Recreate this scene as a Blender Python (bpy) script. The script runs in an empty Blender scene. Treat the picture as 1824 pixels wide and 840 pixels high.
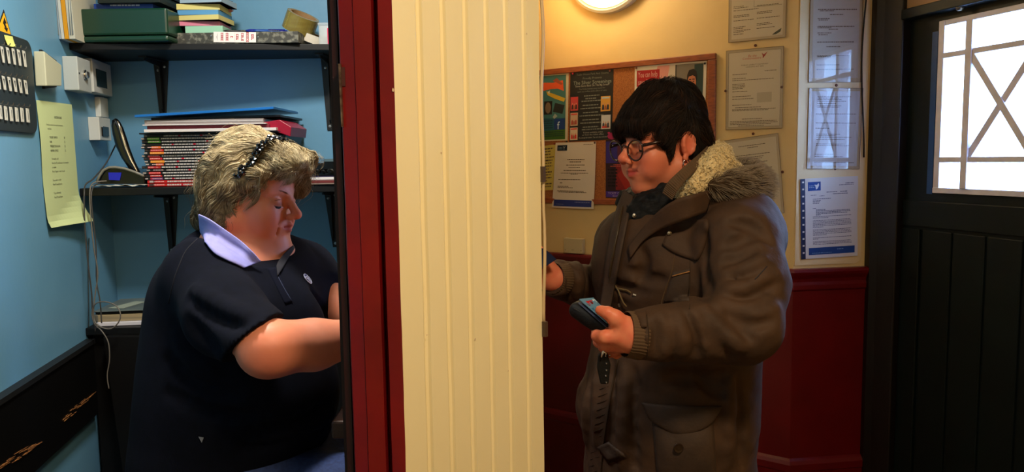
import bpy, bmesh, math, random
import numpy as np
from mathutils import Vector, Matrix, noise

# ------------------------------------------------------------------ camera
S = bpy.context.scene
CAM_H = 1.45
cam_d = bpy.data.cameras.new('camera'); cam = bpy.data.objects.new('camera', cam_d)
S.collection.objects.link(cam)
cam_d.sensor_width = 36.0; cam_d.lens = 27.0; cam_d.clip_start = 0.02
CAM_R = Matrix.Rotation(math.radians(90 - 5.7), 3, 'X') @ Matrix.Rotation(math.radians(-0.9), 3, 'Z')
cam.matrix_world = Matrix.Translation((0, 0, CAM_H)) @ CAM_R.to_4x4()
S.camera = cam
# ------------------------------------------------------------------ world and exposure
W = bpy.data.worlds.new('world'); S.world = W; W.use_nodes = True
W.node_tree.nodes['Background'].inputs[0].default_value = (0.45, 0.62, 1.0, 1)
W.node_tree.nodes['Background'].inputs[1].default_value = 0.6
S.view_settings.view_transform = 'Standard'; S.view_settings.look = 'None'
S.view_settings.gamma = 1.0; S.view_settings.use_curve_mapping = False
S.view_settings.exposure = 0.0
S.cycles.max_bounces = 8; S.cycles.diffuse_bounces = 3; S.cycles.glossy_bounces = 3; S.cycles.transparent_max_bounces = 8
S.cycles.sample_clamp_indirect = 4.0
# ------------------------------------------------------------------ area lights (the lamps they sit in are built below)
def area(name, loc, size, power, color, rot=(0, 0, 0), size_y=None):
    l = bpy.data.lights.new(name, 'AREA'); l.energy = power; l.color = color
    l.shape = 'RECTANGLE' if size_y else 'SQUARE'; l.size = size
    if size_y: l.size_y = size_y
    o = bpy.data.objects.new(name, l); o.location = loc; o.rotation_euler = rot
    S.collection.objects.link(o); return o
BOOTH_LAMP = (-0.52, 1.38, 2.36)
HALL_LAMP = (0.32, 0.16, 2.38)
area('booth_lamp_light', (BOOTH_LAMP[0], BOOTH_LAMP[1], BOOTH_LAMP[2] - .03), .20, 22, (1.0, .94, .84))
area('hall_lamp_light', (HALL_LAMP[0], HALL_LAMP[1], HALL_LAMP[2] - .03), .26, 27, (1.0, .77, .48))
# daylight outside the door window, shining in through its frosted panes
DOOR_U = Vector((.2726, -.962, 0)); DOOR_N = Vector((-.962, -.2726, 0))
_c = Vector((1.56, 2.32, 1.62)) - DOOR_N * .55
_l = area('daylight', _c, 1.3, 270, (.36, .56, 1.0), size_y=1.3)
_l.rotation_euler = DOOR_N.to_track_quat('-Z', 'Y').to_euler()

# ------------------------------------------------------------------ helpers
def px_ray(x, y):
    return CAM_R @ Vector(((x - 912) / 1368.0, -(y - 420) / 1368.0, -1.0))
def at_y(x, y, Y):
    d = px_ray(x, y); return Vector((0, 0, CAM_H)) + d * (Y / d.y)
def at_z(x, y, Z):
    d = px_ray(x, y); return Vector((0, 0, CAM_H)) + d * ((Z - CAM_H) / d.z)

def lin(c):
    c = c / 255.0
    return c / 12.92 if c <= .04045 else ((c + .055) / 1.055) ** 2.4
def rgb(c): return (lin(c[0]), lin(c[1]), lin(c[2]), 1)
MATS = {}
def mat(name, c, rough=.5, metal=0, c2=None, nscale=8, bump=0, bscale=60, spec=.5, detail=4, stretch=None, coat=0, bdist=.002, contrast=(.35, .65), sheen=0, sss=0):
    if name in MATS: return MATS[name]
    m = bpy.data.materials.new(name); m.use_nodes = True; nt = m.node_tree; N = nt.nodes; L = nt.links
    b = N['Principled BSDF']; b.inputs['Base Color'].default_value = rgb(c)
    b.inputs['Roughness'].default_value = rough; b.inputs['Metallic'].default_value = metal
    b.inputs['Specular IOR Level'].default_value = spec; b.inputs['Coat Weight'].default_value = coat
    if sheen: b.inputs['Sheen Weight'].default_value = sheen
    if sss:
        b.inputs['Subsurface Weight'].default_value = sss; b.inputs['Subsurface Radius'].default_value = (1, .35, .2); b.inputs['Subsurface Scale'].default_value = .006
    tc = N.new('ShaderNodeTexCoord'); mp = N.new('ShaderNodeMapping'); L.new(tc.outputs['Object'], mp.inputs[0])
    if stretch: mp.inputs['Scale'].default_value = stretch
    if c2:
        n = N.new('ShaderNodeTexNoise'); n.inputs['Scale'].default_value = nscale; n.inputs['Detail'].default_value = detail
        L.new(mp.outputs[0], n.inputs['Vector'])
        r = N.new('ShaderNodeValToRGB'); r.color_ramp.elements[0].color = rgb(c); r.color_ramp.elements[1].color = rgb(c2)
        r.color_ramp.elements[0].position = contrast[0]; r.color_ramp.elements[1].position = contrast[1]
        L.new(n.outputs[0], r.inputs[0]); L.new(r.outputs[0], b.inputs['Base Color'])
    if bump:
        n2 = N.new('ShaderNodeTexNoise'); n2.inputs['Scale'].default_value = bscale; n2.inputs['Detail'].default_value = 3
        L.new(mp.outputs[0], n2.inputs['Vector'])
        bp = N.new('ShaderNodeBump'); bp.inputs['Strength'].default_value = bump; bp.inputs['Distance'].default_value = bdist
        L.new(n2.outputs[0], bp.inputs['Height']); L.new(bp.outputs[0], b.inputs['Normal'])
    MATS[name] = m; return m
def flat(c, rough=.6, spec=.3): return mat('colour_%d_%d_%d_%d' % (c[0], c[1], c[2], int(rough * 100)), c, rough, spec=spec)
def emis(name, c, strength):
    if name in MATS: return MATS[name]
    m = bpy.data.materials.new(name); m.use_nodes = True; b = m.node_tree.nodes['Principled BSDF']
    b.inputs['Base Color'].default_value = rgb(c); b.inputs['Emission Color'].default_value = rgb(c); b.inputs['Emission Strength'].default_value = strength
    MATS[name] = m; return m
def vcol_mat(name, rough=.5, spec=.5, bump=0, bscale=200, bdist=.001, sss=0, sheen=0, voronoi=False, stretch=None, aniso=0):
    m = bpy.data.materials.new(name); m.use_nodes = True; nt = m.node_tree; N = nt.nodes; L = nt.links
    b = N['Principled BSDF']; a = N.new('ShaderNodeAttribute'); a.attribute_name = 'Col'
    L.new(a.outputs['Color'], b.inputs['Base Color'])
    b.inputs['Roughness'].default_value = rough; b.inputs['Specular IOR Level'].default_value = spec
    b.inputs['Sheen Weight'].default_value = sheen; b.inputs['Anisotropic'].default_value = aniso
    if sss:
        b.inputs['Subsurface Weight'].default_value = sss; b.inputs['Subsurface Radius'].default_value = (1, .3, .15); b.inputs['Subsurface Scale'].default_value = .008
    if bump:
        tc = N.new('ShaderNodeTexCoord'); mp = N.new('ShaderNodeMapping'); L.new(tc.outputs['Object'], mp.inputs[0])
        if stretch: mp.inputs['Scale'].default_value = stretch
        n2 = N.new('ShaderNodeTexVoronoi' if voronoi else 'ShaderNodeTexNoise'); n2.inputs['Scale'].default_value = bscale
        L.new(mp.outputs[0], n2.inputs['Vector'])
        bp = N.new('ShaderNodeBump'); bp.inputs['Strength'].default_value = bump; bp.inputs['Distance'].default_value = bdist
        L.new(n2.outputs[0], bp.inputs['Height']); L.new(bp.outputs[0], b.inputs['Normal'])
    MATS[name] = m; return m

C = S.collection
def thing(name, loc, label, cat, group=None):
    o = bpy.data.objects.new(name, None); o.empty_display_size = .05; C.objects.link(o); o.location = loc
    o['_o'] = list(loc); return tag(o, label, cat, group)
def tag(o, label=None, cat=None, group=None, kind=None):
    if label: o['label'] = label
    if cat: o['category'] = cat
    if group: o['group'] = group
    if kind: o['kind'] = kind
    return o
def mk(name, V, Fc, m, parent=None, smooth=False, label=None, cols=None, mats=None, midx=None, group=None, cat=None, kind=None):
    V = np.asarray([tuple(v) for v in V] if not isinstance(V, np.ndarray) else V, dtype=np.float64)
    if parent is not None and '_o' in parent: org = np.array(parent['_o'])
    else:
        lo, hi = V.min(0), V.max(0); org = np.array([(lo[0] + hi[0]) / 2, (lo[1] + hi[1]) / 2, lo[2]])
    me = bpy.data.meshes.new(name)
    me.from_pydata((V - org).tolist() if not isinstance(Fc, np.ndarray) else [], [], Fc if not isinstance(Fc, np.ndarray) else [])
    if isinstance(Fc, np.ndarray):
        nf, k = Fc.shape
        me.vertices.add(len(V)); me.vertices.foreach_set('co', (V - org).astype(np.float32).ravel())
        me.loops.add(nf * k); me.loops.foreach_set('vertex_index', Fc.astype(np.int32).ravel())
        me.polygons.add(nf); me.polygons.foreach_set('loop_start', np.arange(0, nf * k, k, dtype=np.int32))
        me.update(calc_edges=True)
    o = bpy.data.objects.new(name, me); C.objects.link(o)
    for mm in (mats or [m]): me.materials.append(mm)
    if midx is not None: me.polygons.foreach_set('material_index', np.asarray(midx, dtype=np.int32))
    if cols is not None:
        a = me.color_attributes.new('Col', 'FLOAT_COLOR', 'POINT')
        cc = np.ones((len(V), 4), np.float32); cc[:, :3] = cols; a.data.foreach_set('color', cc.ravel())
    if smooth: me.polygons.foreach_set('use_smooth', np.ones(len(me.polygons), bool))
    me.update()
    if parent is not None: o.parent = parent
    else: o.location = org
    o['_o'] = [float(x) for x in org]
    return tag(o, label, cat, group, kind)

class MB:                                   # collects simple solids into one mesh
    def __init__(s): s.v = []; s.f = []; s.mi = []; s.cur = 0
    def add(s, V, Fc):
        n = len(s.v); s.v += [tuple(v) for v in V]; s.f += [tuple(i + n for i in f) for f in Fc]; s.mi += [s.cur] * len(Fc)
    def hexa(s, p):                         # p: 4 bottom + 4 top (ccw)
        s.add(p, [(0, 3, 2, 1), (4, 5, 6, 7), (0, 1, 5, 4), (1, 2, 6, 5), (2, 3, 7, 6), (3, 0, 4, 7)])
    def box(s, lo, hi):
        x0, y0, z0 = lo; x1, y1, z1 = hi
        s.hexa([(x0, y0, z0), (x1, y0, z0), (x1, y1, z0), (x0, y1, z0), (x0, y0, z1), (x1, y0, z1), (x1, y1, z1), (x0, y1, z1)])
    def fbox(s, fr, u0, u1, n0, n1, z0, z1):
        s.hexa([fr.p(u0, n0, z0), fr.p(u1, n0, z0), fr.p(u1, n1, z0), fr.p(u0, n1, z0), fr.p(u0, n0, z1), fr.p(u1, n0, z1), fr.p(u1, n1, z1), fr.p(u0, n1, z1)])
    def prism(s, poly, d):                  # poly: 3D loop, d: extrusion vector
        n = len(poly); d = Vector(d); P = [Vector(q) for q in poly]
        s.add(P + [q + d for q in P], [tuple(range(n))[::-1], tuple(range(n, 2 * n))] + [(i, (i + 1) % n, n + (i + 1) % n, n + i) for i in range(n)])
    def tube(s, pts, r, k=8, caps=True):
        pts = [Vector(p) for p in pts]; n = len(pts); rs = r if isinstance(r, (list, tuple)) else [r] * n
        V = []; up = None
        for i, p in enumerate(pts):
            t = (pts[min(i + 1, n - 1)] - pts[max(i - 1, 0)]).normalized()
            if up is None: up = t.orthogonal().normalized()
            else:
                up = (up - t * up.dot(t)); up = up.normalized() if up.length > 1e-6 else t.orthogonal().normalized()
            w = t.cross(up)
            V += [p + (up * math.cos(2 * math.pi * j / k) + w * math.sin(2 * math.pi * j / k)) * rs[i] for j in range(k)]
        Fc = [(i * k + j, i * k + (j + 1) % k, (i + 1) * k + (j + 1) % k, (i + 1) * k + j) for i in range(n - 1) for j in range(k)]
        if caps: Fc += [tuple(range(k))[::-1], tuple(range((n - 1) * k, n * k))]
        s.add(V, Fc)
    def lathe(s, prof, M=Matrix(), k=24, closed=False):    # prof: (r, h) along local Z
        V = [M @ Vector((r * math.cos(2 * math.pi * j / k), r * math.sin(2 * math.pi * j / k), h)) for r, h in prof for j in range(k)]
        n = len(prof); m = n if closed else n - 1
        Fc = [(i * k + j, i * k + (j + 1) % k, ((i + 1) % n) * k + (j + 1) % k, ((i + 1) % n) * k + j) for i in range(m) for j in range(k)]
        if not closed: Fc += [tuple(range(k))[::-1], tuple(range((n - 1) * k, n * k))]
        s.add(V, Fc)
    def build(s, name, m, parent=None, bevel=0, **kw):
        mats = kw.pop('mats', None)
        o = mk(name, s.v, s.f, m, parent, mats=mats, midx=s.mi if mats else None, **kw)
        bm = bmesh.new(); bm.from_mesh(o.data)
        bmesh.ops.recalc_face_normals(bm, faces=bm.faces); bm.to_mesh(o.data); bm.free()
        if bevel:
            b = o.modifiers.new('bevel', 'BEVEL'); b.width = bevel; b.segments = 2; b.limit_method = 'ANGLE'; b.angle_limit = .6
        return o

class Frame:                                # a vertical wall plane: u along, n into the room, z up
    def __init__(s, A, B, flip=False):
        s.O = Vector((A[0], A[1], 0)); d = Vector((B[0] - A[0], B[1] - A[1], 0)); s.len = d.length; s.u = d.normalized()
        s.n = Vector((s.u.y, -s.u.x, 0)) * (-1 if flip else 1)
    def p(s, u, n, z): return s.O + s.u * u + s.n * n + Vector((0, 0, z))
    def px(s, x, y, off=0):                 # photograph point -> (u, z) on this wall
        d = px_ray(x, y); o = Vector((0, 0, CAM_H)) - s.O - s.n * off
        t = -o.dot(s.n) / d.dot(s.n); q = o + d * t
        return q.dot(s.u), q.z
class Sheet:                                # flat or curved sheet: p(s, t, off); s right, t down, both 0..1
    def __init__(s, fr, corners, off=.001, thick=.0006, curve=None):   # corners px: TL, TR, BR, BL
        s.fr = fr; s.q = [fr.px(x, y, off) for x, y in corners]; s.off = off; s.th = thick; s.curve = curve
        s.w = math.dist(s.q[0], s.q[1]); s.h = math.dist(s.q[0], s.q[3])
    def p(s, a, b, o=0):
        q = s.q; u = (q[0][0] * (1 - a) + q[1][0] * a) * (1 - b) + (q[3][0] * (1 - a) + q[2][0] * a) * b
        z = (q[0][1] * (1 - a) + q[1][1] * a) * (1 - b) + (q[3][1] * (1 - a) + q[2][1] * a) * b
        c = s.curve(a, b) if s.curve else 0
        return s.fr.p(u, s.off + s.th + o + c, z)
    def build(s, name, m, parent, n=1, k=1, **kw):
        V = []; Fc = []
        for side in (0, -s.th):
            for j in range(k + 1):
                for i in range(n + 1): V.append(s.p(i / n, j / k, side))
        h = (n + 1) * (k + 1); id_ = lambda i, j, t: t * h + j * (n + 1) + i
        for j in range(k):
            for i in range(n):
                Fc.append((id_(i, j, 0), id_(i, j + 1, 0), id_(i + 1, j + 1, 0), id_(i + 1, j, 0)))
                Fc.append((id_(i, j, 1), id_(i + 1, j, 1), id_(i + 1, j + 1, 1), id_(i, j + 1, 1)))
        for i in range(n):
            Fc.append((id_(i, 0, 0), id_(i + 1, 0, 0), id_(i + 1, 0, 1), id_(i, 0, 1))); Fc.append((id_(i, k, 0), id_(i, k, 1), id_(i + 1, k, 1), id_(i + 1, k, 0)))
        for j in range(k):
            Fc.append((id_(0, j, 0), id_(0, j, 1), id_(0, j + 1, 1), id_(0, j + 1, 0))); Fc.append((id_(n, j, 0), id_(n, j + 1, 0), id_(n, j + 1, 1), id_(n, j, 1)))
        return mk(name, V, Fc, m, parent, **kw)
    def rects(s, name, rs, m, parent, o=.0004, **kw):   # rs: (s0, s1, t0, t1)
        V = []; Fc = []
        for a0, a1, b0, b1 in rs:
            n = len(V); k = 4 if s.curve else 1
            for i in range(k + 1):
                a = a0 + (a1 - a0) * i / k; V += [s.p(a, b0, o), s.p(a, b1, o)]
            Fc += [(n + 2 * i, n + 2 * i + 1, n + 2 * i + 3, n + 2 * i + 2) for i in range(k)]
        return mk(name, V, Fc, m, parent, **kw)
    def poly(s, name, pts, m, parent, o=.0004, **kw):
        return mk(name, [s.p(a, b, o) for a, b in pts], [tuple(range(len(pts)))], m, parent, **kw)
    def greek(s, name, lines, m, parent, o=.0004, seed=1, word=.035):   # lines: (s0, s1, t, h) rows of unreadable small print
        rnd = random.Random(seed); rs = []
        for a0, a1, t, h in lines:
            a = a0
            while a < a1 - .008:
                w = word * rnd.uniform(.4, 1.6); e = min(a + w, a1); rs.append((a, e, t, t + h)); a = e + word * .22
        return s.rects(name, rs, m, parent, o, kind='stuff')
    def text(s, name, strg, a, b, hgt, m, parent, o=.0005, align='LEFT', width=None, shear=0):   # hgt in sheet fraction of height
        V, Fc, w = text_mesh(strg)
        k = hgt * s.h / s.w; tot = w * k
        if width: k *= width / tot; tot = width
        off = {'LEFT': 0, 'CENTER': -tot / 2, 'RIGHT': -tot}[align]
        P = [s.p(a + off + x * k + shear * y * k, b - y * hgt, o) for x, y in V]
        return mk(name, P, Fc, m, parent)
def text_mesh(strg, spacing=1.0):
    cu = bpy.data.curves.new('lettering', 'FONT'); cu.body = strg; cu.size = 1.0; cu.resolution_u = 2; cu.space_line = spacing
    ob = bpy.data.objects.new('lettering', cu); me = ob.to_mesh()
    V = [(v.co.x, v.co.y) for v in me.vertices]; Fc = [tuple(p.vertices) for p in me.polygons]
    ob.to_mesh_clear(); bpy.data.objects.remove(ob); bpy.data.curves.remove(cu)
    w = max([v[0] for v in V] or [0]); return V, Fc, w
# ================================================================== ROOM SHELL
M_blue = mat('blue_wall_paint', (104, 157, 193), .42, c2=(96, 149, 186), nscale=3, bump=.25, bscale=25, bdist=.003)
M_cream = mat('cream_wall_paint', (222, 190, 128), .5, c2=(214, 182, 120), nscale=4, bump=.3, bscale=18, bdist=.004)
M_red = mat('red_gloss_paint', (104, 8, 12), .28, c2=(92, 6, 10), nscale=6, bump=.2, bscale=30, bdist=.002)
M_redd = mat('red_frame_paint', (122, 9, 12), .33, c2=(104, 8, 11), nscale=10, bump=.3, bscale=40, bdist=.002)
M_black = mat('black_board', (7, 7, 8), .5, spec=.35, c2=(11, 11, 12), nscale=20)
M_blackg = mat('black_gloss', (10, 10, 11), .18)
M_white = mat('white_plastic', (196, 200, 196), .35)
M_green = mat('dark_green_gloss_paint', (3, 17, 16), .5, c2=(2, 13, 12), spec=.3, nscale=5, bump=.15, bscale=20)
M_brown = mat('dark_brown_frame_paint', (18, 8, 6), .4, c2=(10, 6, 5), nscale=14)
M_screw = mat('screw_metal', (180, 180, 178), .3, 1)
WL = Frame((-1.2247, 2.35), (-0.90, 0.573), flip=True)           # booth left wall, u towards the camera
assert WL.n.x > 0
BB = Frame((-1.2247, 2.35), (-.40, 2.35))                         # booth back wall
HW = Frame((0.139, 3.469), (1.037, 2.81))                         # hall wall, angled
HS = Frame((1.037, 2.81), (1.33, 2.852))                          # hall wall, short piece
DR = Frame((1.39, 2.80), (1.39 + .2726, 2.80 - .962))             # door plane
def wall(name, fr, u0, u1, z0, z1, m, th=.08):
    b = MB(); b.fbox(fr, u0, u1, -th, 0, z0, z1); return b.build(name, m, kind='structure')
CEIL = 2.42
wall('wall_left', WL, -.05, 3.4, 0, CEIL, M_blue)
wall('wall_back', BB, -.08, .87, 0, CEIL, M_blue)
b = MB(); b.box((-3, -1.3, -.1), (3.2, 3.9, 0)); b.build('floor', mat('floor_brown_carpet', (112, 88, 70), .9, c2=(90, 70, 56), nscale=90), kind='structure')
b = MB(); b.box((-3, -1.3, CEIL), (3.2, 3.9, CEIL + .1)); b.build('ceiling', mat('ceiling_dull_paint', (168, 158, 138), .7, c2=(160, 150, 130), nscale=6), kind='structure')  # unseen ceiling, toned down so it bounces less light into the booth
b = MB(); b.box((-3, -1.38, 0), (3.2, -1.3, CEIL)); b.build('wall_front', M_cream, kind='structure')

# partition between booth and hall: pilaster at its near end, hatch, then solid wall to the back
PA = Vector((-.148, 1.0, 0)); PB = Vector((.0475, 1.2, 0))
PF = Frame((PA.x, PA.y), (PB.x, PB.y))
b = MB()
b.prism([(-.375, 1.95, 0), (.066, 1.95, 0), (.125, 3.46, 0), (.125, 3.6, 0), (-.375, 3.6, 0)], (0, 0, CEIL))
b.build('wall_partition', M_cream, kind='structure')
b = MB(); b.box((-.07, 1.25, 0), (.02, 1.95, 1.0)); b.build('wall_under_hatch', M_redd, kind='structure')
b = MB(); b.box((-.26, 1.22, 1.82), (.02, 1.95, CEIL)); b.build('wall_over_hatch', M_cream, kind='structure')
b = MB(); b.box((-.30, 1.215, 1.0), (.03, 1.95, 1.03)); b.build('hatch_counter', mat('hatch_counter_wood', (70, 40, 24), .35, c2=(52, 28, 16), nscale=14, stretch=(1, 12, 1)), bevel=.004, label='brown wooden counter of the ticket hatch in the partition', cat='counter')
# pilaster core
b = MB(); zz = 0
b.prism([PF.p(0, -.012, 0), PF.p(PF.len, -.012, 0), (.03, 1.24, 0), (-.2, 1.24, 0), (-.2, 1.05, 0)], (0, 0, CEIL))
pil = b.build('wall_pilaster', M_cream, kind='structure')
# fluted cream panel: profile extruded vertically; flat lands with concave V flutes
M_flute = mat('cream_gloss_paint', (240, 228, 188), .32, c2=(236, 222, 178), nscale=7, bump=.5, bscale=22, bdist=.0016, stretch=(1, 1, .35))
prof = [(0, -.012), (0, 0)]
import bisect
g_px = [748, 790, 830, 867, 901, 934]                             # groove centres along the top of the photograph
gu = [PF.px(x, 120)[0] - .002 + (0.0016 if False else 0) for x in [x + 2 for x in g_px]]
gw = .0060
for g in gu:
    prof += [(g - gw, 0), (g - gw * .55, -.0022), (g - gw * .1, -.0058), (g + gw * .35, -.0066), (g + gw * .75, -.0045), (g + gw * .95, -.0008), (g + gw, 0)]
prof += [(PF.len - .002, 0), (PF.len, -.002), (PF.len, -.012)]
nz = 90; V = []; Fc = []
zs = np.linspace(0.0, CEIL, nz)
for k, z in enumerate(zs):
    for j, (u, n) in enumerate(prof):
        w = .0006 * noise.noise(Vector((u * 30, 3.1, z * 9))) if 2 <= j < len(prof) - 2 else 0
        e = .0012 * noise.noise(Vector((0.3, 7.7, z * 60))) if j < 2 else 0
        V.append(PF.p(u + w + e, n + w * .8, z))
m_ = len(prof)
Fc = [(k * m_ + j, k * m_ + j + 1, (k + 1) * m_ + j + 1, (k + 1) * m_ + j) for k in range(nz - 1) for j in range(m_ - 1)]
fl = mk('trim_1', V, Fc, M_flute, kind='structure', label='cream gloss fluted pilaster panel on the partition end')
bm = bmesh.new(); bm.from_mesh(fl.data); bmesh.ops.recalc_face_normals(bm, faces=bm.faces); bm.to_mesh(fl.data); bm.free()
# red moulded frame left of it (stepped profile, frontal)
def xprof(pts, name, m, nz=60, wob=.0006, seed=0, label=None, z0=0, z1=CEIL):
    V = []; m_ = len(pts); zs = np.linspace(z0, z1, nz)
    for z in zs:
        for j, (x, y) in enumerate(pts):
            w = wob * noise.noise(Vector((x * 50 + seed, y * 20, z * 14)))
            V.append((x + w, y + w, z))
    Fc = [(k * m_ + j, k * m_ + (j + 1) % m_, (k + 1) * m_ + (j + 1) % m_, (k + 1) * m_ + j) for k in range(nz - 1) for j in range(m_)]
    Fc += [tuple(range(m_)), tuple(range((nz - 1) * m_, nz * m_))]
    o = mk(name, V, Fc, m, kind='structure', label=label)
    bm = bmesh.new(); bm.from_mesh(o.data); bmesh.ops.recalc_face_normals(bm, faces=bm.faces); bm.to_mesh(o.data); bm.free(); return o
def X1(px, Y=1.0): return at_y(px, 420, Y).x
xprof([(X1(709) + .001, 1.004), (X1(709) + .001, .9985), (X1(686), .9990), (X1(685), 1.0005), (X1(684), 1.016), (X1(677), 1.020), (X1(675), 1.008), (X1(674), 1.0005),
       (X1(643), .9995), (X1(641), 1.0025), (X1(617), 1.0035), (X1(614.5), 1.007), (X1(614.5), 1.10), (X1(709), 1.10)],
      'trim_2', M_redd, label='red painted moulded door frame beside the fluted pilaster')
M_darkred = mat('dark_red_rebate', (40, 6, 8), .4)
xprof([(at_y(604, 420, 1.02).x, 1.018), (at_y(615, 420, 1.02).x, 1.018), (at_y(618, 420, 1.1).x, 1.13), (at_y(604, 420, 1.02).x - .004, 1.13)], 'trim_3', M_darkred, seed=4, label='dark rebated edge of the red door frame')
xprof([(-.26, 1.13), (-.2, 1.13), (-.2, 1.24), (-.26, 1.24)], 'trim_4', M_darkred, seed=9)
# latch keep let into the frame edge
lk = thing('latch_keep', at_y(612, 225, 1.0), 'worn steel latch keep let into the red door frame edge', 'latch')
FF = Frame((-1, 1.0), (1, 1.0))
def fpx(b, x0, y0, x1, y1, n0, n1, fr=FF):
    u0, z0 = fr.px(x0, y1); u1, z1 = fr.px(x1, y0); b.fbox(fr, u0, u1, n0, n1, z0, z1)
b = MB(); q = [FF.px(603.5, 114), FF.px(607.5, 114), FF.px(611.5, 226), FF.px(609, 226)]
b.prism([FF.p(u, -.012, z) for u, z in q], FF.n * .016); b.build('keep_plate', mat('worn_steel', (150, 130, 110), .4, .8, c2=(90, 60, 50), nscale=90), lk)
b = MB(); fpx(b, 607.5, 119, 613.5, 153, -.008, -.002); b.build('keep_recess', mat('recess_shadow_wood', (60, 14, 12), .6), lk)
# white plastic cable trunking on the right edge of the pilaster
tk = thing('cable_trunking', PF.p(PF.len, 0, .9), 'thin cream plastic cable strip down the right edge of the pilaster', 'cable')
pts = []
for y in range(-120, 598, 26):
    u, z = PF.px(963.2 + y * .009 + 1.4 * math.sin(y * .021) + (1.0 if y > 380 else 0), y); pts.append(PF.p(u, .0015 + .0015 * math.sin(y * .03), z))
b = MB(); b.tube(pts, .0026, 8); b.build('cable', mat('cream_cable', (205, 180, 140), .4), tk, smooth=True)
b = MB(); u, z = PF.px(964, 310); b.fbox(PF, u - .002, u + .004, 0, .006, z - .012, z + .012); b.build('cable_clip', mat('rusty_clip', (70, 52, 40), .6), tk)
b = MB(); u, z = PF.px(967.5, 585); b.fbox(PF, u - .003, u + .0035, 0, .007, z - .012, z + .012); b.build('cable_clip', MATS['rusty_clip'], tk)
# chips in the gloss paint of the pilaster
chips = thing('paint_chips', PF.p(.1, 0, 1.2), 'small chips and drips in the cream paint of the pilaster', 'paint chip')
rnd = random.Random(4); b = MB()
for x, y, r_ in [(786, 272, .0011), (846, 604, .0014), (700, 160, .0016), (760, 596, .0009), (905, 660, .0009), (938, 60, .0008)]:
    u, z = PF.px(x, y)
    poly = [PF.p(u + r_ * rnd.uniform(.6, 1.3) * math.cos(t), .0002, z + r_ * rnd.uniform(.8, 1.9) * math.sin(t)) for t in np.linspace(0, 2 * math.pi, 8)[:-1]]
    b.prism(poly, PF.n * .0004)
b.build('paint_chip', mat('bare_plaster', (205, 180, 150), .8), chips, kind='stuff')

# black rail low on the booth wall (chipped), blue wall above and below
rail = thing('rail', WL.p(.7, 0, .78), 'black painted wooden rail on the blue wall with raw wood showing through chips', 'rail')
b = MB(); b.fbox(WL, .285, 1.6, 0, .02, .768, .968)
b.build('board', mat('black_rail_paint', (5, 5, 6), .45, spec=.3), rail, bevel=.002)
b = MB(); b.fbox(WL, .285, 1.6, 0, .024, .966, .978); b.build('top_bead', mat('grey_bead', (15, 17, 20), .5), rail)
M_raw = mat('splintered_wood', (176, 118, 62), .7, c2=(70, 38, 18), nscale=120, stretch=(1, 1, 6))
rnd = random.Random(8)
for k, (p0, p1, n) in enumerate([((114, 748), (168, 700), 26), ((0, 832), (72, 788), 34)]):
    b = MB(); a = Vector(WL.px(*p0, .021)); c = Vector(WL.px(*p1, .021)); d = c - a
    for i in range(n):
        t = rnd.random(); q = a + d * t; wdt = math.sin(math.pi * min(t + .1, 1)) * .011; o_ = rnd.uniform(-1, .6) * wdt; ln = rnd.uniform(.006, .02)
        e = d.normalized(); nn = Vector((-e.y, e.x)); q = q + nn * o_
        w_ = rnd.uniform(.0006, .0016)
        P = [q - e * ln, q + nn * w_, q + e * ln * 1.3, q - nn * w_]
        b.prism([WL.p(v.x, .0202, v.y) for v in P], WL.n * rnd.uniform(.0006, .002))
    b.build('bare_wood_chip', M_raw, rail, kind='stuff', label='splintered patch of raw orange wood')

# ---------------- hall walls
wall('wall_right', HW, -.05, HW.len, 0, CEIL, M_cream)
b = MB(); b.prism([HS.p(0, 0, 0), HS.p(HS.len, 0, 0), HS.p(HS.len, -.1, 0), HS.p(-.02, -.1, 0)], (0, 0, CEIL)); b.build('wall_corner', M_cream, kind='structure')
# red boarded dado under the rail, on both stretches
DZ = 1.032
def dado_profile():
    return [(0, DZ - .10), (.010, DZ - .10), (.010, DZ - .085), (.016, DZ - .078), (.016, DZ - .062), (.013, DZ - .050), (.016, DZ - .038), (.026, DZ - .022), (.030, DZ - .012), (.028, DZ - .003), (.022, DZ), (0, DZ)]
def sweep(plan, prof, name, m, **kw):       # plan: list of (point, offset direction) ; prof: (n, z)
    V = [Vector((p.x, p.y, 0)) + d * n + Vector((0, 0, z)) for p, d in plan for n, z in prof]; k = len(prof); n_ = len(plan)
    Fc = [(i * k + j, i * k + (j + 1) % k, (i + 1) * k + (j + 1) % k, (i + 1) * k + j) for i in range(n_ - 1) for j in range(k)]
    Fc += [tuple(range(k)), tuple(range((n_ - 1) * k, n_ * k))]
    b = MB(); b.add(V, Fc); return b.build(name, m, **kw)
mit = (HW.n + HS.n).normalized(); mit = mit / mit.dot(HW.n)
plan = [(HW.p(0, 0, 0), HW.n), (HW.p(HW.len, 0, 0), mit), (HS.p(HS.len, 0, 0), HS.n)]
sweep(plan, dado_profile(), 'trim_5', M_red, kind='structure', label='glossy red dado rail along the cream wall')
sweep(plan, [(0, 0), (.008, 0), (.008, DZ - .098), (0, DZ - .098)], 'wainscot', M_red, kind='structure')
z9 = at_y(1470, 812, 2.82).z
sweep(plan, [(.006, 0), (.022, 0), (.022, z9 - .05), (.026, z9 - .045), (.026, z9 - .02), (.018, z9 - .008), (.010, z9), (.006, z9)], 'baseboard_right', M_red, kind='structure')
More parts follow.
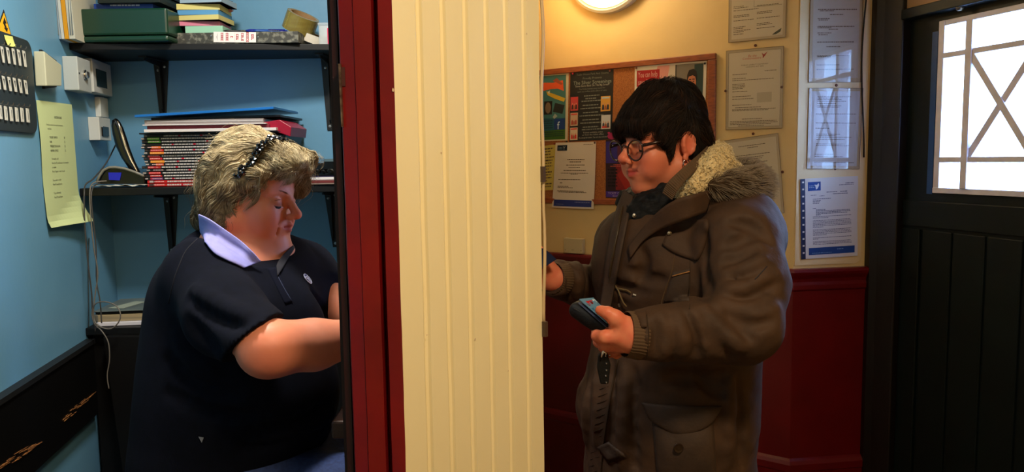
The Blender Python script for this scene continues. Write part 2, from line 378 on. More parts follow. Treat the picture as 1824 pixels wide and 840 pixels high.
# cream upper wall sheet on the short stretch (rounded corner board)
bd = MB(); r_ = .028; y0 = DZ + .012; uu0, uu1 = .004, HS.len - .03
pts = [(uu0, CEIL), (uu0, y0)] + [(uu1 - r_ + r_ * math.sin(t), y0 + r_ - r_ * math.cos(t)) for t in np.linspace(0, math.pi / 2, 8)] + [(uu1, CEIL)]
bd.prism([HS.p(u, 0, z) for u, z in pts], HS.n * .004)
bd.build('trim_6', mat('cream_wall_board', (226, 200, 150), .45, c2=(216, 188, 136), nscale=5), kind='structure', label='cream board with a rounded lower corner above the dado')

# ---------------- door, frame and window
b = MB(); b.prism([HS.p(HS.len - .012, .0, 0), HS.p(HS.len - .012, .03, 0), DR.p(-.01, .05, 0), DR.p(.06, .035, 0), DR.p(.06, -.06, 0), HS.p(HS.len + .02, -.1, 0)], (0, 0, CEIL))
b.build('door_frame', M_brown, bevel=.004, kind='structure')
WU0, WZ0 = DR.px(1666, 343); WU1 = WU0 + .50; WZ1 = DR.px(1688, 36)[1]
RAILZ = WZ1 + .006
# door slab around the window opening
b = MB()
for u0, u1, z0, z1 in [(.06, WU0, .02, CEIL - .36), (WU1, .92, .02, CEIL - .36), (WU0, WU1, .02, WZ0), (WU0, WU1, WZ1, CEIL - .36)]:
    b.fbox(DR, u0, u1, -.045, 0, z0, z1)
door = b.build('door_1', M_green, kind='structure')
# vertical boards of the lower door panels
for i in range(5):
    u0 = .15 + i * .13
    b = MB(); b.fbox(DR, u0, u0 + .122, 0, .006, .12, WZ0 - .13); b.build('board', M_green, door, bevel=.003)
for n_, (u0, u1, z0, z1) in enumerate([(.06, .92, WZ0 - .12, WZ0 - .03), (.06, .14, .12, WZ0 - .13), (.82, .92, .12, WZ0 - .13)]):
    b = MB(); b.fbox(DR, u0, u1, 0, .010, z0, z1); b.build('door_rail', M_green, door, bevel=.003)
# head jamb over the door, and the tan panel above it
b = MB(); b.fbox(DR, .06, 1.2, -.05, .045, RAILZ + .02, RAILZ + .055); b.build('door_head', M_green, kind='structure', bevel=.003)
b = MB(); b.fbox(DR, .05, 1.2, -.05, .02, RAILZ + .055, CEIL); b.build('wall_over_door', mat('tan_panel', (178, 138, 92), .5), kind='structure')
b = MB(); b.fbox(DR, .92, 1.3, -.08, .03, 0, CEIL); b.build('wall_beside_door', M_cream, kind='structure')
b = MB(); b.box((1.62, -1.3, 0), (1.7, 1.85, CEIL)); b.build('wall_hall_side', M_cream, kind='structure')
b = MB(); b.box((-1.0, -1.3, 0), (-.92, .60, CEIL)); b.build('wall_left_front', M_blue, kind='structure')
u, z = DR.px(1703, 9, .045); b = MB(); b.lathe([(.0, 0), (.012, 0), (.013, .004), (.008, .012), (.0, .013)], Matrix.Translation(DR.p(u, .03, RAILZ + .022)) @ Matrix.Rotation(math.pi, 4, 'X'), 16)
b.build('door_stop_stud', mat('dull_brass', (120, 110, 90), .4, .9), smooth=True, label='small round metal stud under the door head', cat='stud')
# blue edge strip left of the window
b = MB(); ua, za = DR.px(1660, 60); ub, zb = DR.px(1652, 342)
b.fbox(DR, WU0 - .034, WU0 - .010, 0, .004, WZ0 - .005, WZ1 - .03); b.build('edge_strip', mat('blue_edge_paint', (24, 70, 130), .35), door, label='blue painted strip beside the window')
# window lattice
M_sash = mat('white_sash_paint', (226, 220, 228), .45, c2=(210, 204, 214), nscale=24, bump=.3, bscale=60)
win = thing('window_1', DR.p(WU0 + .25, 0, WZ0), 'white lattice window with crossed diagonal bars in the green door', 'window'); win['kind'] = 'structure'
del win['category']
fw = .020
def bar(u0, z0, u1, z1, w, n0, n1, name='glazing_bar'):
    a = Vector((u0, z0)); c = Vector((u1, z1)); d = (c - a).normalized(); q = Vector((-d.y, d.x)) * w / 2
    b = MB(); b.prism([DR.p(v.x, n0, v.y) for v in (a + q, a - q, c - q, c + q)], DR.n * (n1 - n0)); return b.build(name, M_sash, win, bevel=.0015)
iu0, iu1, iz0, iz1 = WU0 + .024, WU1 - .024, WZ0 + .018, WZ1 - .018
bar(WU0 + .012, WZ0, WU0 + .012, WZ1, .024, -.045, .012, 'sash_stile'); bar(WU1 - .012, WZ0, WU1 - .012, WZ1, .024, -.045, .012, 'sash_stile')
bar(WU0, WZ0 + .009, WU1, WZ0 + .009, .018, -.045, .014, 'sash_rail'); bar(WU0, WZ1 - .009, WU1, WZ1 - .009, .018, -.045, .010, 'sash_rail')
mu0 = DR.px(1735, 90)[0] - 0.002; mu1 = WU0 + WU1 - mu0
mz1 = DR.px(1733, 92)[1]; mz0 = DR.px(1727, 284)[1]
for u in (mu0, mu1): bar(u, iz0, u, iz1, .025, -.024, .022)
for z in (mz0, mz1): bar(iu0, z, iu1, z, .018, -.024, .018)
bar(mu0, mz1, mu1, mz0, .023, -.024, .018); bar(mu0, mz0, mu1, mz1, .023, -.024, .014)
m = bpy.data.materials.new('frosted_glass'); m.use_nodes = True; N = m.node_tree.nodes; L = m.node_tree.links
N.clear(); out = N.new('ShaderNodeOutputMaterial'); mx = N.new('ShaderNodeMixShader'); tl = N.new('ShaderNodeBsdfTranslucent'); tp = N.new('ShaderNodeBsdfTransparent')
gl = N.new('ShaderNodeBsdfGlossy'); gl.inputs['Roughness'].default_value = .15; mx2 = N.new('ShaderNodeMixShader'); mx2.inputs[0].default_value = .02
tl.inputs[0].default_value = (.9, .97, 1, 1); tp.inputs[0].default_value = (.95, 1, 1, 1); mx.inputs[0].default_value = .4
nn = N.new('ShaderNodeTexNoise'); nn.inputs['Scale'].default_value = 90; bb = N.new('ShaderNodeBump'); bb.inputs['Strength'].default_value = .4; L.new(nn.outputs[0], bb.inputs['Height']); L.new(bb.outputs[0], tl.inputs['Normal'])
L.new(tp.outputs[0], mx.inputs[1]); L.new(tl.outputs[0], mx.inputs[2]); L.new(mx.outputs[0], mx2.inputs[1]); L.new(gl.outputs[0], mx2.inputs[2]); L.new(mx2.outputs[0], out.inputs[0])
us = [iu0, mu0, mu1, iu1]; zs_ = [iz0, mz0, mz1, iz1]
for i in range(3):
    for j in range(3):
        if (i, j) == (1, 1):
            cu, cz = (mu0 + mu1) / 2, (mz0 + mz1) / 2; cs = [(mu0, mz0), (mu1, mz0), (mu1, mz1), (mu0, mz1)]
            for k in range(4):
                b = MB(); b.prism([DR.p(u, -.022, z) for u, z in (cs[k], cs[(k + 1) % 4], (cu, cz))], DR.n * .001); b.build('pane', m, win)
        else:
            b = MB(); b.fbox(DR, us[i], us[i + 1], -.022, -.021, zs_[j], zs_[j + 1]); b.build('pane', m, win)

# ---------------- lamps
lp = thing('bulkhead_lamp', HW.p(0, 0, 0), 'round glowing white bulkhead lamp high on the cream wall', 'lamp')
u, z = HW.px(1077, -68, .05); Mx = Matrix.Translation(HW.p(u, 0, z)) @ HW.n.to_track_quat('Z', 'Y').to_matrix().to_4x4()
b = MB(); b.lathe([(0, 0), (.200, 0), (.200, .030), (.190, .036), (.183, .030), (0, .030)], Mx, 48); b.build('lamp_ring', mat('lamp_ring_paint', (205, 190, 160), .4), lp, smooth=False)
b = MB(); b.lathe([(.0, .030)] + [(.178 * math.cos(t), .030 + .055 * math.sin(t)) for t in np.linspace(0, math.pi / 2 - .02, 10)], Mx, 48)
b.build('lamp_glass', emis('lamp_glass_glow', (255, 236, 196), 4.2), lp, smooth=True)
pl = bpy.data.lights.new('bulkhead_light', 'POINT'); pl.energy = 7.5; pl.color = (1, .80, .50); pl.shadow_soft_size = .08
po = bpy.data.objects.new('bulkhead_light', pl); C.objects.link(po); po.location = HW.p(u, .17, z)
for nm, loc, lb in (('ceiling_lamp', BOOTH_LAMP, 'white square ceiling lamp over the booth'), ('ceiling_lamp', HALL_LAMP, 'white square ceiling lamp over the hall in front of the pilaster')):
    t = thing(nm, (loc[0], loc[1], loc[2] - .02), lb, 'lamp')
    b = MB(); b.box((loc[0] - .17, loc[1] - .17, loc[2] - .02), (loc[0] + .17, loc[1] + .17, CEIL)); b.build('lamp_body', M_white, t, bevel=.005)
# ================================================================== BOOTH
def FY(Y): return Frame((-1, Y), (1, Y))
def pbox(b, Y, x0, y0, x1, y1, depth, d0=0):        # box whose front face (plane Y) spans the photograph rectangle
    A = at_y(x0, y1, Y); B = at_y(x1, y0, Y)
    b.box((A.x, Y + d0, A.z), (B.x, Y + depth, B.z)); return A, B
SY = 2.10                                            # shelf front
Z1B, Z1 = 1.760, 1.778; Z2B, Z2 = 1.368, 1.389; Z3 = 1.008
def wall_x(Y): return -1.2247 + (2.35 - Y) * .1827
for nm, z0, z1, lb, yr_ in (('shelf', Z1B, Z1, 'upper black shelf carrying the green cash box and files', 2.20), ('shelf', Z2B, Z2, 'middle black shelf carrying the stack of magazines', 2.12)):
    b = MB(); b.hexa([(wall_x(SY), SY, z0), (-.385, yr_, z0), (-.385, 2.35, z0), (wall_x(2.35), 2.35, z0), (wall_x(SY), SY, z1), (-.385, yr_, z1), (-.385, 2.35, z1), (wall_x(2.35), 2.35, z1)])
    sh = thing('shelf', (-.8, 2.22, z0), lb, 'shelf', 'black wall shelves in the booth'); b.build('board', M_black, sh, bevel=.002)
M_brk = mat('bracket_black_steel', (8, 8, 9), .45, 0)
for i, (xt, xb, yt, yb, zt, lb) in enumerate([(286, 290, 110, 212, Z1B, 'black steel bracket under the upper shelf, left one'), (585, 588, 110, 232, Z1B, 'black steel bracket under the upper shelf beside the red frame'),
        (303, 306, 347, 452, Z2B, 'black steel bracket under the middle shelf, left one'), (590, 598, 345, 440, Z2B, 'black steel bracket under the middle shelf beside the red frame')]):
    T = at_y(xt, yt, 2.345); B_ = at_y(xb, yb, 2.345); t = thing('shelf_bracket', (T.x, 2.345, B_.z), lb, 'bracket', 'steel shelf brackets')
    b = MB(); b.prism([(T.x - .023, 2.35, zt), (T.x + .023, 2.35, zt), (B_.x + .009, 2.35, B_.z), (B_.x - .009, 2.35, B_.z)], (0, -.004, 0)); b.build('wall_leg', M_brk, t, bevel=.001)
    b = MB(); b.prism([(T.x - .018, 2.35, zt), (T.x - .012, 2.23, zt), (T.x + .012, 2.23, zt), (T.x + .018, 2.35, zt)], (0, 0, -.005)); b.build('shelf_arm', M_brk, t)
    b = MB(); b.prism([(T.x - .002, 2.345, zt - .005), (T.x - .002, 2.24, zt - .005), (T.x - .002, 2.24, zt - .012), (T.x - .002, 2.33, zt - .018), (T.x - .002, 2.336, B_.z + .03), (T.x - .002, 2.345, B_.z + .02)], (.004, 0, 0)); b.build('web', M_brk, t)
    for dx, dz in ((-.010, -.028), (.010, -.018)):
        b = MB(); b.lathe([(0, 0), (.0042, 0), (.0036, .0018), (.0016, .0022), (0, .0012)], Matrix.Translation((T.x + dx, 2.346, zt + dz)) @ Matrix.Rotation(math.pi / 2, 4, 'X'), 12); b.build('screw', M_screw, t)
    b = MB(); b.lathe([(0, 0), (.0045, 0), (.004, .0018), (0, .0022)], Matrix.Translation((B_.x, 2.346, B_.z + .012)) @ Matrix.Rotation(math.pi / 2, 4, 'X'), 12); b.build('screw', M_screw, t)
# black cabinet under the lowest books
cab = thing('cabinet', (-.8, 2.2, 0), 'black cabinet with books on top in the booth corner', 'cabinet')
b = MB(); b.hexa([(wall_x(2.09) + .012, 2.09, 0), (-.385, 2.09, 0), (-.385, 2.349, 0), (wall_x(2.349) + .012, 2.349, 0), (wall_x(2.09) + .012, 2.09, Z3 - .02), (-.385, 2.09, Z3 - .02), (-.385, 2.349, Z3 - .02), (wall_x(2.349) + .012, 2.349, Z3 - .02)])
b.build('body', mat('black_cabinet', (6, 6, 7), .6, spec=.25, c2=(10, 9, 9), nscale=10), cab)
b = MB(); b.hexa([(wall_x(2.07) + .001, 2.07, Z3 - .02), (-.385, 2.07, Z3 - .02), (-.385, 2.349, Z3 - .02), (wall_x(2.349) + .012, 2.349, Z3 - .02), (wall_x(2.07) + .001, 2.07, Z3), (-.385, 2.07, Z3), (-.385, 2.349, Z3), (wall_x(2.349) + .012, 2.349, Z3)])
b.build('top', M_black, cab, bevel=.002)
b = MB(); b.prism([at_y(184, 600, 2.04), at_y(300, 600, 2.04), at_y(300, 860, 2.04), at_y(222, 860, 2.04)], (0, .03, 0)); b.build('front_panel', MATS['black_cabinet'], cab)

# ---- key rack
kr = thing('key_rack', WL.p(.9, 0, 1.53), 'dark grey key rack with rows of white numbered tags on the blue wall', 'key rack')
ur, zt = WL.px(48, 100); _, zb = WL.px(60, 238); uR = WL.px(59, 200)[0]; z0 = zb; z1 = zt + .035
r_ = .028; uL = uR + .34
P = []
for cx_, cz_, a0 in ((uR + r_, z0 + r_, math.pi), (uL - r_, z0 + r_, 1.5 * math.pi), (uL - r_, z1 - r_, 0), (uR + r_, z1 - r_, .5 * math.pi)):
    for k in range(7): t = a0 + k * math.pi / 12; P.append((cx_ + r_ * math.cos(t), cz_ + r_ * math.sin(t)))
b = MB(); b.prism([WL.p(u, 0, z) for u, z in P], WL.n * .008); b.build('board', mat('key_rack_board', (36, 46, 50), .5), kr, bevel=.0015)
M_tag = mat('white_tag', (196, 198, 190), .5); M_slot = mat('dark_slot', (30, 34, 36), .6)
rows = [([5, 15, 25, 34.5, 44], [97, 98.5, 100.5, 102.5, 104.5], 30, True), ([-2, 7.5, 17.5, 27, 36.5, 46.5], [146, 147.5, 149.5, 151, 153, 155], 26, True), ([-6, 2, 11.5, 21, 31, 40.5, 50.5], [198, 199.5, 201.5, 203, 204, 204.5, 205.5], 26, False)]
for xs_, ys_, h_, keyed in rows:
    for k, (x, y) in enumerate(zip(xs_, ys_)):
        u0, za = WL.px(x - 3.6, y - h_ / 2, .012); u1, zb_ = WL.px(x + 3.2, y + h_ / 2, .012)
        b = MB(); tl_ = .003 if keyed else 0
        b.prism([WL.p(u0, .010, za), WL.p(u1, .010, za), WL.p(u1 - tl_, .010, zb_), WL.p(u0 - tl_ * 2, .010, zb_)], WL.n * .002); tg = b.build('key_tag', M_tag, kr, bevel=.0005)
        b = MB(); um = (u0 + u1) / 2; b.tube([WL.p(um, .006, za + .003), WL.p(um, .016, za + .004), WL.p(um, .018, za + .009)], .0011, 6); b.build('hook', M_screw, kr)
        b = MB()
        if keyed: b.prism([WL.p(um + .0025, .012, za - .006), WL.p(um - .0025, .012, za - .006), WL.p(um - .001, .012, za - .020)], WL.n * .0004)
        else: b.prism([WL.p(um + .0006, .012, za - .006), WL.p(um - .0006, .012, za - .006), WL.p(um - .0006, .012, zb_ + .006), WL.p(um + .0006, .012, zb_ + .006)], WL.n * .0003)
        b.build('tag_slot', M_slot, tg)
# sticky note between sign and rack
nt_ = Sheet(WL, [(7, 62), (22, 65), (25, 84), (11, 82)], .009, curve=lambda a, b: .004 * b * b); o = nt_.build('sticky_note', mat('lime_note', (206, 214, 120), .7), None, 3, 3, label='small yellow green sticky note above the key rack', cat='note')
# warning sign
ws = thing('warning_sign', WL.p(.98, 0, 1.75), 'yellow triangular electric shock warning sign above the key rack', 'sign')
tri = lambda pts: [WL.px(*p) for p in pts]
def tri_mesh(pts, off, th, name, m):
    b = MB(); b.prism([WL.p(u, off, z) for u, z in tri(pts)], WL.n * th); b.build(name, m, ws)
tri_mesh([(6, 17), (20, 64), (-8, 58)], 0, .001, 'sign_border', mat('sign_black', (16, 14, 10), .5))
tri_mesh([(6, 23), (18, 61), (-6, 56)], .001, .0005, 'sign_face', mat('sign_yellow', (232, 172, 24), .5))
tri_mesh([(6, 31), (10.5, 42), (7.6, 41.5), (11, 51), (12.6, 49.5), (11, 57), (5.6, 49), (8, 49.6), (4, 41)], .0015, .0004, 'lightning_bolt', MATS['sign_black'])

# ---- pale green extension list, curling off the wall
nt = Sheet(WL, [(64, 178), (127, 186), (143, 394), (83, 406)], .0015, .0005,
           curve=lambda a, b: .0006 + .004 * math.sin(b * 5) ** 2 * (1 - a) * .6 + .034 * max(0, (b - .74) / .26 + (a - 1) * 1.0) ** 1.5 + .008 * max(0, b - .94) / .06 * (1 - a))
noti = thing('notice', nt.p(.5, 1), 'pale green typed telephone extension list curling off the blue wall', 'notice')
nt.build('paper', mat('pale_green_paper', (196, 214, 160), .7), noti, 14, 22, smooth=False)
M_ink = mat('black_ink', (34, 36, 34), .8); M_inkb = mat('brown_ink', (84, 66, 46), .8)
for s_, a, b_, h in [('EXTENSIONS', .54, .130, .026), ("Should you need the lines and the extensions", .19, .190, .0185), ('are below:', .21, .222, .0185),
        ('TICKET OFFICE', .24, .292, .024), ('BAR', .24, .328, .024), ('PROJECTOR ROOM', .24, .363, .024), ('ADMIN OFFICE', .24, .398, .024),
        ('50', .66, .292, .024), ('51', .66, .328, .024), ('55', .66, .363, .024), ('52', .66, .398, .024),
        ('To transfer a call:', .26, .462, .020), ("Press the 'R' (recall) button + the extension", .26, .496, .020), ('or number.', .26, .530, .020), ("Press 'R' again to return the call.", .26, .564, .020),
        ('To put caller on hold:', .25, .634, .020), ("Press 'R' (recall) button.", .25, .668, .020), ('To get caller back:', .25, .738, .020), ("Press 'R' (recall) again.", .25, .772, .020)]:
    nt.text('printed_line', s_, a, b_, h, M_ink, noti, align='CENTER' if a == .54 else 'LEFT', o=.0006)

# ---- beige holder, key switch box, timer, conduit, socket
bh = thing('door_chime', WL.p(.5, 0, 1.67), 'cream wedge shaped chime box on the blue wall between the rack and switch box', 'chime')
pts = [WL.px(x, y, .03) for x, y in ((79, 91), (110, 116), (110, 153), (83, 153))]
b = MB(); b.prism([WL.p(u, .006, z) for u, z in pts], WL.n * .024); b.build('cover', mat('cream_plastic', (186, 190, 166), .45), bh, bevel=.002)
b = MB(); pts = [WL.px(x, y, .006) for x, y in ((74, 88), (101, 108), (101, 155), (80, 158))]; b.prism([WL.p(u, 0, z) for u, z in pts], WL.n * .006); b.build('backplate', M_slot, bh)
ks = thing('key_switch_box', WL.p(.36, 0, 1.65), 'grey electrical box with a round key switch on the blue wall', 'switch box')
u0, zt = WL.px(137, 100, .037); u1, zb = WL.px(164, 166, .037)
b = MB(); b.fbox(WL, u0, u1, 0, .037, zb, zt); b.build('body', mat('grey_enclosure', (176, 184, 182), .4), ks, bevel=.002)
um, zm = WL.px(150, 133, .037); Mk = Matrix.Translation(WL.p(um, .037, zm)) @ WL.n.to_track_quat('Z', 'Y').to_matrix().to_4x4()
b = MB(); b.lathe([(0, 0), (.013, 0), (.013, .004), (.009, .005), (.009, .010), (.007, .011), (0, .008)], Mk, 20); b.build('key_switch', mat('chrome', (200, 200, 200), .15, 1), ks, smooth=False)
b = MB(); b.fbox(WL, um - .0012, um + .0012, .045, .050, zm - .006, zm + .006); b.build('key_slot', M_slot, ks)
b = MB(); b.lathe([(0, 0), (.003, 0), (.0025, .001), (0, .001)], Matrix.Translation(WL.p(u0 - .008, .037, zm)) @ WL.n.to_track_quat('Z', 'Y').to_matrix().to_4x4(), 10); b.build('screw', M_slot, ks)
tm = thing('thermostat', WL.p(.2, 0, 1.65), 'white thermostat with a dark square display beside the key switch box', 'thermostat')
u2, _ = WL.px(165, 120, .032); u3, zt3 = WL.px(197, 116, .032); zb3 = WL.px(197, 171, .032)[1]
b = MB(); b.fbox(WL, u2, u3, 0, .032, zb3, zt3); b.build('body', M_white, tm, bevel=.002)
ua, za = WL.px(171, 122, .033); ub, zb_ = WL.px(191, 158, .033)
b = MB(); b.fbox(WL, ua, ub, .032, .0335, zb_, za); b.build('display', mat('display_glass', (16, 36, 40), .15), tm)
cd = thing('conduit', WL.p(.1, 0, 1.58), 'short white trunking running down from the thermostat', 'trunking')
ua, za = WL.px(178, 172, .015); ub, zb_ = WL.px(194, 210, .015)
b = MB(); b.fbox(WL, ua, ub, 0, .015, zb_, za); b.build('trunking', M_white, cd, bevel=.001)
sk = thing('socket', WL.p(.1, 0, 1.5), 'white wall socket below the short trunking in the booth corner', 'socket')
ua, za = WL.px(176, 208, .03); ub, zb_ = WL.px(199, 251, .03)
b = MB(); b.fbox(WL, ua, ub, 0, .03, zb_, za); b.build('body', M_white, sk, bevel=.002)
b = MB(); b.fbox(WL, ua - .012, ub + .03, .03, .034, zb_ + .012, zb_ + .04); b.build('plug', M_blackg, sk, bevel=.002)

# ---- upright booklets at the left end of the upper shelf
bk_cols = [((150, 168, 182), 'grey blue booklet standing first against the blue wall'), ((196, 200, 196), 'thin white booklet second from the blue wall'), ((214, 150, 30), 'orange yellow booklet standing between white booklets'), ((196, 196, 180), 'cream booklet beside the orange yellow one'), ((110, 150, 112), 'pale green booklet at the back of the upright row')]
xx = [(97, 108.5), (109, 114.5), (115, 122.5), (123, 134), (134.5, 146)]
for i, ((x0, x1), (c_, lb)) in enumerate(zip(xx, bk_cols)):
    Y = 2.035 if i < 4 else 2.25; yb = [70, 71, 77, 76, 60][i]
    A = at_y(x0, 60, Y); B_ = at_y(x1, 60, Y); base = Z1 + .001
    t = thing('booklet', (A.x, 2.15, base), lb, 'booklet', 'booklets standing on the upper shelf')
    zb_ = at_y(x0, yb, Y).z; V = []; Fc = []; n = 10; yb_ = 2.22 if i < 4 else 2.33
    zb_ = max(zb_, Z1 + .0005)
    for k in range(n + 1):
        z = zb_ + (2.10 - zb_) * k / n; bow = -.010 * math.sin(math.pi * k / n * .8)
        for x, y in ((A.x, Y), (B_.x - .0006, Y), (B_.x - .0006, yb_), (A.x, yb_)): V.append((max(x - (y - Y) * .19 + bow * .3, wall_x(y) + .0008), y + bow * .5 if y == Y else y, z))
    Fc = [(k * 4 + j, k * 4 + (j + 1) % 4, (k + 1) * 4 + (j + 1) % 4, (k + 1) * 4 + j) for k in range(n) for j in range(4)] + [(3, 2, 1, 0), tuple(range(n * 4, n * 4 + 4))]
    b = MB(); b.add(V, Fc); b.build('cover', flat(c_, .5), t)
    if i in (0, 3):
        b = MB(); w_ = (B_.x - A.x)
        for q in (.35, .7):
            x = A.x + w_ * q; b.box((x - .0006, Y - .004, zb_ + .01), (x + .0006, Y + .002, 2.05))
        b.build('page_gap', flat((110, 120, 124), .8), t)
# ---- green cash box
cb = thing('cash_box', (-1.05, 2.15, Z1), 'dark green metal cash box on the upper shelf', 'cash box')
M_gbox = mat('green_enamel', (9, 50, 33), .32, spec=.6)
b = MB(); A = at_y(143, 76, 2.10); B_ = at_y(299, 62, 2.10); ztop = at_y(220, 14.5, 2.10).z
b.box((A.x, 2.10, Z1 + .001), (B_.x, 2.33, B_.z)); b.build('base', M_gbox, cb, bevel=.006)
b = MB(); b.box((A.x - .001, 2.098, B_.z + .001), (B_.x + .001, 2.332, ztop)); b.build('lid', M_gbox, cb, bevel=.006)
db = thing('black_case', (-1.13, 2.2, Z1), 'narrow black case between the booklets and the cash box', 'case'); b = MB(); C_ = at_y(129.5, 22, 2.235); b.box((C_.x, 2.235, Z1 + .001), (A.x - .004, 2.33, C_.z)); b.build('body', M_black, db, bevel=.002)
bb_ = thing('book', (-1.0, 2.2, ztop), 'blue book lying on the green cash box', 'book'); b = MB(); A2 = at_y(167, 13, 2.13); B2 = at_y(272, 6.5, 2.13); b.box((A2.x, 2.13, ztop + .001), (B2.x, 2.28, B2.z + .002)); o = b.build('cover', flat((28, 60, 140), .4), bb_, bevel=.001)
f_ = FY(2.1295); sh_ = Sheet(f_, [(167, 7), (272, 6), (272, 13), (167, 13)], 0, .0001); sh_.greek('spine_print', [(.28, .78, .25, .4)], flat((190, 200, 220)), bb_, word=.05)
ob = thing('folder_pile', (-1.0, 2.2, 1.895), 'dark folders lying on the blue book, cut by the top of the view', 'folders')
zz = at_y(200, 6, 2.1).z + .003; rnd = random.Random(3)
for k in range(4):
    b = MB(); b.box((-1.09 + rnd.uniform(-.02, .02), 2.11 + rnd.uniform(-.01, .01), zz), (-.925 + rnd.uniform(-.02, .01), 2.29, zz + .012)); zz += .013; b.build('folder', flat([(26, 34, 30), (30, 44, 36), (24, 24, 28), (40, 46, 44)][k], .5), ob, bevel=.001)
# ---- speckled box file with a label
bf = thing('box_file', (-.72, 2.2, Z1), 'grey speckled box file lying flat with a white label in red writing', 'box file')
m = mat('speckled_card', (56, 56, 50), .6, c2=(118, 118, 106), nscale=80, detail=8, contrast=(.48, .62)); A = at_y(302, 83, 2.16); B_ = at_y(531, 56, 2.16); ZF = B_.z + .001
b = MB(); b.box((A.x, 2.16, Z1 + .001), (B_.x, 2.345, ZF)); b.build('case', m, bf, bevel=.0015)
lbS = Sheet(FY(2.1595), [(380.5, 56.5), (456, 57.5), (456, 75.5), (380.5, 75)], .0003, .0004); lbS.build('spine_label', flat((232, 228, 226), .6), bf)
M_rp = flat((206, 30, 66), .7)
rnd = random.Random(12)
for k, (s_, n_) in enumerate([(.20, 4), (.32, 4), (.43, 1), (.56, 3), (.68, 4), (.80, 5), (.92, 3)]):
    rs = []
    t0 = .5 - n_ * .1
    for q in range(n_):
        t_ = t0 + q * .2; rs += [(s_ - .028, s_ + .028, t_, t_ + .05), (s_ - .028, s_ - .012, t_, t_ + .16)]
        if rnd.random() < .7: rs.append((s_ + .012, s_ + .028, t_, t_ + .16))
        if rnd.random() < .6: rs.append((s_ - .028, s_ + .028, t_ + .09, t_ + .13))
    lbS.rects('red_lettering', rs, M_rp, bf)
lbS.rects('label_rule', [(.50, .505, .1, .9)], flat((190, 160, 170)), bf)
lbS.poly('pencil_arc', [(.10, .1), (.07, .5), (.10, .9), (.085, .5)], flat((120, 120, 120)), bf)
for x, y in ((376.5, 64), (460, 66)):
    q = at_y(x, y, 2.16); b = MB(); b.lathe([(0, 0), (.0028, 0), (.002, .0015), (0, .0018)], Matrix.Translation((q.x, 2.16, q.z)) @ Matrix.Rotation(math.pi / 2, 4, 'X'), 10); b.build('rivet', M_screw, bf)
# ---- pads of coloured note paper
pads = [((150, 200, 176), 38, 51, 330, 396, 'pale green note pad at the bottom of the pad stack'), ((206, 124, 150), 28.5, 37.5, 313, 388, 'pink note pad above the pale green one'), ((206, 196, 126), 18.5, 28, 316, 391, 'yellow note pad between pink and blue pads'),
        ((88, 150, 200), 8.5, 18, 316, 388, 'blue note pad between two yellow pads'), ((212, 202, 128), -3, 8, 314, 388, 'yellow note pad above the blue one'), ((150, 176, 196), -14, -3.4, 320, 396, 'grey blue note pad near the top of the pad stack')]
zc = ZF + .001
for k, (c_, y0, y1, x0, x1, lb) in enumerate(pads):
    A = at_y(x0, y1, 2.175); B_ = at_y(x1, y0, 2.175); hh = (y1 - y0) / 1368 * 2.175 * .94
    t = thing('note_pad', (A.x, 2.1, zc), lb, 'note pad', 'stack of coloured note pads on the box file')
    b = MB(); s = .012 * math.sin(k * 2.1); b.hexa([(A.x, 2.175, zc), (B_.x, 2.175 + s, zc), (B_.x - s * .5, 2.28 + s, zc), (A.x - s * .5, 2.28, zc), (A.x, 2.175, zc + hh), (B_.x, 2.175 + s, zc + hh), (B_.x - s * .5, 2.28 + s, zc + hh), (A.x - s * .5, 2.28, zc + hh)])
    b.build('paper_block', flat(c_, .75), t)
    b = MB(); b.hexa([(A.x - .0004, 2.1746, zc), (B_.x + .0004, 2.1746 + s, zc), (B_.x + .0004 - s * .5, 2.2804 + s, zc), (A.x - .0004 - s * .5, 2.2804, zc)] + [(v[0], v[1], zc + .0011) for v in [(A.x - .0004, 2.1746), (B_.x + .0004, 2.1746 + s), (B_.x + .0004 - s * .5, 2.2804 + s), (A.x - .0004 - s * .5, 2.2804)]])
    b.build('backing_card', flat((58, 56, 54), .8), t); zc += hh + .0006
# loose dog-eared pads jutting out at the right
for k, (c_, p, lb) in enumerate([((58, 80, 108), [(398, -3), (414, 2), (404, 5), (392, 0)], 'small dark blue slip jutting from the pad stack'), ((214, 150, 168), [(396, 10), (416, 19), (409, 22), (396, 14)], 'small pink slip jutting from the pad stack')]):
    b = MB(); b.prism([at_y(x, y, 2.265) for x, y in p], (0, .004, 0)); b.build('paper_slip', flat(c_, .7), None, label=lb, cat='paper slip')
# ---- pens on the box file
def pen(name, p0, p1, Y, r, m, lb, m2):
    A = at_y(*p0, Y); B_ = at_y(*p1, Y + .03); zc_ = ZF + r + .0015; A.z = B_.z = zc_; d = (B_ - A)
    t = thing(name, (A + B_) / 2 - Vector((0, 0, r)), lb, 'pen', 'pens on the box file')
    b = MB(); b.tube([A, A + d * .06, A + d * .12, A + d * .9, B_], [r * .3, r * .7, r, r, r * .8], 10); b.build('barrel', m, t, smooth=True)
    b = MB(); b.tube([A + d * .55 + Vector((0, -r * .8, r * .8)), A + d * .95 + Vector((0, -r * .8, r * .9))], r * .3, 6); b.build('clip', m2, t)
pen('pen', (437, 50), (512, 52), 2.18, .0052, flat((20, 30, 130), .25), 'fat dark blue pen with white print beside the tape', flat((20, 30, 130), .25))
pen('pen', (398, 52), (455, 52), 2.17, .0038, flat((14, 14, 18), .3), 'black pen lying on the box file by the note pads', M_screw)
pen('pen', (492, 53), (546, 52), 2.205, .0040, flat((18, 18, 20), .3), 'black pen lying against the brown parcel tape', M_screw)
pen('pen', (452, 54), (500, 54), 2.167, .0032, flat((24, 74, 150), .3), 'thin light blue pen lying in front of the fat one', M_screw)
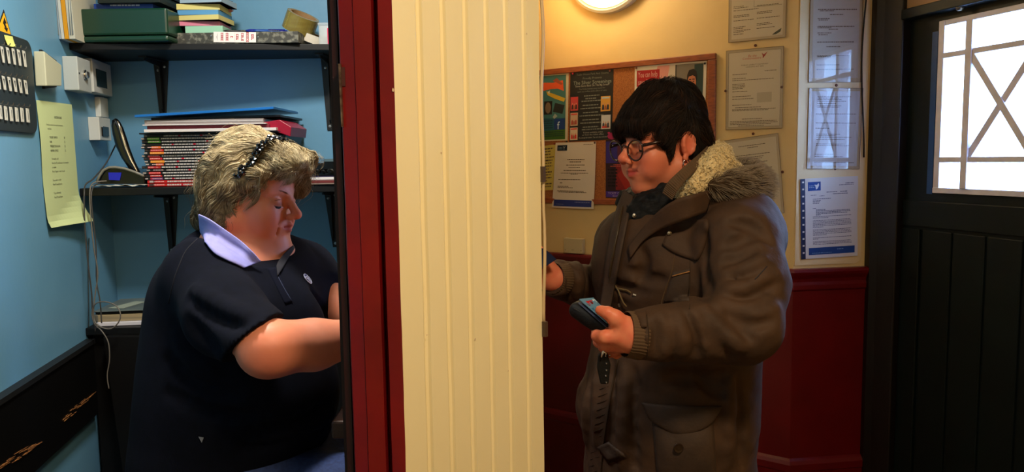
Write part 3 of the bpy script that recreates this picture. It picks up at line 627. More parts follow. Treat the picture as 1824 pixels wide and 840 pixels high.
# ---- tape rolls
M_tape = mat('brown_parcel_tape', (134, 122, 62), .25, c2=(120, 106, 50), nscale=30, stretch=(1, 1, 3))
c0 = at_y(553, 70, 2.225); Mt = Matrix.Translation((c0.x + .002, 2.265, Z1 + .027)) @ Matrix.Rotation(math.radians(22), 4, 'Y') @ Matrix.Rotation(math.radians(8), 4, 'X')
t = thing('tape_roll', (c0.x, 2.225, Z1), 'white tape roll leaning beside the end of the box file', 'tape')
b = MB(); b.lathe([(.036, -.011), (.047, -.011), (.047, .011), (.036, .011)], Mt, 40, closed=True); b.build('tape', mat('white_tape', (216, 210, 196), .4), t)
b = MB(); b.lathe([(.033, -.011), (.0358, -.011), (.0358, .011), (.033, .011)], Mt, 32, closed=True); b.build('core', flat((150, 120, 84), .8), t)
c1 = at_y(534, 44, 2.235); Mt = Matrix.Translation((c1.x, 2.245, c1.z + .006)) @ Matrix.Rotation(math.radians(26), 4, 'Y') @ Matrix.Rotation(math.radians(14), 4, 'X')
t = thing('tape_roll', (c1.x, 2.245, c1.z - .04), 'roll of brown parcel tape on top of the white roll and box file', 'tape')
b = MB(); b.lathe([(.038, -.025), (.046, -.025), (.046, .025), (.038, .025)], Mt, 44, closed=True); b.build('tape', M_tape, t)
b = MB(); b.lathe([(.035, -.025), (.0378, -.025), (.0378, .025), (.035, .025)], Mt, 32, closed=True); b.build('core', flat((150, 120, 84), .8), t)
b = MB()
for k in range(12):
    a0 = -2.25 + .0; q0 = a0 + .00 + k * .0; h0 = -.024 + k * .004
    for s in (0, 1): 
        a_ = a0 + s * .07; b.add([Mt @ Vector((.0463 * math.cos(a_ + d), .0463 * math.sin(a_ + d), h0 + e)) for d, e in ((0, 0), (.05, .002), (.05, .0034), (0, .0014))], [(0, 1, 2, 3)])
b.build('zigzag_edge', flat((190, 176, 90), .4), t)
# ---- clear tub with pins
tb = thing('plastic_tub', at_y(582, 84, 2.215), 'small clear plastic tub with white pins and a pink label beside the frame', 'tub')
m = bpy.data.materials.new('clear_plastic'); m.use_nodes = True; q = m.node_tree.nodes['Principled BSDF']; q.inputs['Base Color'].default_value = (.85, .9, .92, 1); q.inputs['Alpha'].default_value = .35; q.inputs['Roughness'].default_value = .15; MATS['clear_plastic'] = m
A = at_y(569, 83, 2.215); B_ = at_y(600, 44, 2.215)
for lo, hi in (((A.x, 2.215, Z1 + .001), (B_.x, 2.218, B_.z)), ((A.x, 2.215, Z1 + .001), (A.x + .003, 2.265, B_.z)), ((A.x, 2.262, Z1 + .001), (B_.x, 2.265, B_.z)), ((A.x, 2.215, Z1 + .001), (B_.x, 2.265, Z1 + .004)), ((A.x - .002, 2.213, B_.z), (B_.x, 2.267, B_.z + .006))):
    b = MB(); b.box(lo, hi); b.build('tub_side', m, tb)
rnd = random.Random(5)
for k in range(10):
    r_ = rnd.uniform(.005, .008); b = MB(); b.lathe([(0, -r_), (r_ * .8, -r_ * .6), (r_, 0), (r_ * .8, r_ * .6), (0, r_)], Matrix.Translation((rnd.uniform(A.x + .012, B_.x - .012), rnd.uniform(2.227, 2.253), Z1 + .012 + k * .0028)) @ Matrix.Rotation(rnd.random() * 3, 4, 'X'), 10); b.build('pin_head', flat((214, 216, 218), .4), tb, smooth=True)
b = MB(); A = at_y(584, 81, 2.214); B_ = at_y(590, 50, 2.214); b.box((A.x, 2.2125, A.z), (B_.x + .01, 2.214, B_.z)); b.build('pink_label', flat((214, 50, 90), .5), tb)

# ---- magazine stack on the middle shelf
rnd = random.Random(21)
spine = [((206, 34, 34), 4, 7.4), ((206, 34, 34), 4, 6.6)] + [((186, 40, 70), 3.6, 4)] * 1
titles = [((200, 36, 34), 'red'), ((196, 30, 32), 'red'), ((120, 60, 110), 'purple'), ((190, 34, 34), 'red'), ((196, 36, 34), 'red'), ((40, 40, 44), 'grey'), ((176, 40, 36), 'red'), ((214, 90, 44), 'orange'), ((226, 140, 44), 'amber'), ((190, 40, 36), 'red'), ((150, 40, 44), 'red'), ((226, 130, 50), 'amber'), ((200, 44, 40), 'red'), ((226, 110, 50), 'orange'), ((30, 30, 32), 'black'), ((84, 150, 50), 'green'), ((90, 160, 56), 'green'), ((30, 30, 32), 'black')]
ordw = ['lowest', 'second lowest', 'third from the bottom', 'fourth from the bottom', 'fifth from the bottom', 'sixth from the bottom', 'seventh from the bottom', 'eighth from the bottom', 'ninth from the bottom', 'tenth from the bottom', 'eighth from the top', 'seventh from the top', 'sixth from the top', 'fifth from the top', 'fourth from the top', 'third from the top', 'second from the top', 'topmost']
zc = Z2 + .0015; YM = 2.13; M_page = flat((200, 196, 186), .8); M_sp = mat('black_spine', (22, 20, 22), .4); M_spw = flat((196, 190, 188), .7); M_spr = flat((190, 36, 60), .6)
ztop_m = at_y(300, 239, YM).z
n_m = len(titles); bigs = 2
hs = [.0090, .0088] + [((ztop_m - zc) - .0178) / (n_m - bigs)] * (n_m - bigs)
for k, (c_, cn) in enumerate(titles):
    h = hs[k]; big = k < 2
    dx = rnd.uniform(-.006, .006) + (.004 if big else 0); dy = rnd.uniform(-.004, .004) - (.006 if big else 0)
    x0 = at_y(257 if not big else 262, 300, YM).x + dx; x1 = x0 + (.297 if not big else .30)
    y0 = YM + dy
    t = thing('magazine', ((x0 + x1) / 2, y0 + .1, zc), '%s titled magazine, %s in the stack on the middle shelf' % (cn, ordw[k]), 'magazine', 'magazines stacked on the middle shelf')
    b = MB(); b.box((x0 + .001, y0 + .0012, zc + .0006), (x1 - .001, y0 + .208, zc + h - .0010)); b.build('pages', M_page, t)
    b = MB(); b.box((x0, y0, zc), (x1, y0 + .21, zc + .0006)); b.box((x0, y0, zc + h - .0010), (x1, y0 + .21, zc + h - .0004)); b.box((x0, y0, zc), (x1, y0 + .001, zc + h - .0004)); b.build('cover', flat((188, 34, 36), .4) if big else M_sp, t)
    F_ = FY(y0 - .0002); q = Sheet.__new__(Sheet); q.fr = F_; q.q = [(x0 + 1, zc + h), (x1 + 1, zc + h), (x1 + 1, zc), (x0 + 1, zc)]; q.off = 0; q.th = .0001; q.curve = None; q.w = x1 - x0; q.h = h
    q.rects('title_block', [(.055 + (.04 if cn == 'orange' else 0), .175 + rnd.uniform(-.01, .01), .12, .90)], flat(c_, .5), t)
    q.rects('masthead', [(.0, .03, .25, .7)] if not big else [(.02, .07, .2, .8)], flat((170, 160, 158) if k % 3 else (60, 50, 50), .6), t)
    if not cn == 'black': q.greek('title_print', [(.06, .16, .38, .2)], flat((236, 190, 120) if cn == 'amber' else (230, 190, 190)), t, o=.0008, seed=k, word=.016)
    q.greek('spine_print', [(.185, .86, .28, .44)], M_spw, t, o=.0006, seed=k + 50, word=.02)
    if k % 3 != 1:
        a = rnd.uniform(.25, .8); q.rects('red_word', [(a, a + .025, .28, .74), (a - .2, a - .18, .28, .74)], M_spr, t, o=.0009)
    zc += h
# ---- folders on top of the magazines
def slab(name, px0, px1, z0, z1, Y, dep, m, lb, cat, tilt=0, yaw=0, parent=None, zr=None):
    A = at_y(px0, 230, Y).x; B_ = at_y(px1, 230, Y).x; zr = zr if zr is not None else 0
    P = [(A, Y, z0), (B_, Y + yaw, z0 + zr), (B_ + .004, Y + dep + yaw, z0 + zr + tilt), (A + .004, Y + dep, z0 + tilt)]
    b = MB(); b.hexa(P + [(x, y, z + z1 - z0) for x, y, z in P]); t = thing(name, ((A + B_) / 2, Y + dep / 2, z0), lb, cat, 'folders on the magazine stack'); b.build('cover', m, t, bevel=.0008); return t
zc += .0005
slab('folder', 247, 500, zc, zc + .004, 2.12, .215, flat((26, 28, 34), .4), 'black folder directly on top of the magazines', 'folder'); zc += .0045
slab('folder', 256, 492, zc, zc + .008, 2.105, .22, flat((214, 208, 208), .45), 'thick white folder above the black one', 'folder'); zc += .0085
slab('folder', 262, 480, zc, zc + .009, 2.115, .215, flat((120, 42, 52), .5), 'maroon folder above the thick white one', 'folder'); zc += .0095
slab('folder', 254, 474, zc, zc + .003, 2.105, .22, flat((210, 204, 204), .45), 'thin white folder above the maroon one', 'folder'); zc += .0035
t = slab('folder', 258, 470, zc, zc + .012, 2.115, .215, mat('clear_wallet', (150, 140, 138), .2), 'clear grey plastic wallet folder near the top of the stack', 'folder')
b = MB(); A = at_y(260, 200, 2.113).x; B_ = at_y(468, 200, 2.113).x; b.box((A, 2.1135, zc + .006), (B_, 2.117, zc + .0074)); b.build('sheet_edge', flat((216, 212, 210)), t); zc += .0125
slab('folder', 270, 500, zc, zc + .006, 2.12, .21, flat((18, 16, 18), .35), 'black ring folder under the blue one', 'folder', zr=.003); zc += .0065
slab('folder', 241, 489, zc, zc + .0065, 2.10, .225, mat('blue_plastic_folder', (22, 104, 186), .28, spec=.6), 'bright blue plastic folder on top of the magazine stack', 'folder', zr=.0165)
# red wallet jutting right, with dark spine end
rw = thing('wallet_folder', at_y(500, 240, 2.14), 'crimson plastic wallet jutting out at the right end of the stack', 'wallet folder')
z_ = zc - .034; pts = [at_y(x, y, 2.12) for x, y in ((466, 218), (498, 213), (519, 226), (517, 243), (497, 236), (470, 230))]
b = MB(); b.prism(pts, (0, .16, 0)); b.build('cover', flat((150, 20, 46), .35), rw, bevel=.0015)
dk = thing('magazine_file', at_y(470, 300, 2.14), 'dark grey magazine file at the right end of the magazine stack', 'magazine file')
A = at_y(447, 300, 2.15).x; B_ = at_y(512, 300, 2.15).x
b = MB(); b.hexa([(A, 2.15, Z2 + .001), (A + .055, 2.15, Z2 + .001), (A + .055, 2.33, Z2 + .001), (A, 2.33, Z2 + .001), (A, 2.15, ztop_m - .004), (B_, 2.15, ztop_m - .004), (B_, 2.33, ztop_m - .004), (A, 2.33, ztop_m - .004)]); b.build('case', flat((34, 40, 46), .4), dk, bevel=.002)

# ---- trays and papers right of the stack
tr = thing('letter_tray', (-.45, 2.2, Z2 + .03), 'black letter tray with odds and ends on the middle shelf by the red frame', 'tray')
A = at_y(545, 325, 2.11); B_ = at_y(606, 290, 2.11); 
zt_ = at_y(580, 290, 2.11).z
b = MB(); b.box((A.x, 2.11, at_y(580, 301, 2.11).z), (-.388, 2.12, zt_)); b.box((A.x, 2.11, Z2 + .026), (A.x + .004, 2.33, zt_)); b.box((A.x, 2.11, Z2 + .026), (-.388, 2.33, Z2 + .029)); b.box((A.x, 2.32, Z2 + .026), (-.388, 2.33, zt_ + .004))
b.build('tray_body', M_blackg, tr)
b = MB(); b.box((A.x, 2.325, zt_ + .004), (-.388, 2.34, zt_ + .012)); b.build('tray_rim', flat((96, 120, 130), .3), tr)
rnd = random.Random(2)
for k in range(7):
    x = A.x + .02 + k * .021; r_ = rnd.uniform(.006, .010); b = MB(); b.lathe([(0, -r_), (r_, -r_ * .5), (r_ * 1.1, r_ * .4), (0, r_)], Matrix.Translation((x, 2.14, Z2 + .030 + r_ * .6)) @ Matrix.Rotation(rnd.random(), 4, 'Y'), 10); b.build('odd_piece', flat(rnd.choice([(64, 64, 66), (96, 96, 94), (52, 48, 60)]), .5), tr, smooth=True)
z_ = Z2 + .001
for c_, h, lb in [((140, 120, 110), .003, 'buff paper at the bottom under the letter tray'), ((110, 44, 44), .006, 'dull red folder under the letter tray'), ((150, 110, 110), .002, 'pinkish paper sheet under the white papers'), ((226, 220, 220), .0065, 'white papers directly under the letter tray'), ((46, 40, 72), .004, 'dark violet folder directly beneath the letter tray')]:
    b = MB(); b.box((A.x + rnd.uniform(-.01, .006), 2.112, z_), (-.388, 2.30, z_ + h)); z_ += h + .0006; b.build('paper_pile', flat(c_, .6), None, label=lb, cat='papers')

# ---- black cordless telephone base and handset, crumpled paper
ph = thing('telephone', (at_y(225, 325, 2.12).x, 2.16, Z2), 'black cordless telephone base with grey arch trim and a blue lit patch', 'telephone')
arch = [(172, 325), (177, 313), (184, 303), (194, 298), (206, 297.5), (222, 300), (240, 306), (256, 313)]
b = MB(); base = [at_y(x, y, 2.12) for x, y in arch]; low = [at_y(256, 328, 2.12), at_y(172, 328, 2.12)]
b.prism([Vector((p.x, 2.125, max(p.z, Z2 + .002))) for p in base + low], (0, .09, 0)); b.build('base', M_blackg, ph, bevel=.003)
b = MB(); b.tube([Vector((p.x, 2.12, p.z)) for p in base], .0034, 8); b.build('arch_trim', flat((128, 126, 118), .35), ph, smooth=True)
b = MB(); q = [at_y(x, y, 2.123) for x, y in ((193, 307), (216, 307), (213, 321), (194, 320))]; b.prism(q, (0, .003, 0)); b.build('lit_patch', emis('blue_display', (22, 30, 170), .12), ph)
hs_ = thing('telephone_handset', at_y(250, 312, 2.16), 'tall black cordless handset standing upright in its base', 'handset')
axis = [at_y(x, y, 2.15) for x, y in ((207, 211), (207, 216), (209, 226), (213, 242), (219, 262), (228, 283), (238, 300), (246, 312))]
wd = [.003, .0115, .0165, .0190, .0195, .0180, .0150, .0120]
V = []; k_ = 16
for p, w in zip(axis, wd):
    for j in range(k_): a_ = 2 * math.pi * j / k_; V.append((p.x + w * math.cos(a_) * (1 + .0), p.y + w * .55 * math.sin(a_), p.z - .25 * w * math.cos(a_)))
Fc = [(i * k_ + j, i * k_ + (j + 1) % k_, (i + 1) * k_ + (j + 1) % k_, (i + 1) * k_ + j) for i in range(len(axis) - 1) for j in range(k_)] + [tuple(range(k_)), tuple(range(7 * k_, 8 * k_))]
b = MB(); b.add(V, Fc); b.build('handset_shell', mat('handset_black', (9, 9, 11), .16, spec=.7), hs_, smooth=True)
b = MB(); b.tube([p + Vector((w * .55, -w * .48, 0)) for p, w in list(zip(axis, wd))[1:]], .0012, 6); b.build('chrome_line', mat('chrome', (200, 200, 200), .15, 1), hs_)
# crumpled white paper under the phone
n, k_ = 22, 6; V = []; Fc = []
x0, x1 = at_y(163, 325, 2.11).x, at_y(259, 325, 2.11).x
for i in range(n + 1):
    for j in range(k_ + 1):
        u = i / n; y = 2.104 + .09 * j / k_; V.append((x0 + (x1 - x0) * u, y + .004 * noise.noise(Vector((u * 6, j, 1))), Z2 + .0015 + .0055 * (1 + noise.noise(Vector((u * 7, j * .5, 5)))) * (1.0 - .5 * j / k_)))
Fc = [(i * (k_ + 1) + j, (i + 1) * (k_ + 1) + j, (i + 1) * (k_ + 1) + j + 1, i * (k_ + 1) + j + 1) for i in range(n) for j in range(k_)]
o = mk('crumpled_paper', V, Fc, mat('white_tissue', (198, 200, 192), .8), label='crumpled white paper lying under the black telephone base', cat='paper'); md = o.modifiers.new('solid', 'SOLIDIFY'); md.thickness = .0008

# ---- books on the cabinet
def yawbox(name, px, Y, w, d, z0, z1, m, parent, yaw=.12, shift=(0, 0), bev=.001):
    A = at_y(px, 560, Y); c_, s_ = math.cos(yaw), math.sin(yaw); X = Vector((c_, s_, 0)); Yv = Vector((-s_, c_, 0)); A = Vector((A.x, Y, 0)) + X * shift[0] + Yv * shift[1]
    P = [A, A + X * w, A + X * w + Yv * d, A + Yv * d]; b = MB(); b.hexa([p + Vector((0, 0, z0)) for p in P] + [p + Vector((0, 0, z1)) for p in P]); b.build(name, m, parent, bevel=bev); return P
z_ = Z3 + .001
wb = thing('book', (-1.0, 2.2, z_), 'flat white book at the bottom of the pile on the black cabinet', 'book', 'books on the cabinet')
yawbox('cover', 170, 2.085, .29, .20, z_, z_ + .010, flat((206, 206, 216), .5), wb); z_ += .0105
gb = thing('book', (-1.0, 2.2, z_), 'thick book with tan pages under the grey cover on the cabinet', 'book', 'books on the cabinet')
yawbox('pages', 168, 2.095, .28, .19, z_, z_ + .019, mat('tan_pages', (168, 150, 112), .8, c2=(120, 110, 88), nscale=30, stretch=(.2, .2, 22)), gb); z_ += .0195
P = yawbox('spine', 166, 2.093, .012, .19, z_ - .0195, z_ + .001, flat((92, 92, 84), .5), gb, bev=.003)
cv = thing('book', (-1.0, 2.2, z_), 'dark grey covered book with pale green rings printed on its cover', 'book', 'books on the cabinet')
yawbox('pages', 170, 2.10, .275, .185, z_, z_ + .008, flat((24, 26, 26), .6), cv); z_ += .0085
P = yawbox('cover', 167, 2.092, .285, .195, z_, z_ + .003, mat('grey_cover', (84, 94, 94), .35, c2=(104, 116, 116), nscale=9), cv); z_ += .0032
X = (P[1] - P[0]); Yv = (P[3] - P[0])
def cvp(a, b_): return P[0] + X * a + Yv * b_ + Vector((0, 0, z_ + .0003))
b = MB(); b.prism([cvp(.08, .20), cvp(.24, .14), cvp(.34, .62), cvp(.22, .72)], (0, 0, .0003)); b.build('pale_lettering_panel', flat((150, 162, 150), .5), cv)
for cx_, cy_, rr in ((.52, .5, .085), (.66, .52, .085), (.80, .5, .085), (.60, .72, .06), (.74, .74, .06)):
    b = MB(); b.tube([cvp(cx_ + rr * math.cos(t), cy_ + rr * 1.4 * math.sin(t)) for t in np.linspace(0, 2 * math.pi, 20)], .0016, 4); b.build('printed_ring', flat((90, 170, 140), .5), cv)

# ---- cables
def cable(pts, r, lb, m, nm='cable'):
    P = [Vector(p) for p in pts]; Q = []
    for i in range(len(P) - 1):                         # Catmull-Rom
        p0, p1, p2, p3 = P[max(i - 1, 0)], P[i], P[i + 1], P[min(i + 2, len(P) - 1)]
        for t in np.linspace(0, 1, 7)[:-1]: t = float(t); Q.append(.5 * ((2 * p1) + (-p0 + p2) * t + (2 * p0 - 5 * p1 + 4 * p2 - p3) * t * t + (-p0 + 3 * p1 - 3 * p2 + p3) * t ** 3))
    Q.append(P[-1]); b = MB(); b.tube(Q, r, 6); b.build(nm, m, None, smooth=True, label=lb, cat='cable')
cy = lambda L: [at_y(x, y, Y) for x, y, Y in L]
M_cab = flat((60, 60, 60), .4); M_cab2 = flat((104, 100, 94), .4)
cable(cy([(206, 258, 2.22), (188, 292, 2.17), (166, 318, 2.11), (153, 328, 2.085), (150, 345, 2.06), (151, 400, 2.05), (157, 470, 2.04), (163, 520, 2.04), (165, 560, 2.04), (170, 590, 2.04)]), .0021, 'dark cable dropping nearest the green notice', M_cab)
cable(cy([(190, 322, 2.10), (166, 326, 2.08), (160, 345, 2.055), (163, 400, 2.045), (167, 440, 2.04), (174, 485, 2.04), (170, 520, 2.035), (167, 545, 2.03), (168, 570, 2.03), (180, 582, 2.02), (198, 585, 2.01), (212, 572, 2.01), (214, 556, 2.01), (205, 543, 2.015), (186, 537, 2.02), (170, 541, 2.025), (164, 556, 2.03), (168, 575, 2.03), (182, 590, 2.02), (193, 610, 2.02), (195, 640, 2.02), (191, 668, 2.02), (194, 692, 2.02)]), .0017, 'grey cable with a loop in front of the books', M_cab2)
cable(cy([(178, 326, 2.09), (166, 333, 2.07), (163, 360, 2.05), (171, 440, 2.045), (172, 500, 2.04), (178, 535, 2.035), (181, 575, 2.03)]), .0018, 'dark cable hanging over the left end of the books', M_cab)
cable([WL.p(*t) for t in [(WL.px(155, 400)[0], .003, 1.25), (WL.px(154, 460)[0], .003, 1.17), (WL.px(156, 560)[0], .003, 1.04), (WL.px(155, 590)[0], .003, .985)]], .0016, 'thin cable clipped flat against the blue wall', flat((50, 66, 74), .5))
# ================================================================== HALL NOTICES
M_cork = mat('cork', (170, 104, 50), .9, c2=(132, 74, 32), nscale=230, detail=6, contrast=(.35, .7), bump=.5, bscale=300, bdist=.001)
M_oak = mat('board_frame_wood', (150, 76, 34), .4, c2=(120, 56, 22), nscale=30, stretch=(1, 1, 6))
u1, z1 = HW.px(1275, 94, .012); z0 = HW.px(1065, 364, .012)[1]; u0 = HW.px(930, 120, .012)[0]
cbd = thing('cork_board', HW.p((u0 + u1) / 2, 0, z0), 'cork notice board with a wooden frame on the cream wall', 'notice board')
fw = .030
b = MB(); b.fbox(HW, u0 + fw * .5, u1 - fw * .5, 0, .006, z0 + fw * .5, z1 - fw * .5); b.build('cork_panel', M_cork, cbd)
for a0, a1, c0, c1 in ((u0, u1, z1 - fw * .8, z1), (u0, u1, z0, z0 + fw * .8), (u0, u0 + fw, z0 + fw * .8, z1 - fw * .8), (u1 - fw, u1, z0 + fw * .8, z1 - fw * .8)):
    b = MB(); b.fbox(HW, a0, a1, 0, .014, c0, c1); b.build('frame_rail', M_oak, cbd, bevel=.003)
def pin(fr, x, y, off, c_, parent, r=.0045):
    u, z = fr.px(x, y, off); Mx = Matrix.Translation(fr.p(u, off, z)) @ fr.n.to_track_quat('Z', 'Y').to_matrix().to_4x4()
    b = MB(); b.lathe([(0, 0), (r * .5, 0), (r * .5, .002), (r, .003), (r * .8, .0055), (0, .006)], Mx, 12); return b.build('pin', flat(c_, .35), parent, smooth=False)
BO = .0068
# -- teal poster with orange and yellow shapes
sh = Sheet(HW, [(952, 134), (1013, 130), (1011, 250), (952, 252)], BO)
t = thing('poster', sh.p(.5, 1), 'teal poster with orange and yellow splashes and a blue f square on the cork board', 'poster')
sh.build('paper', flat((190, 178, 150), .5), t)
sh.poly('teal_ground', [(.02, .02), (.93, .02), (.93, .80), (.02, .80)], flat((62, 112, 110), .5), t, .0002)
sh.poly('green_band', [(.02, .84), (.93, .82), (.93, .98), (.02, .98)], flat((58, 96, 30), .5), t, .0002)
sh.poly('blue_band', [(.02, .66), (.93, .66), (.93, .83), (.02, .85)], flat((34, 84, 100), .5), t, .0003)
sh.poly('orange_splash', [(.02, .16), (.30, .12), (.55, .13), (.84, .10), (.87, .26), (.70, .22), (.50, .22), (.30, .24), (.02, .24)], flat((212, 84, 40), .5), t, .0004)
sh.poly('yellow_splash', [(.36, .25), (.60, .30), (.92, .37), (.88, .42), (.62, .37), (.40, .31)], flat((196, 160, 40), .5), t, .0005)
sh.poly('orange_mark', [(.55, .10), (.66, .06), (.84, .15), (.80, .17)], flat((150, 74, 50), .5), t, .0006)
sh.poly('dark_photo', [(.30, .40), (.54, .40), (.53, .60), (.29, .60)], flat((30, 26, 26), .5), t, .0004)
sh.poly('face_disc', [(.415 + .085 * math.cos(a), .50 + .085 * math.sin(a)) for a in np.linspace(0, 6.1, 14)], flat((120, 100, 78), .5), t, .0006)
sh.poly('dark_photo', [(.62, .43), (.90, .47), (.84, .60), (.56, .56)], flat((36, 40, 36), .5), t, .0004)
sh.poly('white_splash', [(.40, .26), (.47, .24), (.45, .30)], flat((200, 196, 180), .5), t, .0007)
sh.poly('white_splash', [(.56, .64), (.62, .59), (.70, .63), (.60, .67)], flat((150, 160, 150), .5), t, .0007)
sh.poly('social_square', [(.60, .67), (.91, .67), (.91, .83), (.60, .83)], flat((26, 58, 118), .5), t, .0008)
sh.text('letter_f', 'f', .69, .825, .165, flat((196, 204, 214), .5), t, .001)
sh.greek('small_print', [(.24, .56, .69 + .035 * k, .012) for k in range(4)] + [(.22, .88, .86 + .03 * k, .010) for k in range(3)], flat((28, 50, 60)), t, .0006)
pin(HW, 1010, 252, BO, (60, 50, 40), t)
# -- black cinema poster
sh = Sheet(HW, [(1016, 129), (1093, 123), (1090, 248), (1014, 252)], BO)
t = thing('poster', sh.p(.5, 1), 'black film screenings poster with small colour film pictures on the cork board', 'poster')
sh.build('paper', flat((34, 34, 34), .45), t); M_pw = flat((158, 158, 150), .7); M_pg = flat((112, 118, 112), .7)
for s_, b_, h, w, mm in [('Tudor House Park And Cinema', .055, .040, .74, M_pg), ('Proudly Presents', .115, .042, .44, M_pg), ('The Silver Screenings', .185, .075, .88, flat((132, 140, 132), .7)), ("'Some Gems Back On The Big Screen'", .220, .040, .80, M_pw),
        ('First Friday matinee every month film', .262, .030, .60, M_pg), ('with tea coffee and a slice of cake', .298, .030, .68, M_pg)]:
    sh.text('printed_line', s_, .52, b_, h, mm, t, .0004, 'CENTER', w)
ln = [(.52, .345, .36), (.50, .385, .26), (.52, .42, .48), (.50, .48, .38), (.51, .525, .50), (.50, .585, .36), (.52, .63, .56), (.50, .69, .38), (.50, .735, .48), (.50, .795, .36), (.52, .83, .44)]
sh.greek('small_print', [(c_ - w / 2, c_ + w / 2, b_, .016) for c_, b_, w in ln], M_pg, t, .0004, 3, .05)
for s_, b_, w in [('Tickets available online', .892, .46), ('or from the ticket office', .925, .50), ('No charge for carers. Tea and cake included', .965, .66)]: sh.text('printed_line', s_, .56, b_, .030, M_pw, t, .0004, 'CENTER', w)
films = [((.02, .20), (.355, .555), (190, 70, 70)), ((.02, .20), (.585, .775), (190, 160, 130)), ((.02, .20), (.80, .98), (206, 180, 150)), ((.73, .95), (.375, .590), (206, 150, 60)), ((.75, .96), (.645, .845), (190, 190, 190))]
for k, ((a0, a1), (c0, c1), col) in enumerate(films):
    sh.rects('film_picture', [(a0, a1, c0, c1)], flat(col, .5), t, .0005)
    dk = [(60, 40, 40), (160, 60, 50), (200, 40, 40), (40, 50, 70), (60, 60, 70)][k]; w = a1 - a0; h = c1 - c0
    for q in range(3):
        cx_ = a0 + w * (.25 + .25 * q); cz_ = c0 + h * (.55 + .05 * (q % 2))
        cc_ = flat(dk if q != 1 else (150, 90, 60), .5)
        sh.poly('picture_figure', [(cx_ - w * .13, c1 - h * .10), (cx_ - w * .09, cz_ + h * .06), (cx_ - w * .03, cz_), (cx_ + w * .04, cz_), (cx_ + w * .10, cz_ + h * .07), (cx_ + w * .12, c1 - h * .10)], cc_, t, .0007 + q * .0001)
        sh.poly('picture_figure', [(cx_ + w * .055 * math.cos(a), cz_ - h * .05 + h * .07 * math.sin(a)) for a in np.linspace(0, 5.6, 8)], flat((200, 140, 110), .5), t, .0009)
    sh.rects('picture_title', [(a0 + w * .1, a1 - w * .1, c0 + h * (.06 if k != 4 else .8), c0 + h * (.16 if k != 4 else .93))], flat((206, 60, 60) if k != 3 else (170, 190, 200), .5), t, .0008)
sh.poly('pink_dot', [(.93 + .03 * math.cos(a), .905 + .016 * math.sin(a)) for a in np.linspace(0, 5.6, 8)], flat((170, 40, 80)), t, .0008)
pin(HW, 1021, 131, BO, (170, 40, 60), t); pin(HW, 1087, 126, BO, (120, 60, 50), t)
# -- blood donor style poster
sh = Sheet(HW, [(1131, 118), (1259, 108), (1256, 205), (1130, 210)], BO)
t = thing('poster', sh.p(.5, 1), 'white landscape poster reading You can help save lives with a smiling bearded man', 'poster')
sh.build('paper', flat((206, 196, 180), .5), t)
sh.poly('pink_wash', [(.33, .03), (.50, .03), (.40, .98), (.16, .98)], flat((206, 140, 128), .5), t, .0002)
sh.poly('pale_wash', [(.50, .03), (.60, .03), (.60, .98), (.42, .98)], flat((196, 180, 160), .5), t, .0002)
sh.rects('red_panel', [(.03, .36, .09, .40)], flat((158, 26, 30), .5), t, .0004)
sh.text('headline', 'You can help', .05, .225, .15, flat((206, 160, 150), .6), t, .0006, width=.28); sh.text('headline', 'save lives', .05, .365, .15, flat((206, 160, 150), .6), t, .0006, width=.22)
sh.text('printed_line', 'Please support your', .05, .55, .105, M_ink, t, .0006, width=.33); sh.text('printed_line', 'local donation session', .05, .66, .105, M_ink, t, .0006, width=.30)
sh.rects('photo', [(.58, .96, .03, .97)], flat((120, 110, 96), .5), t, .0003); sh.rects('photo_dark', [(.84, .96, .05, .97)], flat((44, 62, 60), .5), t, .0005); sh.rects('photo_stripe', [(.58, .60, .03, .97)], flat((70, 66, 56), .5), t, .0006)
ell = lambda cx_, cz_, rx, rz, n=18: [(cx_ + rx * math.cos(a), cz_ + rz * math.sin(a)) for a in np.linspace(0, 2 * math.pi, n + 1)[:-1]]
sh.poly('orange_shape', ell(.655, .56, .045, .18), flat((204, 110, 44), .5), t, .0006)
sh.poly('man_shirt', [(.66, .98), (.68, .78), (.74, .68), (.88, .68), (.93, .80), (.94, .98)], flat((86, 72, 62), .5), t, .0008)
sh.poly('man_neck', [(.76, .72), (.76, .55), (.86, .55), (.86, .72)], flat((150, 90, 60), .5), t, .0009)
sh.poly('man_beard', ell(.81, .47, .062, .16), flat((52, 34, 26), .5), t, .0010)
sh.poly('man_face', ell(.81, .39, .058, .17), flat((186, 112, 76), .5), t, .0011)
sh.poly('man_hair', [(.745, .36), (.745, .24), (.77, .15), (.83, .13), (.87, .18), (.878, .36), (.86, .28), (.82, .25), (.77, .27)], flat((34, 24, 20), .5), t, .0012)
sh.poly('man_beard', [(.757, .44), (.78, .50), (.81, .485), (.845, .50), (.865, .44), (.86, .58), (.81, .65), (.76, .58)], flat((46, 30, 24), .5), t, .0013)
sh.poly('smile', [(.79, .53), (.83, .53), (.81, .555)], flat((206, 190, 180), .5), t, .0014)
for x in (.787, .833): sh.rects('eye', [(x - .010, x + .010, .355, .37)], flat((30, 22, 20)), t, .0014); sh.rects('eyebrow', [(x - .016, x + .016, .315, .33)], flat((30, 22, 20)), t, .0014)
pin(HW, 1256, 113, BO, (24, 26, 24), t); pin(HW, 1134, 121, BO, (120, 60, 40), t)
# -- yellow sheet behind the white letter
sh = Sheet(HW, [(950, 262), (990, 257), (985, 338), (950, 340)], BO)
t = thing('notice', sh.p(.5, 1), 'yellow printed notice half covered by the white letter on the cork board', 'notice')
sh.build('paper', flat((196, 176, 84), .6), t); sh.greek('small_print', [(.40, .40 + w, .06 + .065 * k, .022 if k % 4 else .03) for k, w in enumerate([.5, .42, .4, .55, .5, .48, .5, .36, .5, .46, .5, .3, .52, .5])], M_inkb, t, word=.1)
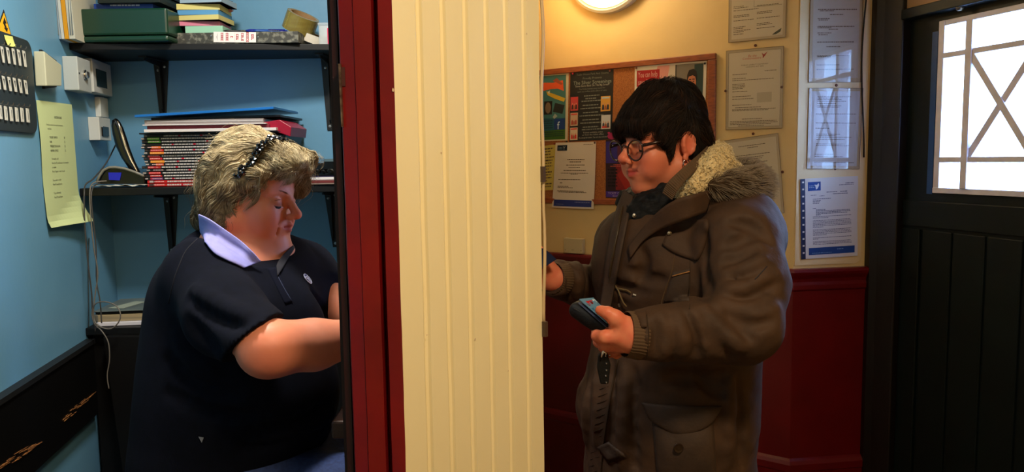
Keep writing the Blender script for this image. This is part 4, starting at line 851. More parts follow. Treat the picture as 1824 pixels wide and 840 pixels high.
# -- white letter with navy logo and blue footer, curling at the bottom
sh = Sheet(HW, [(990, 254), (1062, 252), (1058, 372), (984, 369)], BO + .004, curve=lambda a, b: .004 * math.sin(a * 3.1) * b + .012 * max(0, b - .7))
t = thing('letter', sh.p(.5, 1), 'white letter with navy logo and blue footer pinned low on the cork board', 'letter')
sh.build('paper', flat((206, 192, 172), .6), t, 8, 12, smooth=False)
sh.rects('logo_block', [(.05, .30, .04, .125)], flat((22, 34, 48)), t, .0006); sh.text('logo_bird', 'Y', .19, .112, .08, flat((150, 160, 160)), t, .0009); sh.greek('logo_print', [(.08, .18, .07, .012), (.08, .18, .09, .012)], flat((90, 110, 120)), t, .0008)
sh.rects('blue_footer', [(.04, .95, .875, .975)], flat((36, 50, 118)), t, .0006); sh.greek('footer_print', [(.56, .92, .90, .012), (.10, .3, .94, .006)], flat((110, 116, 160)), t, .0009)
sh.greek('small_print', [(.32, .74, .255, .013), (.38, .66, .29, .013), (.30, .76, .338, .012), (.36, .64, .380, .008), (.24, .78, .420, .012), (.17, .84, .462, .008), (.42, .60, .478, .008), (.12, .66, .56, .010), (.16, .22, .61, .012), (.11, .38, .665, .010), (.11, .50, .685, .010), (.11, .75, .735, .010), (.14, .82, .752, .010), (.7, .92, .035, .008)], M_inkb, t, .0006)
pin(HW, 988, 256, BO + .004, (120, 40, 30), t); pin(HW, 1060, 254, BO + .004, (70, 40, 30), t)
# -- purple and red poster behind the woman's face
sh = Sheet(HW, [(1079, 249), (1150, 245), (1150, 354), (1079, 352)], BO)
t = thing('poster', sh.p(.5, 1), 'purple and dark red poster partly behind the face of the woman with glasses', 'poster')
sh.build('paper', flat((46, 22, 34), .45), t); sh.rects('violet_block', [(.01, .30, .03, .40)], flat((52, 38, 120)), t, .0003); sh.rects('red_block', [(.26, .98, .42, .86)], flat((124, 24, 26)), t, .0003)
sh.rects('wine_block', [(.30, .98, .03, .40)], flat((88, 24, 40)), t, .0003)
sh.poly('red_curve', [(.30, .60), (.50, .46), (.9, .48), (.98, .8), (.5, .84)], flat((150, 34, 24)), t, .0005)
sh.rects('violet_footer', [(.01, .98, .885, .985)], flat((70, 46, 140)), t, .0003); sh.text('footer_text', 'TICKET OFFICE', .06, .935, .05, flat((170, 150, 190)), t, .0006); sh.text('footer_text', 'BOOK NOW', .18, .978, .04, flat((170, 150, 190)), t, .0006)
sh.greek('small_print', [(.06, .30, .50 + .055 * k, .03) for k in range(6)], flat((22, 14, 20)), t, .0006, word=.08); sh.greek('orange_print', [(.2, .6, .425, .010), (.12, .64, .450, .012)], flat((190, 90, 70)), t, .0006)
sh.poly('pink_star', ell(.16, -.06, .12, .06, 8), flat((150, 30, 80)), t, .0003)
# -- framed sheets behind perspex on the angled wall and on the short wall
m = bpy.data.materials.new('perspex'); m.use_nodes = True; N = m.node_tree.nodes; L = m.node_tree.links; N.clear()
out = N.new('ShaderNodeOutputMaterial'); mx = N.new('ShaderNodeMixShader'); tp = N.new('ShaderNodeBsdfTransparent'); gl = N.new('ShaderNodeBsdfGlossy'); pass
gl.inputs['Roughness'].default_value = .006; mx.inputs[0].default_value = .06; L.new(tp.outputs[0], mx.inputs[1]); L.new(gl.outputs[0], mx.inputs[2]); L.new(mx.outputs[0], out.inputs[0]); M_psx = m; MATS['perspex'] = m
def framed(fr, corners, base, label, lines, cat='framed notice', th=.007, paper=(196, 180, 150), pins=(), marks=None, ins=.05, tilt=0):
    bd = Sheet(fr, corners, base, .002)
    t = thing('framed_notice', bd.p(.5, 1), label, cat)
    bd.build('backing_board', flat((176, 156, 122), .6), t)
    sh = Sheet(fr, corners, base + .002, .0004); q = sh.q
    cu = sum(p[0] for p in q) / 4; cz = sum(p[1] for p in q) / 4; sh.q = [(cu + (u - cu) * (1 - 2 * ins), cz + (z - cz) * (1 - 2 * ins * .72)) for u, z in q]
    sh.build('paper', flat(paper, .7), t)
    sh.greek('small_print', lines, M_inkb, t, .0004, len(label))
    if marks: marks(sh, t)
    cv_ = Sheet(fr, corners, base + .004, .0001, curve=(lambda a, b: tilt * a) if tilt else None); V = [cv_.p(a, b_, .0012) for a, b_ in ((0, 0), (0, 1), (1, 1), (1, 0))]
    mk('perspex_cover', V, [(0, 1, 2, 3)], M_psx, t)
    eb = MB(); n = fr.n
    for (a, c), (d, e) in (((0, 0), (1, 0)), ((1, 0), (1, 1)), ((1, 1), (0, 1)), ((0, 1), (0, 0))):
        A = cv_.p(a, c, .0012); B_ = cv_.p(d, e, .0012); eb.tube([A, B_], .0009, 4)
    eb.build('perspex_edge', flat((104, 80, 50), .3), t)
    for x, y in pins: pin(fr, x, y, .001, (90, 46, 26), t, .0055)
    return t, sh
def m1(sh, t):
    sh.poly('green_crest', ell(.13, .30, .07, .03, 10), flat((70, 96, 60)), t); sh.rects('box_rule', [(.44, .445, .30, .58), (.44, .98, .575, .58)], M_inkb, t)
    sh.poly('leaf_mark', [(.80, .99), (.86, .955), (.98, .905), (.96, .955), (.88, .985)], flat((60, 64, 50)), t)
framed(HW, [(1299, -62), (1403, -74), (1399, 66), (1298, 76)], .002, 'topmost perspex covered sheet on the cream wall, with a green crest', [(a, a + w, b_, .008) for a, w, b_ in [(.2, .2, .29), (.2, .24, .31), (.04, .2, .545), (.04, .3, .565), (.5, .42, .56), (.04, .5, .60), (.04, .32, .67), (.04, .32, .69), (.5, .3, .65), (.5, .3, .67), (.04, .4, .74), (.5, .45, .735), (.04, .24, .83), (.04, .2, .85), (.5, .25, .81), (.5, .3, .83), (.04, .34, .88), (.5, .35, .875), (.04, .22, .90), (.04, .2, .93)]], pins=[(1346, 81)], marks=m1)
def m2(sh, t):
    sh.text('red_script', 'Be the', .38, .075, .045, flat((176, 70, 40)), t, shear=.2); sh.text('red_script', 'Conservatoire', .27, .105, .04, flat((176, 60, 40)), t, shear=.2, width=.36)
    sh.poly('red_bird', [(.64, .03), (.68, .055), (.75, .02), (.70, .075), (.66, .105), (.66, .07)], flat((150, 40, 34)), t)
    sh.text('heading', 'PUBLIC LIABILITY SUMMARY', .25, .185, .024, M_inkb, t, width=.52); sh.text('heading', 'LICENSING ACT 2003', .34, .212, .024, M_inkb, t, width=.34)
    sh.rects('page_border', [(0, 1, 0, .003), (0, 1, .997, 1), (0, .004, 0, 1), (.996, 1, 0, 1)], M_inkb, t); sh.rects('grey_box', [(.56, .84, .55, .68)], flat((176, 160, 132)), t)
framed(HW, [(1294, 91), (1396, 82), (1393, 228), (1293, 231)], .002, 'perspex covered licence sheet with red script heading in the middle of the cream wall', [(a, a + w, b_, .008) for a, w, b_ in [(.70, .22, .265), (.08, .28, .29), (.08, .8, .37), (.08, .26, .345), (.08, .25, .42), (.08, .25, .44), (.08, .25, .46), (.08, .22, .48), (.08, .3, .52), (.08, .36, .585), (.08, .42, .62), (.08, .38, .70), (.14, .5, .735), (.08, .84, .76), (.08, .70, .775), (.28, .4, .89), (.04, .9, .92), (.04, .92, .94), (.04, .8, .96), (.2, .5, .98)]], pins=[(1342, 238), (1393, 155), (1293, 162)], marks=m2, ins=.04)
framed(HW, [(1288, 251), (1386, 237), (1397, 379), (1306, 382)], .002, 'tilted perspex covered sheet on the cream wall behind the fur hood', [(a, a + w, b_, .009) for a, w, b_ in [(.24, .55, .07), (.42, .22, .10), (.06, .8, .20), (.34, .4, .235), (.3, .4, .26), (.2, .6, .31), (.2, .7, .40), (.2, .3, .42), (.34, .5, .5), (.2, .75, .58), (.2, .5, .61), (.34, .45, .74), (.2, .7, .8), (.2, .65, .86)]], pins=[(1394, 306)])
framed(HS, [(1444, -32), (1538, -32), (1533, 146), (1440, 147)], .006, 'upper perspex covered sheet on the narrow wall by the door', [(a, a + w, b_, .009) for a, w, b_ in [(.1, .84, .245), (.14, .3, .26), (.36, .3, .30), (.1, .26, .345), (.12, .2, .36), (.1, .8, .43), (.1, .3, .445), (.34, .2, .46), (.1, .3, .50), (.12, .2, .52), (.1, .8, .60), (.3, .3, .65), (.1, .7, .75), (.1, .3, .76), (.1, .5, .85), (.1, .8, .9)]], pins=[(1489, 152)], paper=(180, 168, 152), ins=.06)
framed(HS, [(1441, 157), (1537, 157), (1530, 301), (1437, 300)], .006, 'lower perspex covered sheet on the narrow wall by the door', [(a, a + w, b_, .008) for a, w, b_ in [(.12, .7, .07), (.12, .45, .09), (.12, .5, .11), (.12, .6, .13), (.12, .4, .16), (.12, .5, .19), (.12, .46, .21), (.1, .84, .30), (.1, .84, .42), (.1, .3, .49), (.12, .5, .57), (.12, .4, .59), (.12, .74, .61), (.12, .6, .64), (.12, .6, .70), (.12, .7, .72), (.1, .2, .84), (.3, .2, .84), (.1, .6, .87), (.1, .84, .95)]], pins=[(1487, 300)], paper=(186, 184, 186), ins=.05)
sh = Sheet(HS, [(1434, 318), (1528, 313), (1527, 455), (1435, 461)], .008, curve=lambda a, b: .002 * math.sin(b * 9) * a)
t = thing('letter', sh.p(.5, 1), 'white letter with blue logo and blue footer in a punched plastic sleeve', 'letter')
sh.build('paper', flat((208, 204, 204), .6), t, 4, 8)
sh.rects('logo_block', [(.05, .29, .045, .155)], flat((26, 66, 140)), t, .0004); sh.poly('logo_bird', [(.20, .14), (.19, .10), (.17, .08), (.22, .085), (.25, .06), (.26, .09), (.23, .13)], flat((214, 216, 220)), t, .0007); sh.greek('logo_print', [(.07, .17, .09, .008), (.07, .17, .11, .008)], flat((150, 170, 200)), t, .0006)
sh.rects('blue_footer', [(.06, .94, .865, .955)], flat((28, 66, 134)), t, .0004); sh.greek('footer_print', [(.6, .72, .89, .012), (.12, .5, .93, .006)], flat((120, 150, 200)), t, .0007)
M_ib = flat((92, 92, 116), .8)
sh.greek('small_print', [(.76, .92, .075, .010), (.64, .92, .095, .008), (.40, .60, .175, .010), (.66, .80, .175, .010), (.52, .80, .20, .010), (.10, .22, .205, .008), (.27, .36, .22, .008), (.14, .48, .255, .008), (.14, .30, .275, .008), (.14, .28, .29, .008), (.14, .26, .31, .008), (.14, .2, .37, .009)] + [(.20, .20 + w, .39 + .016 * k, .009) for k, w in enumerate([.18, .66, .66, .6, .1])] + [(.14, .14 + w, .475 + .0165 * k, .007) for k, w in enumerate([.74, .3, 0, .72, .74, .74, .74, .74, .2, 0, .74, .72, .74, .74, .26, 0, .74, .1, 0, .72, .74, .74])], M_ib, t, .0004, 8, .03)
st = Sheet(HS, [(1425.5, 319), (1434, 318.5), (1435, 461), (1427, 462)], .008); st.build('punched_strip', flat((34, 44, 80), .4), t)
st.rects('punch_hole', [(.35, .75, .03 + .088 * k, .05 + .088 * k) for k in range(11)], flat((214, 206, 196)), t, .0004)
# -- switch box over the dado
sb = thing('junction_box', HW.p(HW.px(1021, 450)[0], 0, HW.px(1021, 452)[1]), 'white plastic junction box just above the red dado rail', 'junction box')
ua, za = HW.px(1005, 423, .02); ub, zb_ = HW.px(1039, 452, .02); zb_ = max(zb_, DZ + .001)
b = MB(); b.fbox(HW, ua, ub, .003, .026, zb_, za); b.build('body', flat((190, 170, 128), .4), sb, bevel=.003)
for x in (ua + .008, ub - .008): b = MB(); b.fbox(HW, x - .0012, x + .0012, .026, .0265, zb_ + .012, zb_ + .016); b.build('screw_slot', M_slot, sb)
b = MB(); b.fbox(HW, (ua + ub) / 2 - .008, (ua + ub) / 2 + .004, .026, .0264, zb_ + .014, zb_ + .017); b.build('moulded_mark', flat((140, 124, 92)), sb)
# -- cable beside the door frame
u_, z_ = HS.px(1546, 100); b = MB(); pts = []
for y in range(-40, 300, 20): u, z = HS.px(1552 - .030 * y - 4.5 * math.sin(y * .016) - 4, y, .03); pts.append(HS.p(u, .012, z))
b.tube(pts, .003, 8); b.build('cable', flat((20, 14, 12), .35), None, smooth=True, label='black cable bowing down beside the dark door frame', cat='cable')
# ================================================================== FIGURES: distance-field modelling
class Vol:
    """nonuniform grid holding a signed distance field; solids are blended in, then skinned as one continuous surface"""
    def __init__(s, xs, ys, zs): s.ax = [np.asarray(a, np.float32) for a in (xs, ys, zs)]; s.f = np.full([len(a) for a in s.ax], .08, np.float32)
    def sl(s, lo, hi):
        r = []
        for a, l, h in zip(s.ax, lo, hi):
            i0 = int(np.searchsorted(a, l)); i1 = int(np.searchsorted(a, h)); 
            if i1 - i0 < 1: return None
            r.append(slice(i0, i1))
        return tuple(r)
    def apply(s, fn, lo, hi, k, op='add'):
        m = .03 + k; q = s.sl([l - m for l in lo], [h + m for h in hi])
        if q is None: return
        X, Y, Z = s.ax[0][q[0]][:, None, None], s.ax[1][q[1]][None, :, None], s.ax[2][q[2]][None, None, :]
        d = fn(X, Y, Z).astype(np.float32); f = s.f[q]
        if op == 'add':
            if k > 0: h = np.maximum(k - np.abs(f - d), 0) / k; s.f[q] = np.minimum(f, d) - h * h * k * .25
            else: s.f[q] = np.minimum(f, d)
        elif op == 'sub':
            d = -d
            h = np.maximum(k - np.abs(f - d), 0) / max(k, 1e-6); s.f[q] = np.maximum(f, d) + h * h * k * .25
        elif op == 'disp': s.f[q] = f + d
    def ell(s, c, r, k=.01, M=None, op='add'):
        c = np.array(c, float); r = np.array(r, float); R = np.array(M if M is not None else np.eye(3))
        ext = np.sqrt((R ** 2) @ (r ** 2))
        def fn(X, Y, Z):
            dx, dy, dz = X - c[0], Y - c[1], Z - c[2]
            a = (R[0, 0] * dx + R[1, 0] * dy + R[2, 0] * dz) / r[0]; b = (R[0, 1] * dx + R[1, 1] * dy + R[2, 1] * dz) / r[1]; e = (R[0, 2] * dx + R[1, 2] * dy + R[2, 2] * dz) / r[2]
            k0 = np.sqrt(a * a + b * b + e * e); k1 = np.sqrt((a / r[0]) ** 2 + (b / r[1]) ** 2 + (e / r[2]) ** 2) + 1e-9
            return k0 * (k0 - 1) / k1
        s.apply(fn, c - ext, c + ext, k, op)
    def cap(s, a, b, ra, rb, k=.01, op='add', flat_=None):
        a = np.array(a, float); b = np.array(b, float); ba = b - a; L2 = float(ba @ ba) + 1e-12
        def fn(X, Y, Z):
            dx, dy, dz = X - a[0], Y - a[1], Z - a[2]
            t = np.clip((dx * ba[0] + dy * ba[1] + dz * ba[2]) / L2, 0, 1)
            return np.sqrt((dx - t * ba[0]) ** 2 + (dy - t * ba[1]) ** 2 + (dz - t * ba[2]) ** 2) - (ra + (rb - ra) * t)
        m = max(ra, rb); s.apply(fn, np.minimum(a, b) - m, np.maximum(a, b) + m, k, op)
    def chain(s, P, k=.01, kk=None, op='add'):      # P: [(point, radius)...]
        for i in range(len(P) - 1): s.cap(P[i][0], P[i + 1][0], P[i][1], P[i + 1][1], k if i == 0 or kk is None else kk, op)
    def sample(s, P):
        P = np.asarray(P, np.float32); idx = []; fr = []
        for d in range(3):
            a = s.ax[d]; i = np.clip(np.searchsorted(a, P[:, d]) - 1, 0, len(a) - 2); idx.append(i); fr.append(np.clip((P[:, d] - a[i]) / (a[i + 1] - a[i]), 0, 1))
        o = 0
        for dx in (0, 1):
            for dy in (0, 1):
                for dz in (0, 1):
                    w = (fr[0] if dx else 1 - fr[0]) * (fr[1] if dy else 1 - fr[1]) * (fr[2] if dz else 1 - fr[2]); o = o + w * s.f[idx[0] + dx, idx[1] + dy, idx[2] + dz]
        return o
    def grad(s, P, e=.003):
        g = np.stack([s.sample(P + np.eye(3, dtype=np.float32)[d] * e) - s.sample(P - np.eye(3, dtype=np.float32)[d] * e) for d in range(3)], 1)
        return g / (np.linalg.norm(g, axis=1, keepdims=True) + 1e-9)
    def hit(s, x, y, y0=.9, y1=2.1, level=0.0):     # first surface point along the sight line through a photograph point (used to lay seams and pockets onto the cloth)
        d = np.array(px_ray(x, y)); d = d / d[1]; ts = np.arange(y0, y1, .003); P = np.array([0, 0, CAM_H]) + d * ts[:, None]
        ins = (P[:, 0] > s.ax[0][0]) & (P[:, 0] < s.ax[0][-1]) & (P[:, 1] > s.ax[1][0]) & (P[:, 1] < s.ax[1][-1]) & (P[:, 2] > s.ax[2][0]) & (P[:, 2] < s.ax[2][-1])
        v = np.where(ins, s.sample(P), 1.0) - level; w = np.where(v < 0)[0]
        if len(w) == 0:
            j = int(np.argmin(v)); return P[j]
        i = w[0]
        if i == 0: return P[0]
        t = v[i - 1] / (v[i - 1] - v[i]); return P[i - 1] + (P[i] - P[i - 1]) * t
    def mesh(s, level=0.0):
        f = s.f - level; neg = f < 0
        c = [neg[dx:neg.shape[0] - 1 + dx, dy:neg.shape[1] - 1 + dy, dz:neg.shape[2] - 1 + dz] for dx in (0, 1) for dy in (0, 1) for dz in (0, 1)]
        anyn = c[0].copy(); alln = c[0].copy()
        for q in c[1:]: anyn |= q; alln &= q
        act = anyn & ~alln; I = np.argwhere(act); n = len(I); idm = np.full(act.shape, -1, np.int32); idm[act] = np.arange(n)
        vals = {}; 
        for dx in (0, 1):
            for dy in (0, 1):
                for dz in (0, 1): vals[(dx, dy, dz)] = f[I[:, 0] + dx, I[:, 1] + dy, I[:, 2] + dz]
        acc = np.zeros((n, 3)); cnt = np.zeros(n)
        cs = list(vals)
        for a in cs:
            for ax in range(3):
                if a[ax] == 0:
                    b = list(a); b[ax] = 1; b = tuple(b); va, vb = vals[a], vals[b]; m = (va < 0) != (vb < 0)
                    t = np.where(m, va / np.where(m, va - vb, 1), 0); p = np.zeros((n, 3))
                    for d in range(3): p[:, d] = a[d] + (t if d == ax else 0)
                    acc[m] += p[m]; cnt[m] += 1
        p = acc / cnt[:, None]
        V = np.stack([s.ax[d][I[:, d]] + p[:, d] * (s.ax[d][I[:, d] + 1] - s.ax[d][I[:, d]]) for d in range(3)], 1)
        Q = []
        for ax in range(3):
            o = [d for d in range(3) if d != ax]
            A = [slice(None)] * 3; B = [slice(None)] * 3; A[ax] = slice(0, -1); B[ax] = slice(1, None)
            for d in o: A[d] = slice(1, -1); B[d] = slice(1, -1)
            na, nb = neg[tuple(A)], neg[tuple(B)]; E = np.argwhere(na != nb)
            fl = na[E[:, 0], E[:, 1], E[:, 2]]; base = E.copy()
            for d in o: base[:, d] += 1
            def cell(s0, s1):
                q = base.copy(); q[:, o[0]] -= s0; q[:, o[1]] -= s1; return idm[q[:, 0], q[:, 1], q[:, 2]]
            q = np.stack([cell(1, 1), cell(0, 1), cell(0, 0), cell(1, 0)], 1)
            fl2 = fl if ax != 1 else ~fl; q[~fl2] = q[~fl2][:, ::-1]; Q.append(q)
        Fq = np.concatenate(Q); Fq = Fq[(Fq >= 0).all(1)]
        return V, Fq
def relax(V, Fq, it=2, lam=.5):
    E = np.concatenate([Fq[:, [0, 1]], Fq[:, [1, 2]], Fq[:, [2, 3]], Fq[:, [3, 0]]]); n = len(V)
    for _ in range(it):
        S_ = np.zeros_like(V); c = np.bincount(E[:, 0], minlength=n) + np.bincount(E[:, 1], minlength=n)
        for d in range(3): S_[:, d] = np.bincount(E[:, 0], V[E[:, 1], d], n) + np.bincount(E[:, 1], V[E[:, 0], d], n)
        V = V + lam * (S_ / np.maximum(c, 1)[:, None] - V)
    return V
def axis(*seg):                                     # axis((start, stop, step), (stop, step), ...)
    a = [seg[0][0]]; 
    for q in seg[1:]:
        stop, st = q[-2], q[-1]; n = max(1, int(round((stop - a[-1]) / st))); a += list(np.linspace(a[-1], stop, n + 1)[1:])
    return a
def rot(yaw, pitch, roll=0):                        # columns = local x (forward), y (left), z (up)
    return np.array((Matrix.Rotation(yaw, 3, 'Z') @ Matrix.Rotation(pitch, 3, 'Y') @ Matrix.Rotation(roll, 3, 'X')))
def fnoise(P, sc, seed=0):                          # cheap smooth noise from turning sine waves, arrays (N,3)
    r = np.random.RandomState(seed); o = 0
    for k in range(7):
        d = r.normal(size=3); d /= np.linalg.norm(d); o = o + np.sin((P @ d) * sc * (1 + .35 * k) * 6.28 + r.rand() * 6.28 + 1.3 * np.sin((P @ r.normal(size=3)) * sc * 3))
    return o / 7 * 1.6
def strands(vol, roots, field, n, step, r, rnd_seed, parent, name, m, colfn, lift=.0015, curl=.25, csc=40, k=3, taper=True, level=0.0, hug=1.0, grav=0):
    """hair locks: each root walks along a direction field while hugging the hair volume; all strands form one mesh of tapering tubes"""
    rs = np.random.RandomState(rnd_seed); P = np.array(roots, np.float32); N_ = len(P); path = [P.copy()]; hgt = rs.uniform(-.002, lift, N_).astype(np.float32)
    ph = rs.rand(N_, 1) * 6.28; lens = rs.uniform(.55, 1, N_)
    for i in range(n):
        D = field(P, i / n); g = vol.grad(P); D = D - hug * g * (D * g).sum(1, keepdims=True)
        nz = np.stack([fnoise(P, csc, 11), fnoise(P, csc, 12), fnoise(P, csc, 13)], 1); D = D + curl * nz
        D /= np.linalg.norm(D, axis=1, keepdims=True) + 1e-9; P = P + D * step
        v = vol.sample(P) - level; g = vol.grad(P); P = P - g * ((v - hgt) * hug)[:, None]; P[:, 2] -= grav * step * (i / n); path.append(P.copy())
    A = np.stack(path, 1); T = np.gradient(A, axis=1); T /= np.linalg.norm(T, axis=2, keepdims=True) + 1e-9
    up = np.cross(T, np.array([.31, .22, .92])); up /= np.linalg.norm(up, axis=2, keepdims=True) + 1e-9; w = np.cross(T, up)
    rr = r * rs.uniform(.6, 1.3, (N_, 1)) * (1 - (np.linspace(0, 1, n + 1) ** 2)[None] * .85 if taper else np.ones((1, n + 1)))
    rings = [A + (up * math.cos(6.2832 * j / k) + w * math.sin(6.2832 * j / k)) * rr[:, :, None] for j in range(k)]
    V = np.stack(rings, 2).reshape(-1, 3); b_ = np.arange(N_)[:, None, None] * (n + 1) * k; i_ = np.arange(n)[None, :, None] * k; j_ = np.arange(k)[None, None, :]
    a0 = (b_ + i_ + j_).ravel(); a1 = (b_ + i_ + (j_ + 1) % k).ravel(); F_ = np.stack([a0, a1, a1 + k, a0 + k], 1)
    col = colfn(A, rs); cols = np.repeat(col.reshape(-1, 3), k, 0)
    return mk(name, V, F_, m, parent, smooth=True, cols=cols, kind='stuff')
def linc(c): return np.array(rgb(c)[:3])
def surf_strip(vol, px, name, m, parent, r=.0012, off=.0008, k=6, y1=2.1, y0=.9, n=0, **kw):  # a seam, cord or edge laid along the cloth
    pts = []
    for i in range(len(px) - 1):
        a, b = np.array(px[i], float), np.array(px[i + 1], float); c_ = max(1, int(np.linalg.norm(b - a) / 7))
        for t in np.arange(c_) / c_: pts.append(a + (b - a) * t)
    pts.append(np.array(px[-1], float)); P = np.array([vol.hit(x, y, y0, y1) for x, y in pts]); 
    for _ in range(2): P[1:-1] = (P[:-2] + P[1:-1] * 2 + P[2:]) / 4
    P = P + vol.grad(P) * off; b = MB(); b.tube([Vector(p) for p in P], r, k); return b.build(name, m, parent, smooth=True, **kw)
def surf_patch(vol, corners, name, m, parent, nu=14, nv=14, off=.002, thick=.003, bulge=0, y0=.9, y1=2.1, edges=None, smooth=True, fn=None, **kw):
    """a sewn-on patch: photograph corners TL TR BR BL (optionally bowed edges) projected onto the cloth and thickened"""
    c = [np.array(p, float) for p in corners]; e = edges or {}
    def pt(u, v):
        p = (c[0] * (1 - u) + c[1] * u) * (1 - v) + (c[3] * (1 - u) + c[2] * u) * v
        for key, w in (('t', 1 - v), ('b', v)):
            if key in e: p = p + np.array(e[key]) * w * 4 * u * (1 - u)
        for key, w in (('l', 1 - u), ('r', u)):
            if key in e: p = p + np.array(e[key]) * w * 4 * v * (1 - v)
        return p
    P = np.array([vol.hit(*pt(i / nu, j / nv), y0, y1) for j in range(nv + 1) for i in range(nu + 1)])
    G = vol.grad(P, .006); uu = np.tile(np.linspace(0, 1, nu + 1), nv + 1); vv = np.repeat(np.linspace(0, 1, nv + 1), nu + 1)
    bl = bulge * np.sqrt(np.clip(4 * uu * (1 - uu) * 4 * vv * (1 - vv), 0, 1))
    if fn is not None: bl = bl + fn(uu, vv)
    top = P + G * (off + bl)[:, None]; bot = P - G * thick; h = len(P); V = np.concatenate([top, bot]); idf = lambda i, j, s: s * h + j * (nu + 1) + i; Fc = []
    for j in range(nv):
        for i in range(nu): Fc += [(idf(i, j, 0), idf(i, j + 1, 0), idf(i + 1, j + 1, 0), idf(i + 1, j, 0)), (idf(i, j, 1), idf(i + 1, j, 1), idf(i + 1, j + 1, 1), idf(i, j + 1, 1))]
    for i in range(nu): Fc += [(idf(i, 0, 0), idf(i + 1, 0, 0), idf(i + 1, 0, 1), idf(i, 0, 1)), (idf(i, nv, 0), idf(i, nv, 1), idf(i + 1, nv, 1), idf(i + 1, nv, 0))]
    for j in range(nv): Fc += [(idf(0, j, 0), idf(0, j, 1), idf(0, j + 1, 1), idf(0, j + 1, 0)), (idf(nu, j, 0), idf(nu, j + 1, 0), idf(nu, j + 1, 1), idf(nu, j, 1))]
    o = mk(name, V, Fc, m, parent, smooth=smooth, **kw); o.data.update()
    bm = bmesh.new(); bm.from_mesh(o.data); bmesh.ops.recalc_face_normals(bm, faces=bm.faces); bm.to_mesh(o.data); bm.free(); return o

def ribbon(name, top, bot, m, parent, vol=None, n=24, k=6, off=.004, bow=0, thick=.0025, **kw):   # cloth band between two lines of (px, py, Y) points, kept clear of the surface below
    def sm(L, t):
        L = np.array(L, float); q = t * (len(L) - 1); i = min(int(q), len(L) - 2); f = q - i; p0, p1, p2, p3 = L[max(i - 1, 0)], L[i], L[i + 1], L[min(i + 2, len(L) - 1)]
        return .5 * ((2 * p1) + (-p0 + p2) * f + (2 * p0 - 5 * p1 + 4 * p2 - p3) * f * f + (-p0 + 3 * p1 - 3 * p2 + p3) * f ** 3)
    V = []
    for j in range(k + 1):
        for i in range(n + 1):
            a = sm(top, i / n) * (1 - j / k) + sm(bot, i / n) * (j / k); Y = a[2] - bow * math.sin(math.pi * j / k)
            V.append((a[0], a[1], Y))
    G = np.array(V, float).reshape(k + 1, n + 1, 3)
    if vol is not None:
        Hh = np.array([[vol.hit(q[0], q[1], 1.0, 2.1) for q in row] for row in G]); ok = np.abs(vol.sample(Hh.reshape(-1, 3))).reshape(k + 1, n + 1) < .008
        G[:, :, 2] = np.where(ok, np.minimum(G[:, :, 2], Hh[:, :, 1] - off), G[:, :, 2])
        for _ in range(3):
            m_ = G[:, :, 2].copy(); m_[:, 1:-1] = np.minimum(m_[:, 1:-1], (m_[:, :-2] + m_[:, 2:]) / 2); m_[1:-1] = np.minimum(m_[1:-1], (m_[:-2] + m_[2:]) / 2); G[:, :, 2] = m_
    V = np.array([tuple(at_y(*q)) for row in G for q in row])
    o = mk(name, V, [(j * (n + 1) + i, (j + 1) * (n + 1) + i, (j + 1) * (n + 1) + i + 1, j * (n + 1) + i + 1) for j in range(k) for i in range(n)], m, parent, smooth=True, **kw)
    md = o.modifiers.new('thickness', 'SOLIDIFY'); md.thickness = thick; md.offset = -1; return o
